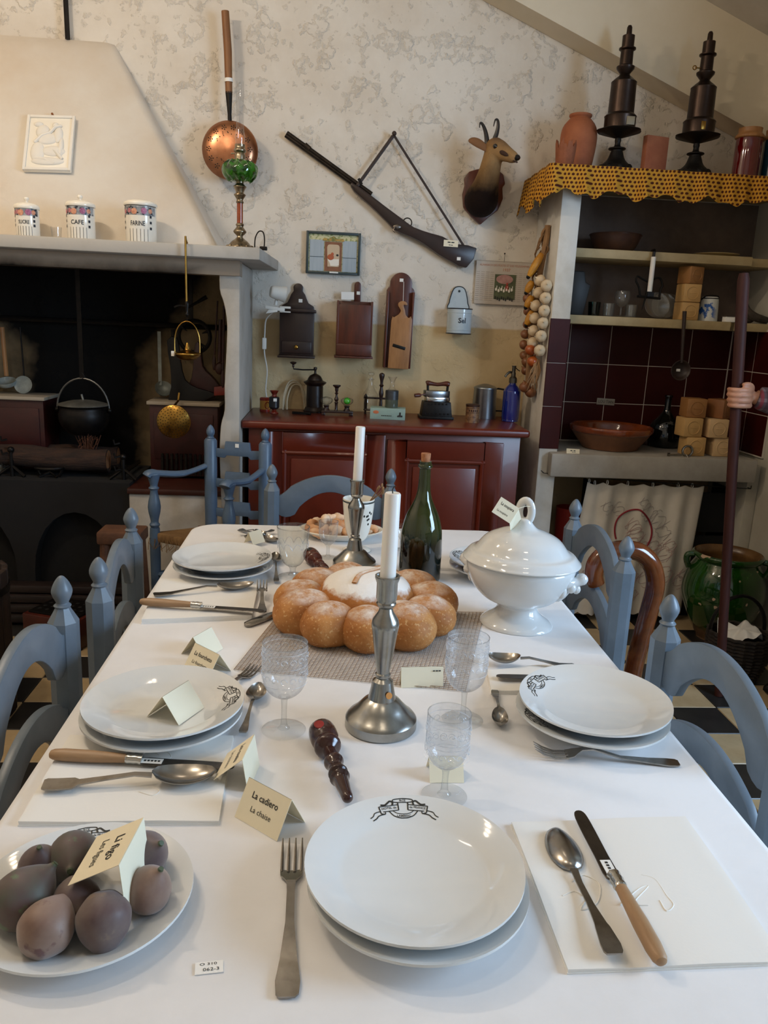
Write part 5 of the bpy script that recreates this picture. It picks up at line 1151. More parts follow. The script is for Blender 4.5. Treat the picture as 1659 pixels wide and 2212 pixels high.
# ================================================================== shelves of the niche
SU, SL = 1.7622, 1.4682
def sh(px, Y, Z): v = P(px, 600, Y=Y); return (v.x, Y, Z)
M_DKCLAY = mat('dark_glazed_clay', '4d2f1f', .35, var=(10, '34201a', .4, .7))
t = tag(MB().lathe(smr([(0, 0), (.07, 0), (.10, .03), (.118, .075), (.122, .078), (.115, .08), (.095, .035), (.065, .01), (0, .008)], 3), 36).build('glazed_bowl', M_DKCLAY, loc=sh(1320, 3.83, SU)), 'dark brown glazed bowl on the upper alcove shelf', 'bowl')
t = tag(MB().lathe(smr([(0, 0), (.06, 0), (.10, .012), (.105, .016), (.098, .016), (.058, .006), (0, .006)], 3), 36).build('shallow_dish', mat('pale_glazed_dish', 'a9956a', .3), loc=sh(1540, 3.81, SU)), 'shallow pale-rimmed dish on the upper alcove shelf', 'dish')
t = thing('leather_bottle', 'black cornered object leaning at the pillar on the lower alcove shelf', 'box', sh(1248, 3.80, SL)); MB().prism([(-.04, 0), (.03, 0), (.055, .14), (.03, .15), (.02, .2), (-.04, .2)], .08, y0=-.04).build('body', mat('black_leather', '121110', .5), t, bevel=.006)
M_GLASSD = glass('dusty_glass', tint=(.95, .95, .92), edge=.75, frost=.08)
for px, r, h in ((1322, .026, .062), (1371, .027, .06)):
    t = tag(MB().lathe([(0, .006), (r * .85, .006), (r, h), (r + .0015, h), (r * .88 + .0015, 0), (0, 0)], 24).build('tumbler', M_GLASSD, loc=sh(px, 3.79, SL)), 'small straight glass tumbler standing ' + ('beside the dark jar glass' if px < 1350 else 'beside the stemmed glass and sconce'), 'glass')
t = tag(MB().lathe([(0, .006), (.024, .006), (.028, .066), (.03, .066), (.026, 0), (0, 0)], 24).build('tumbler', glass('dark_green_glass', tint=(.25, .38, .32), edge=.7), loc=sh(1290, 3.82, SL)), 'dark green glass tumbler on the lower alcove shelf', 'glass')
t = thing('stemmed_glass', 'clear stemmed wine glass standing on the alcove shelf', 'glass', sh(1349, 3.76, SL))
MB().lathe(smr([(0, .002), (.028, .003), (.026, .006), (.006, .010), (.004, .02), (.004, .045), (.012, .05), (.03, .068), (.036, .09), (.033, .115), (.031, .12)], 3), 28).build('bowl_and_stem', M_GLASSD, t)
for k, px in enumerate((1425, 1440, 1452)):
    t = tag(MB().lathe([(0, .003), (.05, .004), (.062, .010), (.06, .012), (.05, .007), (0, .006)], 28, T(0, 0, .062) @ RX(PI / 2 - .25)).build('glass_saucer', M_GLASSD, loc=sh(px, 3.80 + .022 * k, SL)), 'glass saucer leaning upright between sconce and soap blocks', 'saucer', 'upright glass saucers on the alcove shelf')
# iron sconce with white candle hooked on the upper shelf
v = P(1414, 545, Y=3.665); sc_ = thing('iron_sconce', 'black iron spike sconce hooked over the upper alcove shelf', 'sconce', (v.x, 3.665, v.z))
def sl2(px, py, Y=3.655): w = P(px, py, Y=Y); return Vector((w.x - v.x, Y - 3.665, w.z - v.z))
MB().tube([Vector((.0, .03, SU + .004 - v.z)), Vector((0, .005, SU + .006 - v.z)), sl2(1413, 545), sl2(1411, 560)], .007, 8).build('shelf_hook', M_IRON, sc_)
MB().tube([sl2(1411, 556), sl2(1400, 625), sl2(1386, 670)], [.007, .008, .001], 8).build('spike', M_IRON, sc_)
for pts in ([(1402, 610), (1387, 602), (1377, 597), (1374, 607), (1380, 620), (1383, 642)], [(1412, 603), (1421, 600), (1428, 604), (1431, 618), (1427, 625), (1424, 645)]):
    MB().tube(sm([tuple(sl2(*p_)) for p_ in pts], 3), .005, 8).build('scroll', M_IRON, sc_)
MB().tube([sl2(1377, 640), sl2(1426, 645)], .006, 8).box(sl2(1404, 636), (.03, .02, .02)).build('cross_bar', M_IRON, sc_)
a, b_ = sl2(1403, 630, 3.645), sl2(1412, 555, 3.645)
t = tag(MB().tube([(0, 0, 0), tuple(b_ - a)], .011, 14).build('candle', mat('white_wax', 'e9e6df', .4, sss=.2), loc=tuple(Vector((v.x, 3.665, v.z)) + a)), 'white candle standing in the iron spike sconce', 'candle')
M_WAX = bpy.data.materials['white_wax']
# soap blocks
SOAPM = [mat('soap_' + c, c, .55, var=(7, d, .35, .7)) for c, d in (('c9a167', 'b98f55'), ('d3b184', 'c29f70'), ('a3723f', '8d5f33'), ('8d5a30', '784a27'))]
def soap(px, pyb, Y, Z, s, m_, label, rz=0):
    w = P(px, pyb, Y=Y); t = thing('soap_block', label, 'soap', (w.x, Y + s / 2, Z), rz, 'cubes of household soap')
    MB().box((0, 0, s * .475), (s, s, s * .95)).build('cube', m_, t, bevel=.005)
    MB().tube([(s * .33 * math.cos(k * PI / 14), -s / 2 - .0002, s * .47 + s * .33 * math.sin(k * PI / 14)) for k in range(28)], .0022, 6, closed=True).tube([(-s * .15, -s / 2, s * .45), (s * .2, -s / 2, s * .46)], .0018, 6).build('stamped_ring', m_, t)
    return t
SZ0 = .8402; sS = .094
soap(1501, 985, 3.60, SZ0, sS, SOAPM[0], 'ochre soap cube, bottom of the stack beside the iron key')
soap(1559, 988, 3.61, SZ0, sS, SOAPM[1], 'pale soap cube, bottom of the stack beside the brown pole')
soap(1494, 948, 3.605, SZ0 + .0902, sS, SOAPM[0], 'ochre soap cube, middle of the stack beside the iron key', .05)
soap(1550, 952, 3.60, SZ0 + .0902, sS, SOAPM[1], 'pale soap cube, middle of the stack beside the brown pole', -.03)
soap(1503, 910, 3.62, SZ0 + .1804, sS, SOAPM[2], 'brown soap cube topping the stack beside the iron key', -.04)
soap(1563, 915, 3.62, SZ0 + .1804, sS, SOAPM[3], 'dark brown soap cube topping the stack under the hand', .5)
s2 = .086
soap(1489, 683, 3.70, SL, s2, SOAPM[0], 'tan soap cube, lowest of three beside the blue enamel mug', .06)
soap(1493, 655, 3.695, SL + .0822, s2, SOAPM[0], 'tan soap cube, middle of three beside the blue enamel mug', .03)
soap(1497, 622, 3.70, SL + .1644, s2 * .96, SOAPM[2], 'brown soap cube, top of three beside the blue enamel mug', .35)
# enamel mug
t = thing('enamel_mug', 'white enamel can with blue flower print and wire handle', 'mug', sh(1540, 3.76, SL))
q = NT('blue_flower_enamel', .2); nz = q.noise(26, 3, .6, q.obj); ox_ = q.xyz(q.obj); m1 = q.rng(q.math('ADD', nz, q.math('MULTIPLY', q.math('ABSOLUTE', q.math('SUBTRACT', ox_[2], .045)), -4.0)), .42, .48)
q.color(q.mix(q.math('MULTIPLY', m1, q.rng(ox_[0], .0, .025, 1, 0)), 'c9cbc6', '2f5aa0'))
MB().lathe(smr([(0, 0), (.042, 0), (.045, .004), (.041, .09), (.038, .105), (.036, .105), (.039, .01), (0, .006)], 2), 32).build('can', q.M, t)
MB().tube(sm([(-.04, 0, .098), (-.03, -.02, .115), (0, -.03, .118), (.03, -.02, .115), (.04, 0, .098)], 4), .003, 6).lathe([(.0385, .1), (.040, .104), (.0385, .107)], 32).build('wire_handle', M_IRON, t)
t = thing('driftwood_branch', 'knobbly grey branch lying on the shelf return', 'branch', sh(1650, 3.76, SL))
MB().tube(sm([(-.07, 0, .085), (-.055, -.01, .05), (-.02, -.01, .03), (.02, 0, .022), (.06, 0, .016)], 4), [.012, .013, .014, .016, .018, .019, .02, .02, .02, .02, .02, .019, .018, .017, .016, .014, .012], 10).ball((-.03, .03, .018), (.03, .02, .018), 12).build('branch', mat('grey_driftwood', '4a4036', .9, var=(20, '2e2721'), bump=(40, .4, .003)), t)
v = P(1583, 700, Y=3.66); t = thing('small_paper_box', 'tiny white paper box at the end of the lower shelf', 'box', (v.x, 3.70, SL)); MB().box((0, 0, .012), (.05, .04, .024)).build('carton', M_PAPER2, t, bevel=.001); MB().box((0, 0, .0255), (.058, .046, .003)).build('lid', mat('dark_lid', '4b4038', .6), t, smooth=0)

# ================================================================== sink slab things
def sk_(px, py): v = P(px, py, Z=SZ0); return v
t = thing('earthenware_basin', 'wide shallow earthenware basin with glazed orange rim', 'basin', (P(1316, 970, Y=3.77).x, 3.775, SZ0))
MB().lathe(smr([(0, 0), (.12, 0), (.14, .015), (.175, .06), (.19, .083)], 3), 48).build('body', mat('raw_earthenware', '7d5338', .7, var=(9, '5e3d29', .35, .7), bump=(30, .15, .003)), t)
MB().lathe(smr([(.189, .08), (.198, .088), (.200, .108), (.192, .114), (.182, .105), (.16, .06), (.12, .02), (0, .012)], 3), 48).build('glazed_rim', mat('orange_glaze', '8c4420', .12, coat=.5, var=(10, '6e3217')), t)
v = P(1400, 940, Y=3.93); t = tag(MB().lathe(smr([(0, 0), (.03, 0), (.034, .02), (.03, .06), (.032, .066), (.026, .066)], 3), 22).build('small_dark_pot', M_DKCLAY, loc=(v.x, 3.945, SZ0)), 'small dark pot behind the basin against the tiles', 'pot')
t = thing('demijohn', 'black glass demijohn standing between basin and soap', 'bottle', (P(1437, 950, Y=3.86).x, 3.88, SZ0)); MB().lathe(smr([(0, 0), (.06, 0), (.075, .02), (.08, .07), (.07, .12), (.035, .16), (.018, .19), (.016, .25), (.020, .252), (.02, .262), (.014, .262)], 3), 32).build('glass', mat('black_bottle_glass', '070a08', .05, coat=.7), t)
v = sk_(1449, 978); t = thing('iron_key', 'bunch of old pewter-coloured keys on the slab edge', 'keys', (v.x, 3.575, SZ0))
MB().tube([(-.065, 0, .006), (.01, .01, .008)], .0045, 8).box((-.06, 0, .006), (.012, .004, .02)).build('shank', M_STEEL, t); MB().tube([(.035 + .024 * math.cos(k * PI / 9), .012, .026 + .024 * math.sin(k * PI / 9)) for k in range(18)], .006, 8, closed=True).build('bow', M_STEEL, t)
MB().tube([(.02, -.01, .012), (.034, -.026, -.012)], .004, 8).ball((.035, -.027, -.014), .006, 8).build('small_key', M_STEEL, t)
v = P(1240, 979, Y=3.545); t = thing('label_card', 'cream card lying on the sink edge before the basin', 'card', (v.x, 3.56, SZ0 + .001), rot=Euler((-.35, .03, 0)))
MB().box((0, 0, .009), (.062, .0012, .024)).build('card', M_PAPER, t, smooth=0); smudge(t, 0, .012, .03, .004, -.0009, 2); smudge(t, .004, .005, .02, .002, -.0009, 2)
v = P(1309, 868, Y=3.975); t = thing('name_plate', 'small pale plate lettered LOU TIAN on the dark tiles', 'sign', (v.x, 3.980, v.z), rot=Euler((0, .03, 0)))
MB().box((0, 0, 0), (.095, .006, .034)).build('plate', mat('pale_plate', '9c968a', .5), t, bevel=.003); lettering('LOU TIAN', .022, M_INK, t, lambda x_, y_: (x_, -.0042, y_), width=.078)
v = P(1470, 800, Y=3.66); t = thing('wooden_dipper', 'dark round dipper with long handle hanging from the shelf edge', 'ladle', (v.x, 3.66, v.z)); e = P(1479, 672, Y=3.66) - v
MB().tube([(0, 0, .035), (e.x, 0, e.z)], [.007, .010], 8).build('handle', mat('dark_dipper_wood', '2c1d17', .5), t)
MB().lathe(smr([(0, -.03), (.03, -.024), (.045, -.004), (.048, .004), (.043, .004), (.028, -.014), (0, -.02)], 3), 28, RX(PI / 2)).build('bowl', bpy.data.materials['dark_dipper_wood'], t)
MB().box((-.006, .012, .0), (.018, .003, .012)).build('inventory_label', M_LABEL, t, smooth=0)
# curtain under the sink
CY = 3.60; c0, c1 = P(1252, 1040, Y=CY), P(1520, 1055, Y=CY)
ct = thing('sink_curtain', 'white embroidered curtain with scalloped hem hanging under the sink slab', 'curtain', ((c0.x + c1.x) / 2, CY, 0)); cwid = (c1.x - c0.x)
zt_ = c0.z
def cf(u, v):
    dz = .012 * abs(math.sin(u * PI * 6)) * (1 - v)
    wv = (.012 * math.sin(u * 21) + .008 * math.sin(u * 43 + 1)) * (.5 + .5 * v)
    x_ = (u - .5) * cwid * (1 - .12 * (1 - v) * (1 if u < .3 else 0) * (.3 - u) / .3)
    hem = .010 * abs(math.sin(u * PI * 14)) if v > .98 else 0
    return (x_ - .03 * v, wv - .01, zt_ - dz - v * (zt_ - .045) - hem)
q = NT('curtain_linen', .85, .2); q.color(q.mix(q.rng(q.noise(4), .4, .7), 'd6cfc2', 'c6bdae')); M_CURT = q.M
MB().sheet(84, 40, cf, (0, .0015, 0)).build('linen', M_CURT, ct, smooth=80)
for k in range(7):
    uu = (.02, .08, .2, .38, .58, .78, .9)[k]; x_, y_, z_ = cf(uu, 0); MB().tube([(x_, y_ - .0, z_ + .010 + .011 * math.cos(j * PI / 6)) if False else (x_, y_ + .011 * math.sin(j * PI / 6), z_ + .009 + .011 * math.cos(j * PI / 6)) for j in range(12)], .0016, 6, closed=True).build('ring', M_LABEL, ct)
def on_curt(px, py):
    w = P(px, py, Y=CY); u = (w.x - (c0.x + c1.x) / 2) / cwid + .5; vv = (zt_ - w.z) / (zt_ - .045); u += .03 * vv / cwid
    x_, y_, z_ = cf(min(max(u, 0), 1), min(max(vv, 0), .97)); return (x_, y_ - .0022, z_)
M_THR = mat('faded_red_thread', 'b08a84', .8); M_THR2 = mat('deep_red_thread', '8a1f2c', .8); M_THR3 = mat('grey_brown_thread', 'a39690', .8)
ring_ = [on_curt(1367 + 40 * math.cos(a_), 1145 + 48 * math.sin(a_)) for a_ in [(-3.5 + 5.0 * k / 40) for k in range(41)]]
MB().tube(ring_, .0042, 6).build('red_ring_embroidery', M_THR2, ct)
b = MB(); b3 = MB()
def curl(cx, cy, r, n=3, bb=None):
    for k in range(n):
        a0_ = k * 2 * PI / n + cx; pts = [on_curt(cx + r * (1 - .5 * t_) * math.cos(a0_ + t_ * 2.4), cy + r * (.25 + t_) * .8 * math.sin(a0_ + t_ * 2.4)) for t_ in [i / 8 for i in range(9)]]; (bb or b).tube(pts, .0009, 4)
for cx, cy, r in ((1310, 1092, 18), (1335, 1098, 18), (1400, 1105, 24), (1420, 1120, 26), (1392, 1085, 16), (1430, 1145, 20)): curl(cx, cy, r, 4, b3)
for cx, cy, r in ((1367, 1135, 20), (1372, 1150, 22), (1360, 1170, 24), (1385, 1178, 22), (1410, 1180, 24), (1430, 1190, 22), (1445, 1175, 16), (1340, 1185, 20), (1300, 1190, 22), (1285, 1230, 20), (1310, 1225, 24), (1335, 1215, 20), (1400, 1215, 26), (1430, 1235, 26), (1465, 1255, 18), (1475, 1240, 14), (1395, 1250, 24), (1360, 1240, 22), (1365, 1280, 16), (1262, 1240, 14)): curl(cx, cy, r, 5)
b.build('flower_embroidery', M_THR, ct)['kind'] = 'stuff'; b3.build('bow_embroidery', M_THR3, ct)['kind'] = 'stuff'
w0, w1 = P(1175, 1022, Y=3.575), P(1622, 1056, Y=3.575)
t = tag(MB().tube([w0, w0.lerp(w1, .5) - Vector((0, 0, .004)), w1], .0018, 6).tube([w0 + Vector((.0, .03, 0)), w0, w0 + Vector((-.015, 0, .012))], .002, 6).tube([w1 + Vector((.0, .03, 0)), w1, w1 + Vector((.0, 0, .016))], .002, 6).build('curtain_wire', M_IRON), 'thin iron wire stretched under the sink slab for the curtain', 'wire')
v = P(1221, 1100, Y=3.80); t = thing('red_bucket', 'red painted bucket behind the curtain under the sink', 'bucket', (v.x + .03, 3.83, .003)); MB().lathe([(0, 0), (.05, 0), (.066, .52), (.062, .52), (.046, .008), (0, .008)], 28).build('pail', mat('bright_red_paint', '9a2314', .4), t)

# ================================================================== strings of garlic, onions and maize on the pillar
M_GARL = mat('garlic_skin', 'd8c3a2', .5, var=(14, 'c8ab86', .4, .7)); M_ONI = mat('onion_skin', '8d5a34', .4, var=(16, '6e3f24', .35, .7), coat=.2); M_ORG = mat('orange_onion', 'b5591f', .3, var=(10, '97451a'), coat=.2); M_MAIZ = mat('maize_kernels', 'c98d1e', .4, var=(20, 'a86f16'), bump=(110, .6, .004)); M_HUSK = mat('dry_husk', '9a7650', .8, var=(20, '7c5a38'), stretch=(1, 1, .3), bump=(60, .4, .003))
gi = 0
def bulb_(kind, px, py, Y, r, m_, label, grp, tilt):
    w = P(px, py, Y=Y); w.x = min(w.x, NX0 - r * .98)
    t = thing(kind, label, kind.split('_')[0], tuple(w), rot=Euler(tilt), group=grp)
    b = MB(); b.lathe(smr([(0, -r * .86), (r * .3, -r * .88), (r * .8, -r * .55), (r, 0), (r * .8, r * .55), (r * .34, r * .85), (r * .14, r * 1.02), (r * .1, r * 1.2), (0, r * 1.22)], 3), 20)
    b.v = [(vx * (1 + .03 * math.cos(7 * math.atan2(vy, vx))), vy * (1 + .03 * math.cos(7 * math.atan2(vy, vx))), vz) for vx, vy, vz in b.v]; b.build('bulb', m_, t)
    MB().lathe([(0, -r * .92), (r * .16, -r * .9), (r * .2, -r * .84)], 8).build('root_end', M_HUSK, t); return t
for k, (px, py) in enumerate(((1184, 617), (1181, 644), (1177, 671), (1173, 698), (1169, 726), (1166, 757))): bulb_('garlic_bulb', px, py, 3.63, .027, M_GARL, 'cream garlic bulb turned root outwards in the braid on the pillar', 'garlic bulbs showing their roots', (PI / 2 - .2, 0, -.2))
for k, (px, py) in enumerate(((1167, 606), (1163, 632), (1157, 660), (1155, 687), (1152, 714), (1150, 740))): bulb_('garlic_bulb', px, py, 3.69, .026, M_GARL, 'cream garlic bulb lying sideways in the braid on the pillar', 'garlic bulbs lying sideways', (.3, -1.1, 0))
for k, (px, py) in enumerate(((1140, 700), (1135, 722), (1132, 745), (1133, 768), (1137, 782), (1136, 800), (1141, 672), (1140, 645))): bulb_('onion_bulb', px, py, 3.80 + .02 * (k % 2), .024, M_ONI, 'small brown onion hanging on the string behind the garlic', 'brown onions on the pillar string', (.4 * (k % 3), -.5, k))
for k, (px, py) in enumerate(((1134, 836), (1146, 847))): bulb_('onion_bulb', px, py, 3.74, .028, M_ONI, 'brown onion with dry stalk at the bottom of the string', 'bottom onions of the string', (.2, -.3 + .5 * k, k))
for k, (px, py) in enumerate(((1146, 756), (1151, 781))): bulb_('onion_bulb', px, py, 3.68, .027, M_ORG, 'bright orange onion below the garlic braid', 'orange onions on the string', (.2, .2, k))
for k, (p0_, p1_, lb) in enumerate((((1171, 548), (1142, 597), 'long orange maize cob near the top of the string'), ((1150, 608), (1137, 632), 'short maize cob showing behind the top garlic'), ((1150, 640), (1136, 664), 'short maize cob showing beside the middle garlic'), ((1150, 672), (1137, 702), 'orange maize cob showing beside the lower garlic'))):
    a, b_ = P(*p0_, Y=3.72), P(*p1_, Y=3.72); off_ = min(0, NX0 - .03 - max(a.x, b_.x)); a.x += off_; b_.x += off_
    t = thing('maize_cob', lb, 'maize', tuple(a)); dv = b_ - a
    MB().tube(sm([(0, 0, 0), tuple(dv * .3), tuple(dv * .7), tuple(dv)], 3), [.010, .014, .016, .018, .018, .018, .017, .015, .012, .009], 14).build('kernels', M_MAIZ, t); MB().ball(dv * 1.03, .010, 8).build('dark_tip', M_IRON, t)
t = thing('husk_braid', 'braid of dry husks and stalks carrying garlic, onions and maize', 'braid', tuple(P(1183, 490, Y=3.70) * 1)); o3 = Vector(t.location); b = MB()
for k in range(46):
    f = k / 45; px = 1183 - 40 * f ** .7 + random.uniform(-9, 9); py = 490 + 330 * f; w = P(px, py, Y=3.74 + random.uniform(-.03, .05)); w.x = min(w.x, NX0 - .012); w = w - o3
    b.tube(sm([tuple(w), tuple(w + Vector((random.uniform(-.02, .01), random.uniform(-.02, .02), -.03))), tuple(w + Vector((random.uniform(-.03, .012), random.uniform(-.03, .02), -random.uniform(.05, .09))))], 3), [.006, .008, .008, .007, .005, .003, .001], 6, flat=.35)
for k in range(22):
    w = P(random.uniform(1152, 1168), random.uniform(775, 790), Y=3.66); e = P(random.uniform(1135, 1165), random.uniform(820, 850), Y=3.66); w.x = min(w.x, NX0 - .02); e.x = min(e.x, NX0 - .02); b.tube([w - o3, w.lerp(e, .5) - o3 + Vector((random.uniform(-.01, .01), -.01, 0)), e - o3], [.003, .004, .001], 5)
pw_ = [P(a_, b2, Y=3.74) for a_, b2 in ((1188, 487), (1180, 520), (1170, 570), (1158, 640), (1148, 720), (1142, 800), (1140, 842))]
for w in pw_: w.x = min(w.x, NX0 - .016)
b.tube(sm([tuple(w - o3) for w in pw_], 3), .014, 8); b.build('husks', M_HUSK, t)

v = P(1545, 1110, Y=3.82); t = thing('shade_crate', 'added black wooden crate standing in for shade under the sink', 'crate', (1.68, 3.80, .006))  # added crate: its black boards stand in for the shade below the slab
for zz in (.10, .32, .54): MB().box((0, -.105, zz), (.70, .014, .20)).build('front_board', mat('shade_black_wood', '121010', .8) if 'shade_black_wood' not in bpy.data.materials else bpy.data.materials['shade_black_wood'], t, bevel=.003)  # front boards of the added crate, standing in for shade
for sx in (-1, 1): MB().box((sx * .345, .0, .33), (.014, .20, .65)).build('side_board', bpy.data.materials['shade_black_wood'], t, smooth=0)  # side boards of the added crate, standing in for shade
# ================================================================== tableware
TT = TZ + .0005
def tp(px, py, dz=0): return P(px, py, Z=TZ + dz)
PLP = [(.0, .006), (.066, .006), (.070, .0), (.075, .0), (.080, .005), (.121, .0195), (.1248, .0215), (.1245, .0245), (.120, .0235), (.088, .0125), (.080, .0092), (.0, .0088)]
PLS = [(.0, .006), (.062, .006), (.066, .0), (.071, .0), (.086, .018), (.121, .0275), (.1248, .0295), (.1245, .0325), (.120, .0315), (.089, .024), (.078, .0125), (.0, .0098)]
def crest(parent, zfn):
    """printed hotel crest on the far rim: u along the rim, v outwards"""
    R0 = .1045
    def mp(u, v):
        r = R0 + v; a = PI / 2 - u / R0; return (r * math.cos(a), r * math.sin(a), zfn(r) + .0004)
    b = MB()
    def st(pts, w=.0011): vs, fs = stroke(sm(pts, 3) if len(pts) > 2 else pts, w); b.add([mp(x_, y_) for x_, y_ in vs], fs)
    for s_ in (-1, 1):
        st([(s_ * .006, -.002), (s_ * .027, -.002)]); st([(s_ * .006, .0055), (s_ * .030, .0055)]); st([(s_ * .030, .0055), (s_ * .030, -.004)], .0016); st([(s_ * .006, -.002), (s_ * .006, .0085)], .0016)
        st([(s_ * .030, -.004), (s_ * .025, -.0055), (s_ * .024, -.003)], .0014)
        st([(s_ * .030, -.001), (s_ * .038, -.0015), (s_ * .042, -.005), (s_ * .047, -.0065)], .0012); st([(s_ * .025, -.0055), (s_ * .034, -.0062), (s_ * .039, -.009), (s_ * .045, -.0105)], .0014)
        st([(s_ * .013, .0055), (s_ * .012, .009), (s_ * .015, .011), (s_ * .018, .009), (s_ * .022, .0065), (s_ * .027, .0075)], .0022); st([(s_ * .006, .0085), (s_ * .011, .0095), (s_ * .011, .0125), (s_ * .004, .0135), (0, .0138)], .0013)
    st([(-.006, .0085), (.006, .0085)])
    st([(-.019, -.002), (-.014, -.009), (-.006, -.0125), (0, -.013), (.006, -.0125), (.014, -.009), (.019, -.002)], .0013); st([(-.014, -.002), (-.009, -.006), (0, -.0075), (.009, -.006), (.014, -.002)], .0009)
    b.build('crest_ribbon', M_INK, parent, smooth=0)['kind'] = 'stuff'
    for s_, u0, v0, w in (('HOTEL de', -.018, .0018, .019), ('de FRANCE', .018, .0018, .020), ('RCE', 0, .0108, .007), ('LAMBESC', 0, -.0103, .019)):
        lettering(s_, .0042, M_INK, parent, lambda x_, y_, u0=u0, v0=v0, s_=s_: mp(x_ + u0, y_ + v0 + (.9 * (x_ / .02) ** 2 * .0035 if s_ == 'LAMBESC' else 0)), name='crest_lettering', width=w, bold=.015)
def rimz(prof, r):
    up = [p_ for p_ in prof[6:]]
    for (r0, z0), (r1, z1) in zip(up[:-1], up[1:]):
        if min(r0, r1) <= r <= max(r0, r1) and abs(r0 - r1) > 1e-6: return z0 + (z1 - z0) * (r - r0) / (r1 - r0)
    return .02
def plate(name, label, c_, z, prof, rz=0, tilt=(0, 0), scale=1, with_crest=True, group=None):
    t = thing(name, label, 'plate', (c_[0], c_[1], z), rot=Euler((tilt[0], tilt[1], rz)), group=group)
    pr = [(r * scale, zz * scale) for r, zz in prof]
    MB().lathe(smr(pr, 2) if False else pr, 72).build('dish', M_WHITE, t, smooth=50)
    if with_crest: crest(t, lambda r: rimz(prof, r))
    return t
def stack(c_, what, rz, tilt=(0, 0), dx=(0, 0), crest2=False):
    plate('soup_plate', f'white soup plate at the bottom of the pair {what}', (c_[0] + dx[0], c_[1] + dx[1]), TT, PLS, rz + (.9 if crest2 else 0), with_crest=crest2)
    return plate('dinner_plate', f'white crested dinner plate topping the pair {what}', c_, TT + .0245, PLP, rz, tilt)
fc = P(895, 1866, Z=.795); stack((fc.x, fc.y), 'between the fork and the nutcracker', .03, (.02, 0), (.004, -.008))
lc = P(355, 1514, Z=.795); stack((lc.x, lc.y), 'under the blank folded card', -1.35, (0, 0), (-.002, -.004))
bc = P(481, 1203, Z=.795); stack((bc.x, bc.y), 'beside the ribbed goblet', -1.45, (0, 0), (.004, -.012))
rc_ = P(1285, 1510, Z=.795); stack((rc_.x, rc_.y), 'above the fork with a curved stem', .9, (-.01, -.03), (-.008, -.012), True)
br = P(1072, 1208, Z=.795); stack((br.x, br.y), 'behind the tureen', 1.15, (0, 0), (.0, -.006))

# ---- cutlery: local x runs from handle end to tip
def sweep(rows, th=.0016, n=8):
    """rows of (x, half width, z centre line, hollow depth); returns MB of a thin curved sheet"""
    b = MB(); vs = []; w = n + 1
    for x_, hw_, z_, dp in rows:
        for i in range(w):
            u = -1 + 2 * i / n; vs.append((x_, u * hw_, z_ - dp * (1 - u * u)))
    N = len(vs); k = len(rows); vs += [(x_, y_, z_ - th) for x_, y_, z_ in vs]; fs = []
    for j in range(k - 1):
        for i in range(n): q_ = (j * w + i, j * w + i + 1, (j + 1) * w + i + 1, (j + 1) * w + i); fs += [q_, tuple(N + t_ for t_ in q_[::-1])]
        fs += [(j * w, (j + 1) * w, N + (j + 1) * w, N + j * w), (j * w + n, N + j * w + n, N + (j + 1) * w + n, (j + 1) * w + n)]
    fs += [tuple(range(w)) + tuple(N + i for i in range(n, -1, -1)), tuple((k - 1) * w + i for i in range(n, -1, -1)) + tuple(N + (k - 1) * w + i for i in range(w))]
    b.add(vs, fs); return b
def seat_on(t, a, b_, lift=0):
    t.location = a + Vector((0, 0, lift)); d = b_ - a; t.rotation_euler = (0, 0, math.atan2(d.y, d.x)); return (Vector((d.x, d.y, 0))).length
def spoon(label, e0, e1, z=TT, bw=.021, flip=False, hw=.011, group=None, blunt=False):
    a, b_ = P(*e0, Z=z), P(*e1, Z=z); t = thing('spoon', label, 'spoon', group=group); L = seat_on(t, a, b_)
    bl = L * .33; zb_ = .0125
    rows = [(0, hw * .75, .009, 0), (.004, hw * .95, .009, 0), (L * .06, hw, .008, 0), (L * .17, hw * (.95 if blunt else .75), .008, 0), (L * .20, hw * (.5 if blunt else .62), .009, 0), (L * .35, hw * .36, .013, 0), (L * .52, hw * .33, .017, 0), (L * .62, hw * .42, .014, 0)]
    rows = [(x_, w_, z_ if not flip else max(.004, .016 - z_ * .6), 0) for x_, w_, z_, _ in rows]
    MBh = sweep(rows, .0022, 4); MBh.build('handle', M_STEEL, t, smooth=50)
    rb = []
    for i in range(15):
        s_ = i / 14; w_ = bw * (max(0, 1 - (2 * s_ - 1) ** 2)) ** .5 * (1 + .12 * (.5 - s_)); w_ = max(w_, .0012); dp = .010 * (w_ / bw)
        if not flip: rb.append((L * .62 + bl * s_ * 1.15, w_, .0115 + .004 * abs(2 * s_ - 1) ** 2 + (.004 * (1 - s_) ** 3), dp))
        else: rb.append((L * .62 + bl * s_ * 1.15, w_, .0035 + .001 * abs(2 * s_ - 1), -dp * 1.1))
    MB_ = sweep(rb, .0014, 10); MB_.build('bowl', M_STEEL, t, smooth=60)
    return t
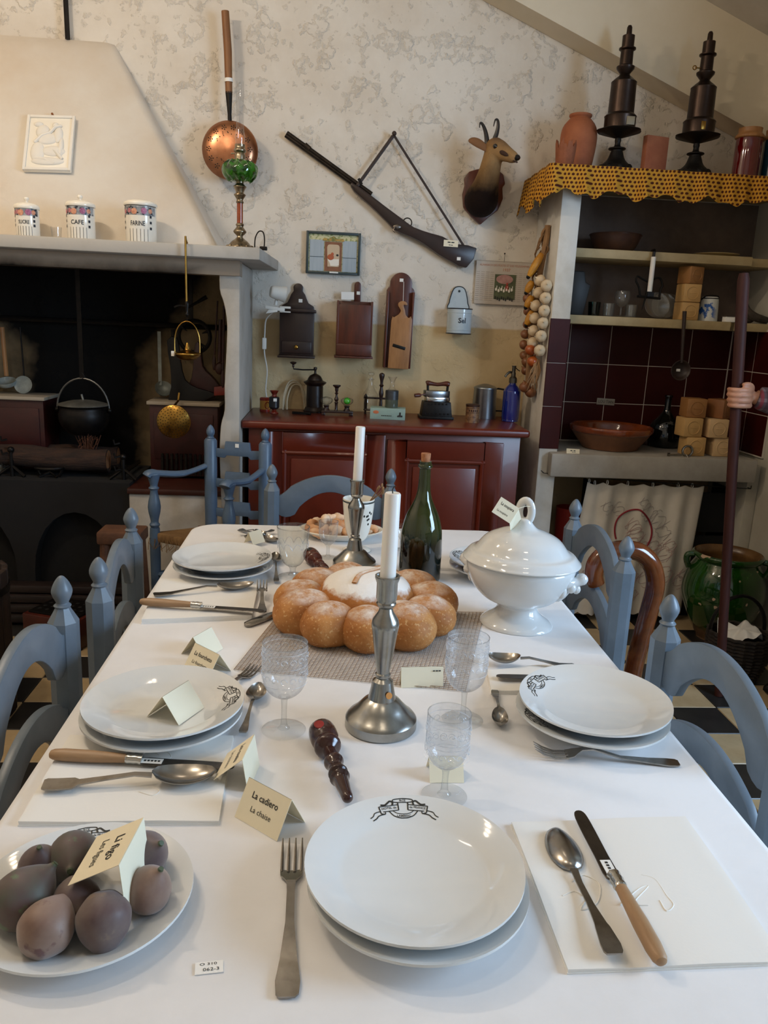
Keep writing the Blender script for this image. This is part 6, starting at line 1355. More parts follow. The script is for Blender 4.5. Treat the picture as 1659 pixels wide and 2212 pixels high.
def fork(label, e0, e1, z=TT, hw=.0105, hump=.012, wid=.0125):
    a, b_ = P(*e0, Z=z), P(*e1, Z=z); t = thing('fork', label, 'fork'); L = seat_on(t, a, b_)
    rows = [(0, hw * .6, .004, 0), (.004, hw * .9, .004, 0), (L * .08, hw, .004, 0), (L * .2, hw * .7, .005, 0), (L * .4, hw * .38, .008, 0), (L * .6, hw * .36, hump, 0), (L * .68, hw * .42, hump * .9, 0)]
    sweep(rows, .0022, 4).build('handle', M_STEEL, t, smooth=50)
    rows = [(L * .67, hw * .4, hump * .92, 0), (L * .70, wid * .6, hump * .75, .0005), (L * .73, wid * .95, hump * .55, .0012), (L * .78, wid, hump * .38, .0016)]
    sweep(rows, .0016, 8).build('shoulder', M_STEEL, t, smooth=50)
    for k in range(4):
        yy = (-1.5 + k) * wid * .58
        MB().tube([(L * .765, yy * .98, hump * .38 - .0015), (L * .86, yy, hump * .25), (L * .94, yy * 1.02, hump * .55), (L, yy * 1.03, hump * .95)], [.0021, .0019, .0016, .0008], 6).build('tine', M_STEEL, t)
    return t
M_HAND = mat('worn_wooden_handle', 'a98763', .45, var=(9, '8f6d4c', .35, .7), stretch=(1, 5, 5))
M_BLADE = mat('blade_steel', '6a645e', .3, 1, var=(25, '4d4843', .4, .75))
def knife(label, e0, e1, z=TT, hl=.42, hr=.0098, tagp=True, edge=1):
    a, b_ = P(*e0, Z=z), P(*e1, Z=z); t = thing('table_knife', label, 'knife'); L = seat_on(t, a, b_); H = L * hl
    MB().tube([(x_ * H, 0, hr) for x_ in (0, .015, .06, .2, .5, .8, 1)], [hr * s_ for s_ in (.3, .62, .85, 1, .98, .82, .72)], 14, flat=.9).build('handle', M_HAND, t)
    MB().tube([(H - .001, 0, hr), (H + .003, 0, hr), (H + .006, 0, hr), (H + .012, 0, hr), (H + .016, 0, hr), (H + .022, 0, hr * .9)], [hr * .74, hr * .86, hr * .76, hr * .86, hr * .76, hr * .9], 14, flat=.9).build('ferrule', M_CHROME, t)
    B0 = H + .02; B = L - B0
    pts = sm([(B0, hr * .95), (B0 + B * .3, hr * .98), (B0 + B * .7, hr * .95), (B0 + B * .93, hr * .75), (L, hr * .1), (B0 + B * .97, -hr * .75), (B0 + B * .8, -hr * .95), (B0 + B * .3, -hr * .85), (B0, -hr * .8)], 3, True)
    MB().slab([(x_, y_ * edge) for x_, y_ in pts], .0016, z0=hr * .55).build('blade', M_BLADE, t, bevel=.0005, seg=1)
    if tagp:
        lb = MB().box((B0 + B * .12, 0, hr * .55 + .0022), (.03, hr * 1.3, .0006)).build('inventory_tag', M_LABEL, t, smooth=0)
        b = MB()
        for k in range(5): b.box((B0 + B * .12 - .010 + .005 * k, 0, hr * .55 + .0027), (.003, .0035, .0004))
        b.build('tag_digits', M_INK, lb, smooth=0)
    return t
fork('steel fork with short tines beside the crested plate pair', (620, 2160), (632, 1822), hump=.008, hw=.0125, wid=.0135)
spoon('dull pewter spoon turned bowl-down on the wide napkin', (1326, 2078), (1196, 1795), z=TT + .006, bw=.0215, flip=True)
knife('table knife with wooden handle lying on the wide napkin', (1428, 2098), (1246, 1760), z=TT + .007)
knife('table knife with wooden handle pointing at the knife card', (108, 1642), (506, 1664), z=TT + .008)
spoon('large pewter soup spoon with squared handle before the figs', (93, 1706), (468, 1684), z=TT + .008, bw=.025, hw=.0135, blunt=True)
spoon('small teaspoon lying between plate pair and wine glass', (524, 1592), (560, 1490), bw=.017, hw=.007)
fork('fork lying half under the plate beside the fork card', (440, 1530), (553, 1446), hump=.010)
fork('fork with a curved stem and pointed handle end', (1466, 1652), (1152, 1634), hump=.020)
spoon('small salt spoon lying between the glasses and the plates', (1068, 1500), (1082, 1580), bw=.0135, hw=.007)
spoon('tablespoon half under the plate beside the tureen', (1240, 1447), (1052, 1428), z=TT + .008, bw=.021)
knife('knife mostly hidden under the plates near the tureen', (1290, 1470), (1072, 1468), z=TT + .010, tagp=False)
spoon('tablespoon lying on the napkin near the nutcracker', (332, 1291), (548, 1270), z=TT + .012, bw=.022)
knife('wooden-handled knife lying on the rolled napkin edge', (302, 1308), (570, 1325), z=TT + .014)
fork('fork standing tines-up on the rolled napkin end', (566, 1325), (566, 1270), z=TT + .012, hump=.022)
spoon('teaspoon lying between plate pair and ribbed goblet', (597, 1262), (595, 1203), bw=.016, hw=.007)
spoon('serving spoon in the heap beside the small folded card', (520, 1148), (600, 1176), z=TT, bw=.018, hw=.008)
spoon('serving spoon crossing the heap beside the small folded card', (590, 1150), (530, 1170), z=TT + .004, bw=.018, hw=.008)
spoon('third spoon at the edge of the heap of spoons', (515, 1150), (575, 1160), z=TT + .009, bw=.016, hw=.008)
# cake knife handle by the bread
a, b_ = P(530, 1355, Z=TT), P(610, 1325, Z=TT); t = thing('bread_knife', 'broad steel knife handle slid under the bread', 'knife'); L = seat_on(t, a, b_)
sweep([(0, .004, .006, 0), (.006, .010, .007, -.002), (.03, .0125, .008, -.003), (.07, .011, .008, -.003), (L + .05, .009, .006, -.001)], .004, 6).build('handle', M_STEEL, t)

# ---- napkins
def napkin(label, quad, th, z=TT, layers=3, name='napkin', wrinkle=.0006):
    q_ = [P(*p_, Z=z) for p_ in quad]; c_ = sum(q_, Vector()) / 4; t = thing(name, label, 'napkin', (c_.x, c_.y, z))
    q_ = [v_ - Vector((c_.x, c_.y, z)) for v_ in q_]
    lay = th / layers
    for k in range(layers):
        ins = .004 * k * (1 if k % 2 else .4)
        def f(u, v, k=k, ins=ins):
            e = q_[0].lerp(q_[1], u).lerp(q_[3].lerp(q_[2], u), v); e = e * (1 - ins * 2)
            dz_ = wrinkle * (math.sin(u * 9 + k) + math.sin(v * 7 + 2 * k)) * (1 if k == layers - 1 else 0)
            edge = min(u, 1 - u, v, 1 - v); rnd = lay * .35 * (1 - min(1, edge / .02)) ** 2
            return (e.x, e.y, lay * (k + 1) - rnd + dz_)
        MB().sheet(30, 20, f, (0, 0, -lay * .93)).build('linen_fold', M_NAPKIN, t, smooth=60)
    return t, q_
M_EMB = mat('white_embroidery', 'eeeae2', .8)
n1, _ = napkin('wide folded linen napkin with monogram under spoon and knife', ((1225, 2105), (1700, 2085), (1480, 1768), (1103, 1782)), .006)
def embroider(t, pts, z):
    b = MB()
    for pl_ in pts: b.tube(sm([tuple(P(*p_, Z=z) - Vector(t.location)) for p_ in pl_], 4), .0008, 5)
    b.build('monogram_thread', M_EMB, t)['kind'] = 'stuff'
embroider(n1, [[(1235, 1905), (1260, 1890), (1295, 1910), (1290, 1950), (1255, 1965), (1270, 1940)], [(1385, 1890), (1415, 1900), (1440, 1935), (1455, 1955), (1440, 1968), (1425, 1945)], [(1340, 1955), (1380, 1920), (1400, 1915), (1370, 1950), (1400, 1955)], [(1215, 1935), (1240, 1925), (1260, 1935)]], TT + .0066)
n2, _ = napkin('folded linen napkin with oval monogram before the fig plate', ((38, 1785), (474, 1782), (505, 1595), (150, 1595)), .0075)
embroider(n2, [[(270, 1635), (275, 1622), (310, 1615), (355, 1622), (370, 1635), (355, 1645)], [(285, 1625), (305, 1630), (325, 1620), (345, 1632)], [(300, 1710), (330, 1718), (345, 1708), (330, 1700)]], TT + .008)
n3, _ = napkin('rolled-edge linen napkin under the wooden-handled knife and tablespoon', ((305, 1348), (545, 1338), (562, 1256), (345, 1258)), .012, layers=3)
n4, _ = napkin('folded linen napkin under the plate beside the tureen', ((1060, 1500), (1180, 1500), (1200, 1440), (1050, 1455)), .009)

# ---- folded cards
def tent(label, px, py, rz, w=.075, h=.042, spread=.030, lines=(), z=TT, lean=0, name='folded_card'):
    """ridge along local x; front face looks to local -y"""
    c_ = P(px, py, Z=z + h * .45); t = thing(name, label, 'card', (c_.x, c_.y, z), rot=Euler((lean, 0, rz)))
    s_ = spread; e = .0007
    for sg in (-1, 1): MB().add([(-w / 2, sg * s_, 0), (w / 2, sg * s_, 0), (w / 2, sg * .0004, h), (-w / 2, sg * .0004, h), (-w / 2, sg * (s_ - e), 0), (w / 2, sg * (s_ - e), 0), (w / 2, sg * .0004 - sg * e, h), (-w / 2, sg * .0004 - sg * e, h)], [(0, 1, 2, 3), (7, 6, 5, 4), (0, 4, 5, 1), (1, 5, 6, 2), (2, 6, 7, 3), (3, 7, 4, 0)]).build('leaf', M_PAPER, t, smooth=0)
    for txt_, f0, sz, wd, bold in lines:
        def fn(x_, y_, f0=f0):
            g = f0 + y_ / math.hypot(h, s_); return (x_, -s_ * (1 - g) - .0006, h * g + .0003)
        lettering(txt_, sz, M_INK, t, fn, width=wd, bold=bold)
    return t
tent('folded card lettered Li figo, Les figues leaning on the figs', 238, 1850, -1.66, .080, .050, .034, (('Li figo', .66, .015, .040, .012), ('Les figues', .34, .012, .043, 0)), z=TT + .046, lean=-.50)
tent('folded card lettered La cadiero, La chaise standing on the cloth', 583, 1740, -.72, .078, .046, .026, (('La cadiero', .68, .012, .046, .012), ('La chaise', .36, .010, .036, 0)))
tent('folded card lettered Lou couteu, Le couteau at the knife tip', 513, 1642, -1.72, .070, .046, .026, (('Lou coutèu', .68, .012, .046, .012), ('Le couteau', .34, .010, .042, 0)), z=TT + .006, lean=-.35)
tent('folded card lettered La fourcheto behind the crested plate', 448, 1425, -.80, .075, .040, .026, (('La fourcheto', .66, .011, .052, .012), ('La fourchette', .34, .009, .046, 0)))
tent('blank folded card seen from behind beside the fork card', 437, 1388, 1.1, .06, .040, .028)
tent('blank folded card standing inside the crested plate', 380, 1515, 1.1, .065, .040, .030, z=TT + .0345)
t = tent('upright cream card with an upside-down word before the bread', 911, 1462, .07, .078, .036, .010); smudge(t, .027, .029, .016, .002, -.0035, 3)
tent('small cream card standing behind the little engraved glass', 962, 1655, .0, .05, .030, .022)
tent('small folded card propped on the heap of spoons', 550, 1160, .9, .05, .034, .018, z=TT + .010)
t = thing('inventory_tag', 'tiny white inventory slip numbered 062-3 on the tablecloth', 'tag', tuple(P(452, 2091, Z=TT)), .12)
MB().box((0, 0, .0006), (.028, .015, .0008), R=Matrix.Rotation(.02, 3, 'X')).build('slip', M_PAPER2, t, smooth=0)
lettering('062-3', .0055, M_INK, t, lambda x_, y_: (x_ + .002, y_ - .003, .0014), width=.016); lettering('O 310', .0045, M_INK, t, lambda x_, y_: (x_ - .001, y_ + .004, .0014), width=.017)

# ---- glasses
M_ETCH = glass('etched_glass', tint=(.95, .96, .97), edge=.92, frost=.17); M_ETCH2 = glass('etched_band', edge=1.05, frost=.45); M_GCLR = glass('table_glass', tint=(.96, .97, .97), edge=.9)
def wine_glass(label, px, py, R, H, foot, stem, name='wine_glass', etched=True, bands=(), squat=False):
    c_ = tp(px, py); t = thing(name, label, 'glass', (c_.x, c_.y, TT))
    MB().lathe(smr([(0, .0045), (.004, .0042), (foot * .6, .0028), (foot * .97, .0016), (foot, .0006)], 2), 40).build('foot', M_GCLR, t)
    MB().lathe(smr([(.010, .0035), (.006, .008), (.0045, .02), (.0045, stem * .8), (.006, stem), (.010, stem + .003)], 3), 18).build('stem', M_GCLR, t)
    b0 = stem + .002
    prof = smr([(.003, b0), (R * .45, b0 + .004), (R * .8, b0 + .016), (R * .97, b0 + .034), (R, b0 + (H - b0) * .6), (R * .985, H)], 4)
    inner = [(max(r - .0011, 0.001), z_ + .0006) for r, z_ in prof[::-1]]
    MB().lathe(prof, 48).build('bowl', M_ETCH if etched else M_GCLR, t)
    for zf, amp in bands:
        b = MB()
        for k in range(16):
            a0_ = 2 * PI * k / 16; zz = b0 + (H - b0) * zf
            pts = []
            for i in range(14):
                s_ = i / 13 * 5.2; rr = .006 * (1 - .13 * s_); aa = a0_ + rr * math.cos(s_) / R; z2 = zz + rr * math.sin(s_)
                pts.append(((R + .0004) * math.cos(aa), (R + .0004) * math.sin(aa), z2))
            b.tube(pts, .0006, 4)
        b.lathe([(R + .0003, zz + .011), (R + .0003, zz + .0125)], 48); b.lathe([(R + .0003, zz - .011), (R + .0003, zz - .0125)], 48)
        o = b.build('engraved_scrolls', M_ETCH2, t); o['kind'] = 'stuff'
    MB().lathe([(R * .985 + .0004, H - .0006), (R * .985 + .0004, H + .0004), (R * .985 - .0008, H + .0004), (R * .985 - .0008, H - .0006)], 48, closed=True).build('rim', M_GCLR, t)
    return t
wine_glass('tall engraved wine glass beside the teaspoon and plates', 613, 1577, .036, .150, .035, .055, bands=((.78, 1), (.45, 1)))
wine_glass('engraved wine glass standing beside the upright cream card', 999, 1556, .035, .150, .034, .052, bands=((.78, 1), (.5, 1)))
wine_glass('small engraved liqueur glass standing behind the front plate pair', 959, 1720, .0305, .128, .032, .042, bands=((.72, 1), (.36, 1)))
wine_glass('small plain liqueur glass before the pastry dish', 708, 1205, .027, .105, .026, .035, etched=True)
wine_glass('liqueur glass mostly hidden by the wine bottle', 868, 1188, .022, .085, .022, .03, etched=False)
c_ = tp(632, 1246); t = thing('ribbed_goblet', 'thick clear goblet with pressed arched facets', 'glass', (c_.x, c_.y, TT))
MB().lathe(smr([(0, .007), (.012, .006), (.035, .003), (.036, .0006)], 2), 36).build('foot', M_GCLR, t)
MB().lathe(smr([(.012, .005), (.008, .012), (.008, .022), (.014, .030)], 3), 10).build('stem', M_GCLR, t, smooth=0)
b = MB().lathe(smr([(.002, .028), (.018, .032), (.030, .050), (.036, .08), (.040, .115), (.0415, .132)], 4), 60)
b.v = [(vx * (1 + (.045 * abs(math.sin(5 * math.atan2(vy, vx))) - .03 if vz < .095 else 0)), vy * (1 + (.045 * abs(math.sin(5 * math.atan2(vy, vx))) - .03 if vz < .095 else 0)), vz) for vx, vy, vz in b.v]
b.build('faceted_bowl', glass('pressed_glass', tint=(.94, .96, .95), edge=.7, frost=.05), t, smooth=30)
MB().lathe([(.0418, .131), (.0418, .133), (.040, .133), (.040, .131)], 48, closed=True).build('rim', M_GCLR, t)
b = MB()
for k in range(10):
    a0_ = 2 * PI * k / 10; pts = []
    for i in range(9):
        u_ = -1 + i / 4; aa = a0_ + u_ * PI / 10; pts.append((.0395 * math.cos(aa), .0395 * math.sin(aa), .095 - .016 * u_ * u_))
    b.tube(pts, .0009, 5)
b.build('facet_arches', M_ETCH2, t)['kind'] = 'stuff'
# painted faience goblet with dry sprig
c_ = tp(771, 1190); t = thing('painted_goblet', 'white faience goblet with painted sprays and a dark rim line', 'goblet', (c_.x, c_.y, TT))
MB().lathe(smr([(0, .008), (.02, .012), (.038, .006), (.040, .002), (.038, 0), (0, 0)], 2), 36).lathe(smr([(.016, .012), (.011, .02), (.012, .028), (.026, .040), (.036, .07), (.042, .11), (.0455, .150), (.043, .150), (.038, .1), (.02, .05), (0, .045)], 3), 40).build('cup', M_CREAMC, t)
MB().lathe([(.0400, .0035), (.0408, .003), (.0404, .002)], 36).build('dark_foot_line', M_TEAL, t); MB().lathe([(.0452, .146), (.0464, .149), (.0455, .151)], 40).build('dark_rim_line', M_TEAL, t)
b = MB()
for k in range(14):
    aa = -PI / 2 + random.uniform(-1.0, 1.0); zz = random.uniform(.085, .13); R_ = .036 + (zz - .07) * .12; b.ball((R_ * math.cos(aa), R_ * math.sin(aa), zz), (.003, .003, .004), 6)
b.tube([((.0375 + i * .0004) * math.cos(-2.2 + i * .06), (.0375 + i * .0004) * math.sin(-2.2 + i * .06), .08 + i * .005) for i in range(10)], .0007, 5); b.build('painted_spray', M_INK, t)['kind'] = 'stuff'
b = MB()
for k in range(9): e = Vector((.05 + .02 * random.random(), .004 * k - .02, .165 + .03 * random.random())); b.tube([(.012, 0, .06), (.03, 0, .145), e], [.0013, .0012, .0006], 5); b.ball(e, (.003, .003, .006), 6)
t2 = tag(b.build('dried_sprig', M_HUSK, loc=(c_.x, c_.y, TT)), 'dry straw sprig standing in the painted goblet', 'sprig')

# ---- candlesticks
def candlestick(label, px, py, H, cH, clabel, lean=0, labelspot=False):
    c_ = tp(px, py); t = thing('pewter_candlestick', label, 'candlestick', (c_.x, c_.y, TT)); k = H / .26
    pr = [(0, .004), (.050, .003), (.057, .0), (.0585, .002), (.058, .016), (.054, .021), (.05, .0235), (.038, .036), (.030, .045), (.0225, .050), (.019, .066), (.0165, .080), (.011, .085), (.0125, .0885), (.0125, .092), (.0105, .094), (.0145, .120), (.0205, .165), (.0218, .171), (.0222, .176), (.0205, .184), (.012, .197), (.0105, .203), (.015, .208), (.016, .211), (.0145, .2135), (.0165, .219), (.0165, .244), (.0195, .252), (.0195, .256), (.0165, .2565), (.0145, .252), (.0145, .222), (0, .222)]
    MB().lathe([(r * (1 if r > .03 else 1), z_ * k) for r, z_ in pr], 48).build('stick', M_PEWTER, t, smooth=28)
    if labelspot: MB().lathe([(0, .0008), (.0055, .0006)], 14, T(.0095, -.0205, .063 * k) @ RZ(.3) @ RX(PI / 2 - .35)).build('orange_sticker', mat('orange_sticker', 'c9853a', .6), t)
    cd = thing('candle', clabel, 'candle', (c_.x, c_.y, TT + .2226 * k), rot=Euler((0, lean, 0)))
    MB().lathe([(0, 0), (.0125, 0), (.0125, cH - .003), (.011, cH - .0005), (.003, cH - .001), (0, cH - .002)], 28).build('wax', M_WAX, cd)
    if labelspot: MB().tube([(0, 0, cH - .002), (-.001, 0, cH + .004), (.001, 0, cH + .009), (.004, 0, cH + .010)], .0009, 6).build('wick', M_INK, cd)
    return t
candlestick('dented pewter candlestick with orange sticker before the bread', 822, 1568, .262, .166, 'white candle with black wick in the stickered candlestick', .012, True)
candlestick('pewter candlestick standing behind the bread', 765, 1222, .240, .172, 'white candle in the candlestick behind the bread', .02)

# ---- wine bottle
c_ = tp(905, 1250); t = thing('wine_bottle', 'dark green corked wine bottle standing behind the bread', 'bottle', (c_.x, c_.y, TT))
q = NT('bottle_green', .05, .6); ox_ = q.xyz(q.obj)
q.color(q.mix(q.rng(ox_[2], .10, .15), '090d07', '38431a')); q.b.inputs['Coat Weight'].default_value = .5
q.t.links.new(q.rng(ox_[2], .10, .16, 0, .55), q.b.inputs['Transmission Weight'])
KB = Matrix.Diagonal((1, 1, .875, 1))
BP = smr([(0, .006), (.03, .004), (.050, 0), (.054, .006), (.0545, .02), (.054, .11), (.0515, .15), (.043, .19), (.029, .225), (.020, .25), (.0155, .28), (.014, .335)], 4)
MB().lathe(BP, 48, KB).build('glass_body', q.M, t, smooth=60)
MB().lathe(smr([(.014, .332), (.018, .336), (.0185, .340), (.017, .3435), (.0150, .345), (.0155, .352), (.013, .353)], 3), 32, KB).build('lip_ring', q.M, t)
MB().lathe([(0, .34), (.0105, .34), (.0125, .374), (.012, .376), (0, .376)], 20, KB).build('cork', mat('cork', 'a9714d', .85, var=(60, '84512f', .45, .65)), t)

# ---- tureen
c_ = tp(1112, 1350); tu = thing('soup_tureen', 'white porcelain soup tureen with domed lid and moulded side handles', 'tureen', (c_.x + .004, c_.y + .01, TT)); tu.scale = (.91, .91, .925); tu.rotation_euler.z = -.55
sxy = dict(sx=1.05, sy=.95)
MB().lathe(smr([(0, .012), (.06, .010), (.083, .0), (.085, .004), (.078, .012), (.056, .028), (.047, .042), (.050, .052), (.082, .068), (.108, .095), (.122, .125), (.126, .148), (.122, .158), (.118, .160), (.116, .150)], 4), 72, **sxy).build('bowl', M_WHITE, tu, smooth=60)
ld_ = MB().lathe(smr([(.112, .158), (.132, .160), (.136, .163), (.132, .168), (.122, .180), (.112, .184), (.105, .190), (.085, .214), (.055, .230), (.033, .238), (.020, .250), (.013, .262), (0, .264)], 4), 72, **sxy).build('lid', M_WHITE, tu, smooth=60)
MB().tube([(.004 * 0 + .017 * math.cos(a_) * .9, .0, .278 + .026 * math.sin(a_)) for a_ in [-PI / 2 + 2 * PI * k / 24 for k in range(24)]], [.0075] * 24, 12, closed=True, flat=1.3).build('loop_handle', M_WHITE, ld_)
for s_ in (-1, 1):
    b = MB(); x0 = s_ * .118
    b.tube(sm([(s_ * .100, -.03, .122), (s_ * .118, -.018, .128), (s_ * .135, 0, .130), (s_ * .146, .010, .136), (s_ * .150, .018, .140)], 4), [.006, .008, .010, .012, .013, .013, .012, .012, .012, .012, .013, .014, .015, .015, .014, .013, .010], 12)
    b.tube(sm([(s_ * .095, -.02, .085), (s_ * .110, -.01, .098), (s_ * .122, -.004, .112), (s_ * .134, 0, .124)], 3), [.006, .009, .010, .010, .009, .008, .009, .010, .009, .008], 10)
    b.ball((s_ * .128, -.012, .118), (.014, .012, .013), 12); b.ball((s_ * .112, -.026, .110), (.012, .010, .018), 12); b.ball((s_ * .138, .006, .112), (.010, .010, .012), 10)
    b.build('side_handle', M_WHITE, tu)
cc = Vector(tu.location); w = P(1092, 1102, Y=cc.y - .03)
tg = thing('swing_tag', 'cream paper tag lettered La soupiera tied to the tureen lid', 'tag', tuple(w), rot=Euler((-.25, .52, -.15)))
MB().box((0, 0, 0), (.046, .001, .038)).build('paper', M_PAPER, tg, smooth=0)
lettering('La soupiera', .009, M_INK, tg, lambda x_, y_: (x_, -.0008, y_ + .008), width=.032, bold=.012); lettering('La soupière', .007, M_INK, tg, lambda x_, y_: (x_ - .003, -.0008, y_ - .008), width=.026)
MB().add([(.022, .001, .018), (.046, .03, .004), (.040, .03, -.03), (.022, .001, -.018)], [(0, 1, 2, 3)]).tube([(.018, .001, .014), (.035, .012, .032), (.05, .022, .04)], .0006, 5).build('folded_back', M_PAPER, tg, smooth=0)

# ---- bread on its net mat
mc = [P(*p_, Z=TT) for p_ in ((505, 1448), (1005, 1495), (1045, 1325), (610, 1318))]
mt = thing('net_mat', 'square mat of coarse tan netting under the bread', 'mat', (0, 0, TT)); b = MB(); n = 54
M_NET = mat('tan_netting', 'b09a84', .8, var=(30, '957f6a'))
for k in range(n + 1):
    u = k / n
    for a0_, a1_, zz in ((mc[0].lerp(mc[1], u), mc[3].lerp(mc[2], u), .0012), (mc[0].lerp(mc[3], u), mc[1].lerp(mc[2], u), .0024)):
        d = (a1_ - a0_).normalized(); s_ = Vector((-d.y, d.x, 0)) * .0006; z0 = Vector((0, 0, -TT + zz)); h_ = Vector((0, 0, .0008))
        b.add([a0_ + s_ + z0, a0_ - s_ + z0, a1_ - s_ + z0, a1_ + s_ + z0, a0_ + s_ + z0 + h_, a0_ - s_ + z0 + h_, a1_ - s_ + z0 + h_, a1_ + s_ + z0 + h_], [(0, 1, 2, 3), (4, 5, 6, 7), (0, 4, 7, 3), (1, 5, 6, 2)])
b.build('netting', M_NET, mt, smooth=0)['kind'] = 'stuff'
bc_ = Vector((.098, 1.632, TT + .004)); br_ = thing('ring_loaf', 'ring loaf of golden rolls around a floured centre', 'bread', tuple(bc_))
q = NT('golden_crust', .6, .3); nx = q.n('ShaderNodeNewGeometry').outputs['Normal']; nzv = q.xyz(nx)[2]; oz = q.xyz(q.obj)[2]
g1 = q.mix(q.rng(q.noise(14, 5, .6, q.obj), .35, .65), 'c0854a', '9c612e'); sp1 = q.rng(q.noise(170, 2, .5, q.obj), .60, .68)
g2 = q.mix(q.math('MULTIPLY', sp1, .45), g1, 'e3c08a'); fl_ = q.math('MULTIPLY', q.rng(nzv, .72, .98), q.rng(q.noise(30, 6, .7, q.obj), .34, .62)); q.color(q.mix(q.math('MULTIPLY', fl_, .9), g2, 'efe9e0')); q.bump(q.noise(120, 3, .5, q.obj), .5, .003); M_CRUST = q.M
q = NT('floured_crust', .75, .2); nzv = q.xyz(q.n('ShaderNodeNewGeometry').outputs['Normal'])[2]
fm = q.math('ADD', q.rng(nzv, .3, .85), q.math('MULTIPLY', q.math('SUBTRACT', q.noise(22, 7, .75, q.obj), .5), 1.5)); g1 = q.mix(q.rng(q.noise(14, 5, .6, q.obj), .35, .65), 'b87c45', '9c632f'); q.color(q.mix(q.rng(fm, .35, .75), g1, 'eeeae4')); q.bump(q.noise(90, 3, .5, q.obj), .4, .003)
ctr = MB().lathe(smr([(0, .01), (.08, .012), (.105, .035), (.104, .06), (.088, .088), (.05, .106), (0, .111)], 4), 40)
ctr.build('floured_centre', q.M, br_, smooth=60)
b = MB()
def on_top(x_, y_): r = math.hypot(x_, y_); return .1115 - 7.5 * r ** 2.55
for pts in ([(-.03, -.06), (-.015, -.02), (.02, .015), (.04, .05)], [(.045, .04), (.06, .02), (.07, -.005)]):
    b.tube([(x_, y_, on_top(x_, y_) - .0005) for x_, y_ in sm(pts, 5)], .006, 8, flat=.4)
b.build('scored_cut', M_CRUST, br_)
for k in range(11):
    a_ = 2 * PI * k / 11 + .12; r = .145; rr = .061 + .004 * math.sin(k * 2.3)
    b = MB(); b.ball((0, 0, 0), (rr * 1.08, rr * .98, rr * .80), 28); b.v = [(vx * (1 + .03 * math.sin(vy * 70 + k)), vy * (1 + .03 * math.sin(vx * 60 + k)), max(vz, -.032) * (1 + .02 * math.sin(vx * 90 + 2 * k))) for vx, vy, vz in b.v]
    o = b.build('roll', M_CRUST, br_, smooth=60); o.location = (r * math.cos(a_), r * math.sin(a_), .033); o.rotation_euler = (0, 0, a_)

# ---- turned nutcrackers
M_NUT = mat('dark_boxwood', '3a1a14', .22, var=(12, '2a100c', .35, .7), coat=.3); M_NUT2 = mat('red_boxwood', '5e2716', .22, var=(12, '47190d'), coat=.3)
def nutcracker(label, e0, e1, m_, red):
    a, b_ = P(*e0, Z=TT), P(*e1, Z=TT); t = thing('wooden_nutcracker', label, 'nutcracker'); L = seat_on(t, a, b_); k = L / .19
    MX = T(0, 0, .0215) @ RY(PI / 2)
    MB().lathe([(r, z_ * k) for r, z_ in smr([(0, -.002), (.010, 0), (.020, .006), (.0215, .03), (.019, .038), (.0175, .042), (.0195, .048), (.020, .056), (.012, .063), (.009, .066)], 3)], 24, MX).build('head', m_, t)
    MB().lathe([(r, z_ * k) for r, z_ in smr([(.009, .064), (.010, .08), (.013, .09), (.0145, .098), (.010, .108), (.0135, .122), (.014, .126), (.010, .130), (.0145, .136), (.011, .142), (.010, .155), (.0085, .17), (.007, .186), (0, .19)], 3)], 20, MX).build('screw_handle', m_, t)
    MB().ball((.022 * k, -.006, .0405), (.012, .0095, .0035), 14).build('nut_hole', mat('red_felt', '8e1f16', .6) if red else M_INK, t)
    return t
nutcracker('dark turned wooden nutcracker with red inside beside the candlestick', (692, 1600), (752, 1760), M_NUT, True)
nutcracker('red-brown turned wooden nutcracker behind the bread', (668, 1212), (712, 1262), M_NUT2, False)

# ---- figs
fg = plate('fig_plate', 'white crested plate holding the purple figs', (-.252, .762), TT, PLP, .25); fg.scale = (.945,) * 3
def figm(name, c1, c2, c3):
    q = NT(name, .5, .3); n_ = q.noise(28, 4, .6, q.obj); z_ = q.xyz(q.obj)[2]
    q.color(q.mix(q.rng(n_, .62, .68), q.mix(q.rng(n_, .35, .65), c1, c2), c3)); q.b.inputs['Sheen Weight'].default_value = .25; return q.M
FM = [figm('fig_purple', '5a4746', '6d5f5a', '7c6a5c'), figm('fig_green_purple', '56564a', '5c4846', '5a6a50'), figm('fig_brown', '7d6255', '8b7466', '6a4a45')]
M_STALK = mat('fig_stalk_green', '49543d', .6)
FIGS = [((85, 1870), .027, 0, (.3, .5), 'plump dusky fig with a pink spot behind the green fig'), ((160, 1850), .033, 1, (1.3, .2), 'tall greenish fig standing beside the fig card'), ((50, 1940), .036, 1, (.9, 2.2), 'large green-flushed fig with red split at the plate edge'), ((165, 1945), .029, 0, (1.4, 3.6), 'dusky fig with green stalk in the middle of the plate'), ((100, 2003), .032, 2, (1.2, 2.8), 'pale brown fig lying at the rim below the green fig'), ((224, 1985), .032, 0, (2.6, .3), 'upside-down dusky fig with green tip at the rim'), ((320, 1920), .029, 2, (.5, 1.2), 'cracked brown-purple fig beside the card edge'), ((312, 1845), .031, 0, (.8, 1.0), 'dark purple fig half hidden behind the card')]
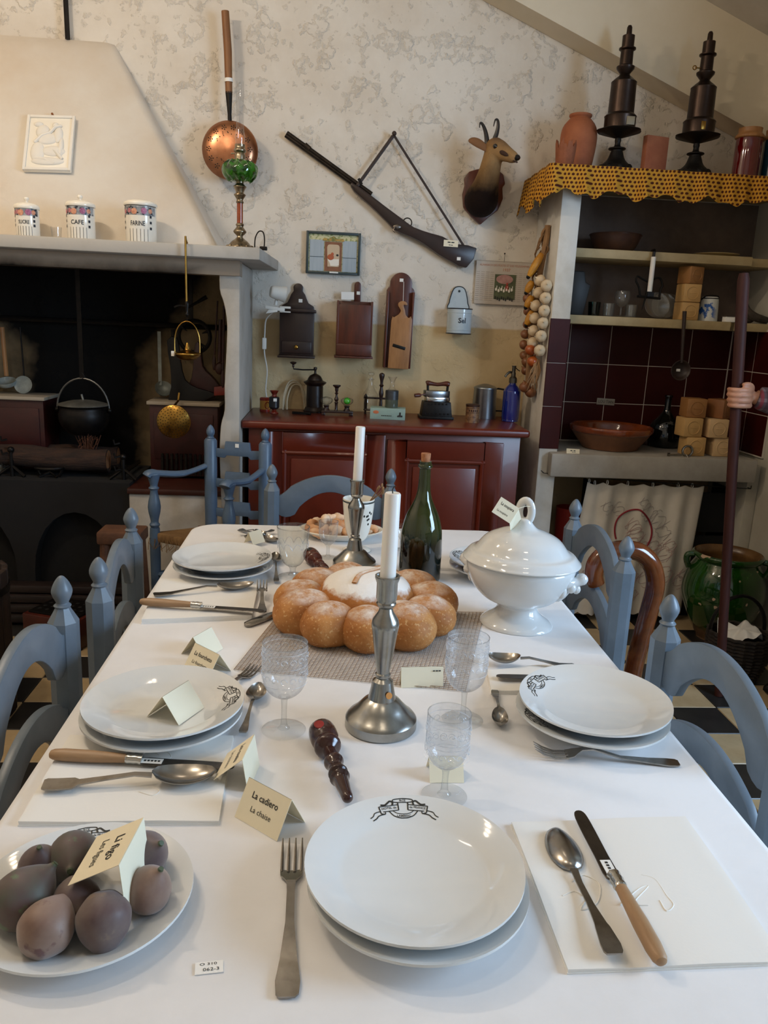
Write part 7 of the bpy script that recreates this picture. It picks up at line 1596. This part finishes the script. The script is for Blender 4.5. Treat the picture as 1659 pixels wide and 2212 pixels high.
for (px, py), r, mi, tl, lb in FIGS:
    r *= .86
    c_ = P(px, py, Z=TT + .012 + r * .9); t = thing('fig', lb, 'fig', (c_.x, c_.y, TT + .0105 + r * .92), rot=Euler((tl[0], 0, tl[1])), group='figs on the plate')
    MB().lathe(smr([(0, -r * .98), (r * .45, -r * .93), (r * .9, -r * .45), (r, -.05 * r), (r * .86, r * .5), (r * .5, r * .95), (r * .2, r * 1.22), (r * .13, r * 1.34)], 4), 28).build('flesh', FM[mi], t, smooth=60)
    MB().lathe([(r * .14, r * 1.30), (r * .10, r * 1.40), (r * .11, r * 1.43), (0, r * 1.44)], 10).build('stalk', M_STALK, t)

# ---- pastries on the dish behind
pc_ = P(738, 1148, Z=TT + .02); t = thing('pastry_dish', 'oval cream dish of sugared pastries before the end chair', 'dish', (pc_.x, pc_.y + .01, TT))
MB().lathe(smr([(0, .004), (.06, .004), (.075, .0), (.10, .012), (.122, .024), (.125, .027), (.118, .027), (.09, .014), (0, .010)], 3), 48, sx=1.02, sy=.72).build('dish', M_CREAMC, t)
M_PAST = [mat('pastry_' + c, c, .6, var=(25, d, .4, .65), bump=(50, .3, .003)) for c, d in (('dfb892', 'c98f66'), ('e6cdb0', 'd9ab86'), ('cf9a6a', 'b87a4b'))]
lbl = 'sugared crescent pastry heaped on the oval cream dish'
for k in range(14):
    a_ = 2 * PI * k / 10 if k < 10 else 2 * PI * k / 4; rr = .082 if k < 10 else .035; zz = .028 if k < 10 else .050
    if k < 10: zz += .004 * (k % 2)
    p_ = thing('pastry', lbl, 'pastry', (pc_.x + rr * math.cos(a_), pc_.y + .01 + rr * .70 * math.sin(a_), TT + zz), rot=Euler((.4 * math.sin(k * 2), .3 * math.cos(k * 3), a_ + k)), group='pastries on the oval dish')
    b = MB(); b.tube([(.024 * math.cos(s_), .024 * math.sin(s_) - .01, .004 * math.sin(3 * s_)) for s_ in [-.2 + 3.5 * i / 14 for i in range(15)]], [.003 + .013 * math.sin(PI * i / 14) * (1 + .15 * math.sin(i * 2.2)) for i in range(15)], 12); b.build('crescent', M_PAST[k % 3], p_, smooth=60)
# ================================================================== floor things at the right
M_OILG = NT('green_oil_glaze', .08, .5); q = M_OILG; n_ = q.noise(9, 4, .55, q.obj); z_ = q.xyz(q.obj)[2]
chip = q.rng(q.noise(13, 2, .5, q.obj), .665, .68); base = q.mix(q.rng(n_, .35, .7), '123009', '1d4a12')
low = q.rng(q.math('ADD', z_, q.math('MULTIPLY', q.math('SUBTRACT', n_, .5), .12)), .04, .09)
q.color(q.mix(low, '6d5138', q.mix(chip, base, 'b79a80'))); q.b.inputs['Coat Weight'].default_value = .5
GJ = thing('oil_jar', 'large green glazed oil jar with chipped glaze beside the curtain', 'jar', (1.885, 3.40, .005))
MB().lathe(smr([(0, 0), (.085, 0), (.095, .01), (.14, .09), (.178, .19), (.184, .25), (.17, .32), (.145, .37), (.138, .385), (.152, .395), (.158, .41), (.15, .42)], 4), 56).build('body', q.M, GJ, smooth=60)
MB().lathe(smr([(.15, .4195), (.138, .41), (.128, .385), (.14, .34), (.15, .25), (.1, .06), (0, .03)], 4), 48).build('glazed_inside', mat('amber_inner_glaze', '7a5a36', .25, var=(8, '5c4128')), GJ, smooth=60)
for a_ in (2.9, -.6): 
    cx, cy = math.cos(a_), math.sin(a_); MB().tube(sm([(.15 * cx, .15 * cy, .40), (.178 * cx, .178 * cy, .395), (.182 * cx, .182 * cy, .37), (.168 * cx, .168 * cy, .335)], 4), .014, 10).build('lug_handle', q.M, GJ)
# wooden crook behind the chair
yk = 2.12
pts = [P(*p_, Y=yk) for p_ in ((1288, 1262), (1283, 1240), (1290, 1215), (1312, 1196), (1345, 1187), (1378, 1192), (1402, 1210), (1414, 1240), (1415, 1270), (1405, 1310), (1388, 1370), (1370, 1440))]
k_ = (pts[-1] - pts[-2]); k_ = k_ / abs(k_.z); last = pts[-1]; bot = last + Vector((k_.x * .5, 0, -1)) * (last.z - .018)
q = NT('amber_bent_wood', .15, .5); q.color(q.mix(q.rng(q.noise(7, 4, .6, q.obj), .35, .65), '7a3e18', '3f1a0c')); q.b.inputs['Coat Weight'].default_value = .6
ck = thing('wooden_crook', 'thick glossy amber-brown bent wooden crook behind the chair', 'crook', (bot.x, yk, .005))
pp = sm([tuple(v - Vector((bot.x, yk, .005))) for v in pts + [last.lerp(bot, .5), bot]], 4); n_ = len(pp)
MB().tube(pp, [.024 + .004 * min(1, i / 8) - .002 * (i / n_) for i in range(n_)], 16, up=(0, 1, 0)).build('bent_stick', q.M, ck, smooth=70)
# brown pole held by the person
s0_, s1_ = P(1553, 1502, Z=.006), P(1607, 590, Y=2.85)
M_POLE = mat('red_brown_pole', '43211a', .6, var=(7, '2e1510', .35, .7), stretch=(6, 6, 1), spec=.25)
po = thing('wooden_pole', 'long red-brown round wooden pole gripped by the hand', 'pole', tuple(s0_)); dv = s1_ - s0_
MB().tube([(0, 0, 0), tuple(dv * .5), tuple(dv * .985), tuple(dv)], [.0175, .019, .021, .016], 18).build('shaft', M_POLE, po)
hz_ = 1.183; g = s0_ + dv * ((hz_ - s0_.z) / dv.z)      # where the hand grips

# ================================================================== person holding the pole
SKIN = mat('skin', 'c08a6c', .5, var=(30, 'b27a5e', .4, .7), bump=(80, .1, .002), sss=.1)
pe = thing('person', 'person in plaid shirt and corduroy trousers gripping the brown pole', 'person', (1.935, 2.60, .005)); O = Vector(pe.location)
def L(x, y, z): return Vector((x, y, z)) - O
b = MB()
fa = math.atan2(.35, -.94); fw = Vector((math.cos(fa), math.sin(fa), 0)); sd = Vector((-fw.y, fw.x, 0))   # facing and left-right axis
pel = Vector((0, 0, .92)); chest = Vector((0, 0, 1.25)); neck = Vector((0, 0, 1.47))
b.tube([pel + Vector((0, 0, -.06)), pel, Vector((0, 0, 1.08)), chest, Vector((0, 0, 1.4)), neck], [.12, .14, .125, .145, .13, .055], 20)
b.tube([neck + Vector((0, 0, -.04)), neck + Vector((0, 0, .10))], .052, 14)
hc = Vector((0, 0, 1.645)) + fw * .02
b.ball(hc, (.076, .085, .112), 22); b.ball(hc + fw * .04 + Vector((0, 0, -.045)), (.052, .055, .062), 16)
b.tube([hc + fw * .085 + Vector((0, 0, .022)), hc + fw * .104 + Vector((0, 0, -.012)), hc + fw * .085 + Vector((0, 0, -.022))], [.008, .014, .010], 10)
for s_ in (-1, 1): b.ball(hc + sd * s_ * .080 + Vector((0, 0, -.005)), (.012, .016, .030), 10)
for s_ in (-1, 1):
    hip = pel + sd * s_ * .09; knee = hip + Vector((0, 0, -.43)) + fw * .03; ank = knee + Vector((0, 0, -.41)) + fw * -.01
    b.tube([hip, hip.lerp(knee, .5), knee, knee.lerp(ank, .35), ank], [.082, .075, .055, .056, .038], 14)
    b.tube([ank + Vector((0, 0, -.03)), ank + fw * .08 + Vector((0, 0, -.055)), ank + fw * .17 + Vector((0, 0, -.058))], [.038, .036, .028], 12)
# arm to the pole (right hand seen on the pole)
shl = Vector((0, 0, 1.40)) - sd * .17; wr_ = L(g.x + .076, g.y + .008, hz_ + .002); el = (shl + wr_) / 2 + Vector((.03, -.05, -.16))
b.tube([Vector((0, 0, 1.38)) - sd * .10, shl, shl.lerp(el, .5), el], [.075, .062, .052, .045], 14); b.tube([el, el.lerp(wr_, .4), wr_], [.045, .042, .027], 14)
sh2 = Vector((0, 0, 1.40)) + sd * .17; el2 = sh2 + Vector((0, 0, -.28)) + sd * .04; w2 = el2 + Vector((0, 0, -.25)) + fw * .06
b.tube([Vector((0, 0, 1.38)) + sd * .10, sh2, sh2.lerp(el2, .5), el2], [.075, .062, .05, .044], 14); b.tube([el2, el2.lerp(w2, .4), w2], [.044, .04, .027], 14)
# gripping hand: palm to the right of the pole, four fingers closing round its front, thumb above
gc = L(g.x, g.y, hz_); tilt = dv.normalized()
def hp_(x, y, z): return gc + Vector((x, y, 0)) + tilt * z
b.tube([wr_, hp_(.060, .014, .0)], [.027, .026], 14, flat=.8); b.ball(hp_(.044, .018, .0), (.022, .020, .040), 16)
for k in range(4):
    z0 = .0285 - .019 * k; q_ = (1, 1.04, 1.0, .9)[k]
    b.tube(sm([tuple(hp_(.050, .020, z0 * .95)), tuple(hp_(.046, -.010, z0)), tuple(hp_(.026, -.031 * q_, z0)), tuple(hp_(-.010, -.034 * q_, z0 - .001)), tuple(hp_(-.031 * q_, -.017, z0 - .001)), tuple(hp_(-.029 * q_, .008, z0))], 3), [.0100, .0102, .0104, .0106, .0102, .0098, .0100, .0102, .0098, .0094, .0096, .0094, .0090, .0086, .0078, .0060], 10)
b.tube(sm([tuple(hp_(.058, .010, .020)), tuple(hp_(.048, -.012, .040)), tuple(hp_(.026, -.027, .048)), tuple(hp_(.004, -.031, .047))], 3), [.013, .0125, .012, .0115, .0112, .0112, .0108, .0100, .0090, .0068], 10)
# relaxed far hand
b.ball(w2 + Vector((0, 0, -.045)), (.026, .03, .045), 12)
for k in range(4):
    r0 = w2 + Vector((0, 0, -.075)) + fw * (.022 - .015 * k); b.tube([r0, r0 + Vector((0, 0, -.03)), r0 + Vector((-.008, -.004, -.06)), r0 + Vector((-.018, -.006, -.08 + .006 * abs(k - 1)))], [.0092, .009, .0085, .006], 8)
b.tube([w2 + Vector((0, 0, -.03)) + fw * .02, w2 + Vector((0, 0, -.06)) + fw * .045, w2 + Vector((0, 0, -.085)) + fw * .048], [.012, .011, .008], 8)
bo = b.build('body', SKIN, pe); md = bo.modifiers.new('remesh', 'REMESH'); md.mode = 'VOXEL'; md.voxel_size = .0036; md.use_smooth_shade = True
sm_ = bo.modifiers.new('smooth', 'SMOOTH'); sm_.iterations = 3; sm_.factor = .5
b = MB()
for k in range(3): z0 = .019 - .019 * k; b.tube(sm([tuple(hp_(.036, -.0315, z0)), tuple(hp_(.02, -.0395, z0)), tuple(hp_(-.010, -.0405, z0))], 3), .0009, 5)
b.build('finger_crease', mat('skin_crease', '8a5540', .7), pe)['kind'] = 'stuff'
for s_ in (-1, 1): MB().ball(hc + fw * .080 + sd * s_ * .030 + Vector((0, 0, .012)), (.010, .010, .007), 10).build('eye', M_INK, pe)
MB().tube([hc + fw * .086 - sd * .02 + Vector((0, 0, -.055)), hc + fw * .094 + Vector((0, 0, -.057)), hc + fw * .086 + sd * .02 + Vector((0, 0, -.055))], .004, 6).build('mouth', mat('lips', '9a5a4c', .5), pe)
b = MB(); b.ball(hc + Vector((0, 0, .03)) - fw * .018, (.084, .090, .100), 20); b.v = [v for v in b.v]; b.build('hair', mat('grey_hair', '6d6660', .8, bump=(120, .6, .004)), pe)
q = NT('plaid_flannel', .85, .2); ox_ = q.xyz(q.obj)
def band(c_, f, w): return q.rng(q.math('ABSOLUTE', q.math('SUBTRACT', q.math('FRACT', q.math('MULTIPLY', c_, f)), .5)), w, w + .03, 1, 0)
p1c = q.mix(q.math('MULTIPLY', band(ox_[2], 26.0, .16), .6), '5d5058', '8b7f86'); p2c = q.mix(q.math('MULTIPLY', band(ox_[0], 26.0, .16), .55), p1c, '3e2f38'); q.color(q.mix(q.math('MULTIPLY', band(ox_[0], 13.0, .05), .7), p2c, '8e3440')); q.bump(q.noise(300, 2, .5, q.obj), .3, .001); M_PLAID = q.M
b = MB(); b.tube([pel + Vector((0, 0, -.02)), Vector((0, 0, 1.08)), chest, Vector((0, 0, 1.4)), neck + Vector((0, 0, -.02))], [.158, .15, .168, .152, .075], 20)
cuff = el.lerp(wr_, .97)
b.tube([Vector((0, 0, 1.39)) - sd * .09, shl, shl.lerp(el, .5), el], [.09, .082, .07, .064], 16); b.tube([el, el.lerp(wr_, .35), el.lerp(wr_, .7), cuff], [.064, .060, .052, .042], 16)
b.tube([Vector((0, 0, 1.39)) + sd * .09, sh2, sh2.lerp(el2, .5), el2], [.09, .082, .07, .064], 16); b.tube([el2, el2.lerp(w2, .4), el2.lerp(w2, .9)], [.064, .058, .04], 16)
so_ = b.build('plaid_shirt', M_PLAID, pe); md = so_.modifiers.new('remesh', 'REMESH'); md.mode = 'VOXEL'; md.voxel_size = .007; md.use_smooth_shade = True; sm_ = so_.modifiers.new('smooth', 'SMOOTH'); sm_.iterations = 5
q = NT('brown_corduroy', .9, .2); q.color(q.mix(q.rng(q.noise(9, 3, .5, q.obj), .35, .65), '4b3d33', '3a2f28')); wv = q.n('ShaderNodeTexWave', i_Vector=q.obj, i_Scale=60.0); q.bump(wv.outputs['Fac'], .6, .003)
b = MB(); b.tube([pel + Vector((0, 0, -.10)), pel + Vector((0, 0, .06))], [.13, .165], 20)
for s_ in (-1, 1):
    hip = pel + sd * s_ * .09; knee = hip + Vector((0, 0, -.43)) + fw * .03; ank = knee + Vector((0, 0, -.41)) + fw * -.01
    b.tube([hip, hip.lerp(knee, .5), knee, knee.lerp(ank, .5), ank + Vector((0, 0, .01))], [.105, .096, .08, .076, .074], 18)
to_ = b.build('corduroy_trousers', q.M, pe); md = to_.modifiers.new('remesh', 'REMESH'); md.mode = 'VOXEL'; md.voxel_size = .008; md.use_smooth_shade = True; sm_ = to_.modifiers.new('smooth', 'SMOOTH'); sm_.iterations = 4
M_SHOE = mat('black_shoe_leather', '121110', .3, coat=.2)
for s_ in (-1, 1):
    hip = pel + sd * s_ * .09; ank = hip + Vector((0, 0, -.84)) + fw * .02
    Q = Matrix.Translation(Vector((ank.x, ank.y, .045)) + fw * .06) @ RZ(fa); b = MB(); b.ball((0, 0, 0), (.145, .05, .048), 22, Q); b.v = [(x_, y_, max(z_, .004)) for x_, y_, z_ in b.v]; b.build('shoe', M_SHOE, pe)
# dark basket with a white cloth beside the pole
BK = thing('wicker_basket', 'dark wicker basket with black curved handle and white cloth by the pole', 'basket', (1.745, 2.97, .005))
M_WICK = mat('dark_wicker', '2b221c', .6, var=(40, '1a1411', .4, .65), bump=(80, .5, .003))
b = MB()
for k in range(14):
    zz = .008 + .0145 * k; R_ = .085 + .035 * math.sin(min(1, k / 9) * PI / 2)
    b.tube([((R_ + .004 * (-1) ** j) * math.cos(2 * PI * j / 40), (R_ + .004 * (-1) ** j) * math.sin(2 * PI * j / 40), zz) for j in range(40)], .0075, 6, closed=True)
b.build('woven_side', M_WICK, BK)
MB().lathe([(0, .004), (.088, .004), (.088, .012), (0, .012)], 24).build('base', M_WICK, BK)
MB().tube([(.118 * math.cos(a_), .02, .20 + .15 * math.sin(a_)) for a_ in [PI * i / 16 for i in range(17)]], .008, 8).build('handle', M_IRON, BK)
def clf(u, v):
    a_ = 2 * PI * u; r = .09 * v; return (r * math.cos(a_), r * math.sin(a_), .215 + .02 * math.sin(3 * a_) * v + .012 * math.sin(7 * a_ + 2) * v - .05 * max(0, v - .8) * 5 * (.5 + .5 * math.sin(2 * a_)))
t = tag(MB().grid(48, 8, clf).build('basket_cloth', M_NAPKIN, loc=(1.745, 2.97, .005), smooth=80), 'crumpled off-white cloth lying in the dark wicker basket', 'cloth')

# ================================================================== floor things at the left
fwm = thing('foot_warmer', 'low red-brown wooden foot warmer with pierced iron top on the floor', 'foot warmer', (-1.09, 3.27, .005), rz=-.35)
MB().box((0, 0, .07), (.27, .22, .13)).build('case', mat('red_stained_wood', '4f1d12', .35, var=(8, '38130c'), coat=.1), fwm, bevel=.006)
MB().box((0, 0, .139), (.235, .185, .01)).build('iron_top', M_IRON, fwm, bevel=.002)
b = MB()
for i in range(6):
    for j in range(4): b.lathe([(0, .0006), (.008, .0004)], 8, T(-.09 + .036 * i, -.055 + .036 * j, .144))
b.build('pierced_holes', M_SOOT, fwm)['kind'] = 'stuff'
for sx in (-1, 1):
    for sy in (-1, 1): MB().box((sx * .12, sy * .095, .006), (.03, .03, .012)).build('foot', M_WOODD, fwm, smooth=0)
v = P(8, 1555, Z=.006); tb2 = thing('wooden_tub', 'dark brown stave tub standing on the chequered floor', 'tub', (v.x - .16, v.y + .05, .005))
zt = P(6, 1238, Y=v.y + .05).z; M_STV = mat('dark_stave_wood', '2c1c14', .6, var=(9, '1e120c'), stretch=(4, 4, .6))
for k in range(18):
    a_ = 2 * PI * k / 18; MB().box((.165, 0, zt / 2), (.02, .0555, zt), RZ(a_)).build('stave', M_STV, tb2, bevel=.004)
for zz in (.10, zt - .08): MB().lathe([(.176, zz), (.179, zz + .002), (.179, zz + .026), (.176, zz + .028)], 36).build('hoop', M_IRON, tb2)
MB().lathe([(0, zt * .93), (.155, zt * .93)], 24).build('lid_board', M_STV, tb2)
v = P(265, 1142, Y=3.05); stl = thing('rustic_stool', 'small rough wooden stool with thick block seat near the hearth', 'stool', (v.x, 3.05, .005))
M_RST = mat('rough_chestnut', '6b4428', .8, var=(10, '4a2c19', .35, .65), bump=(25, .4, .005))
MB().box((0, 0, v.z - .03), (.17, .13, .05)).build('seat', M_RST, stl, bevel=.008)
for sx in (-1, 1):
    for sy in (-1, 1): MB().tube([(sx * .06, sy * .04, v.z - .05), (sx * .085, sy * .06, 0)], [.018, .014], 10).build('leg', M_RST, stl)
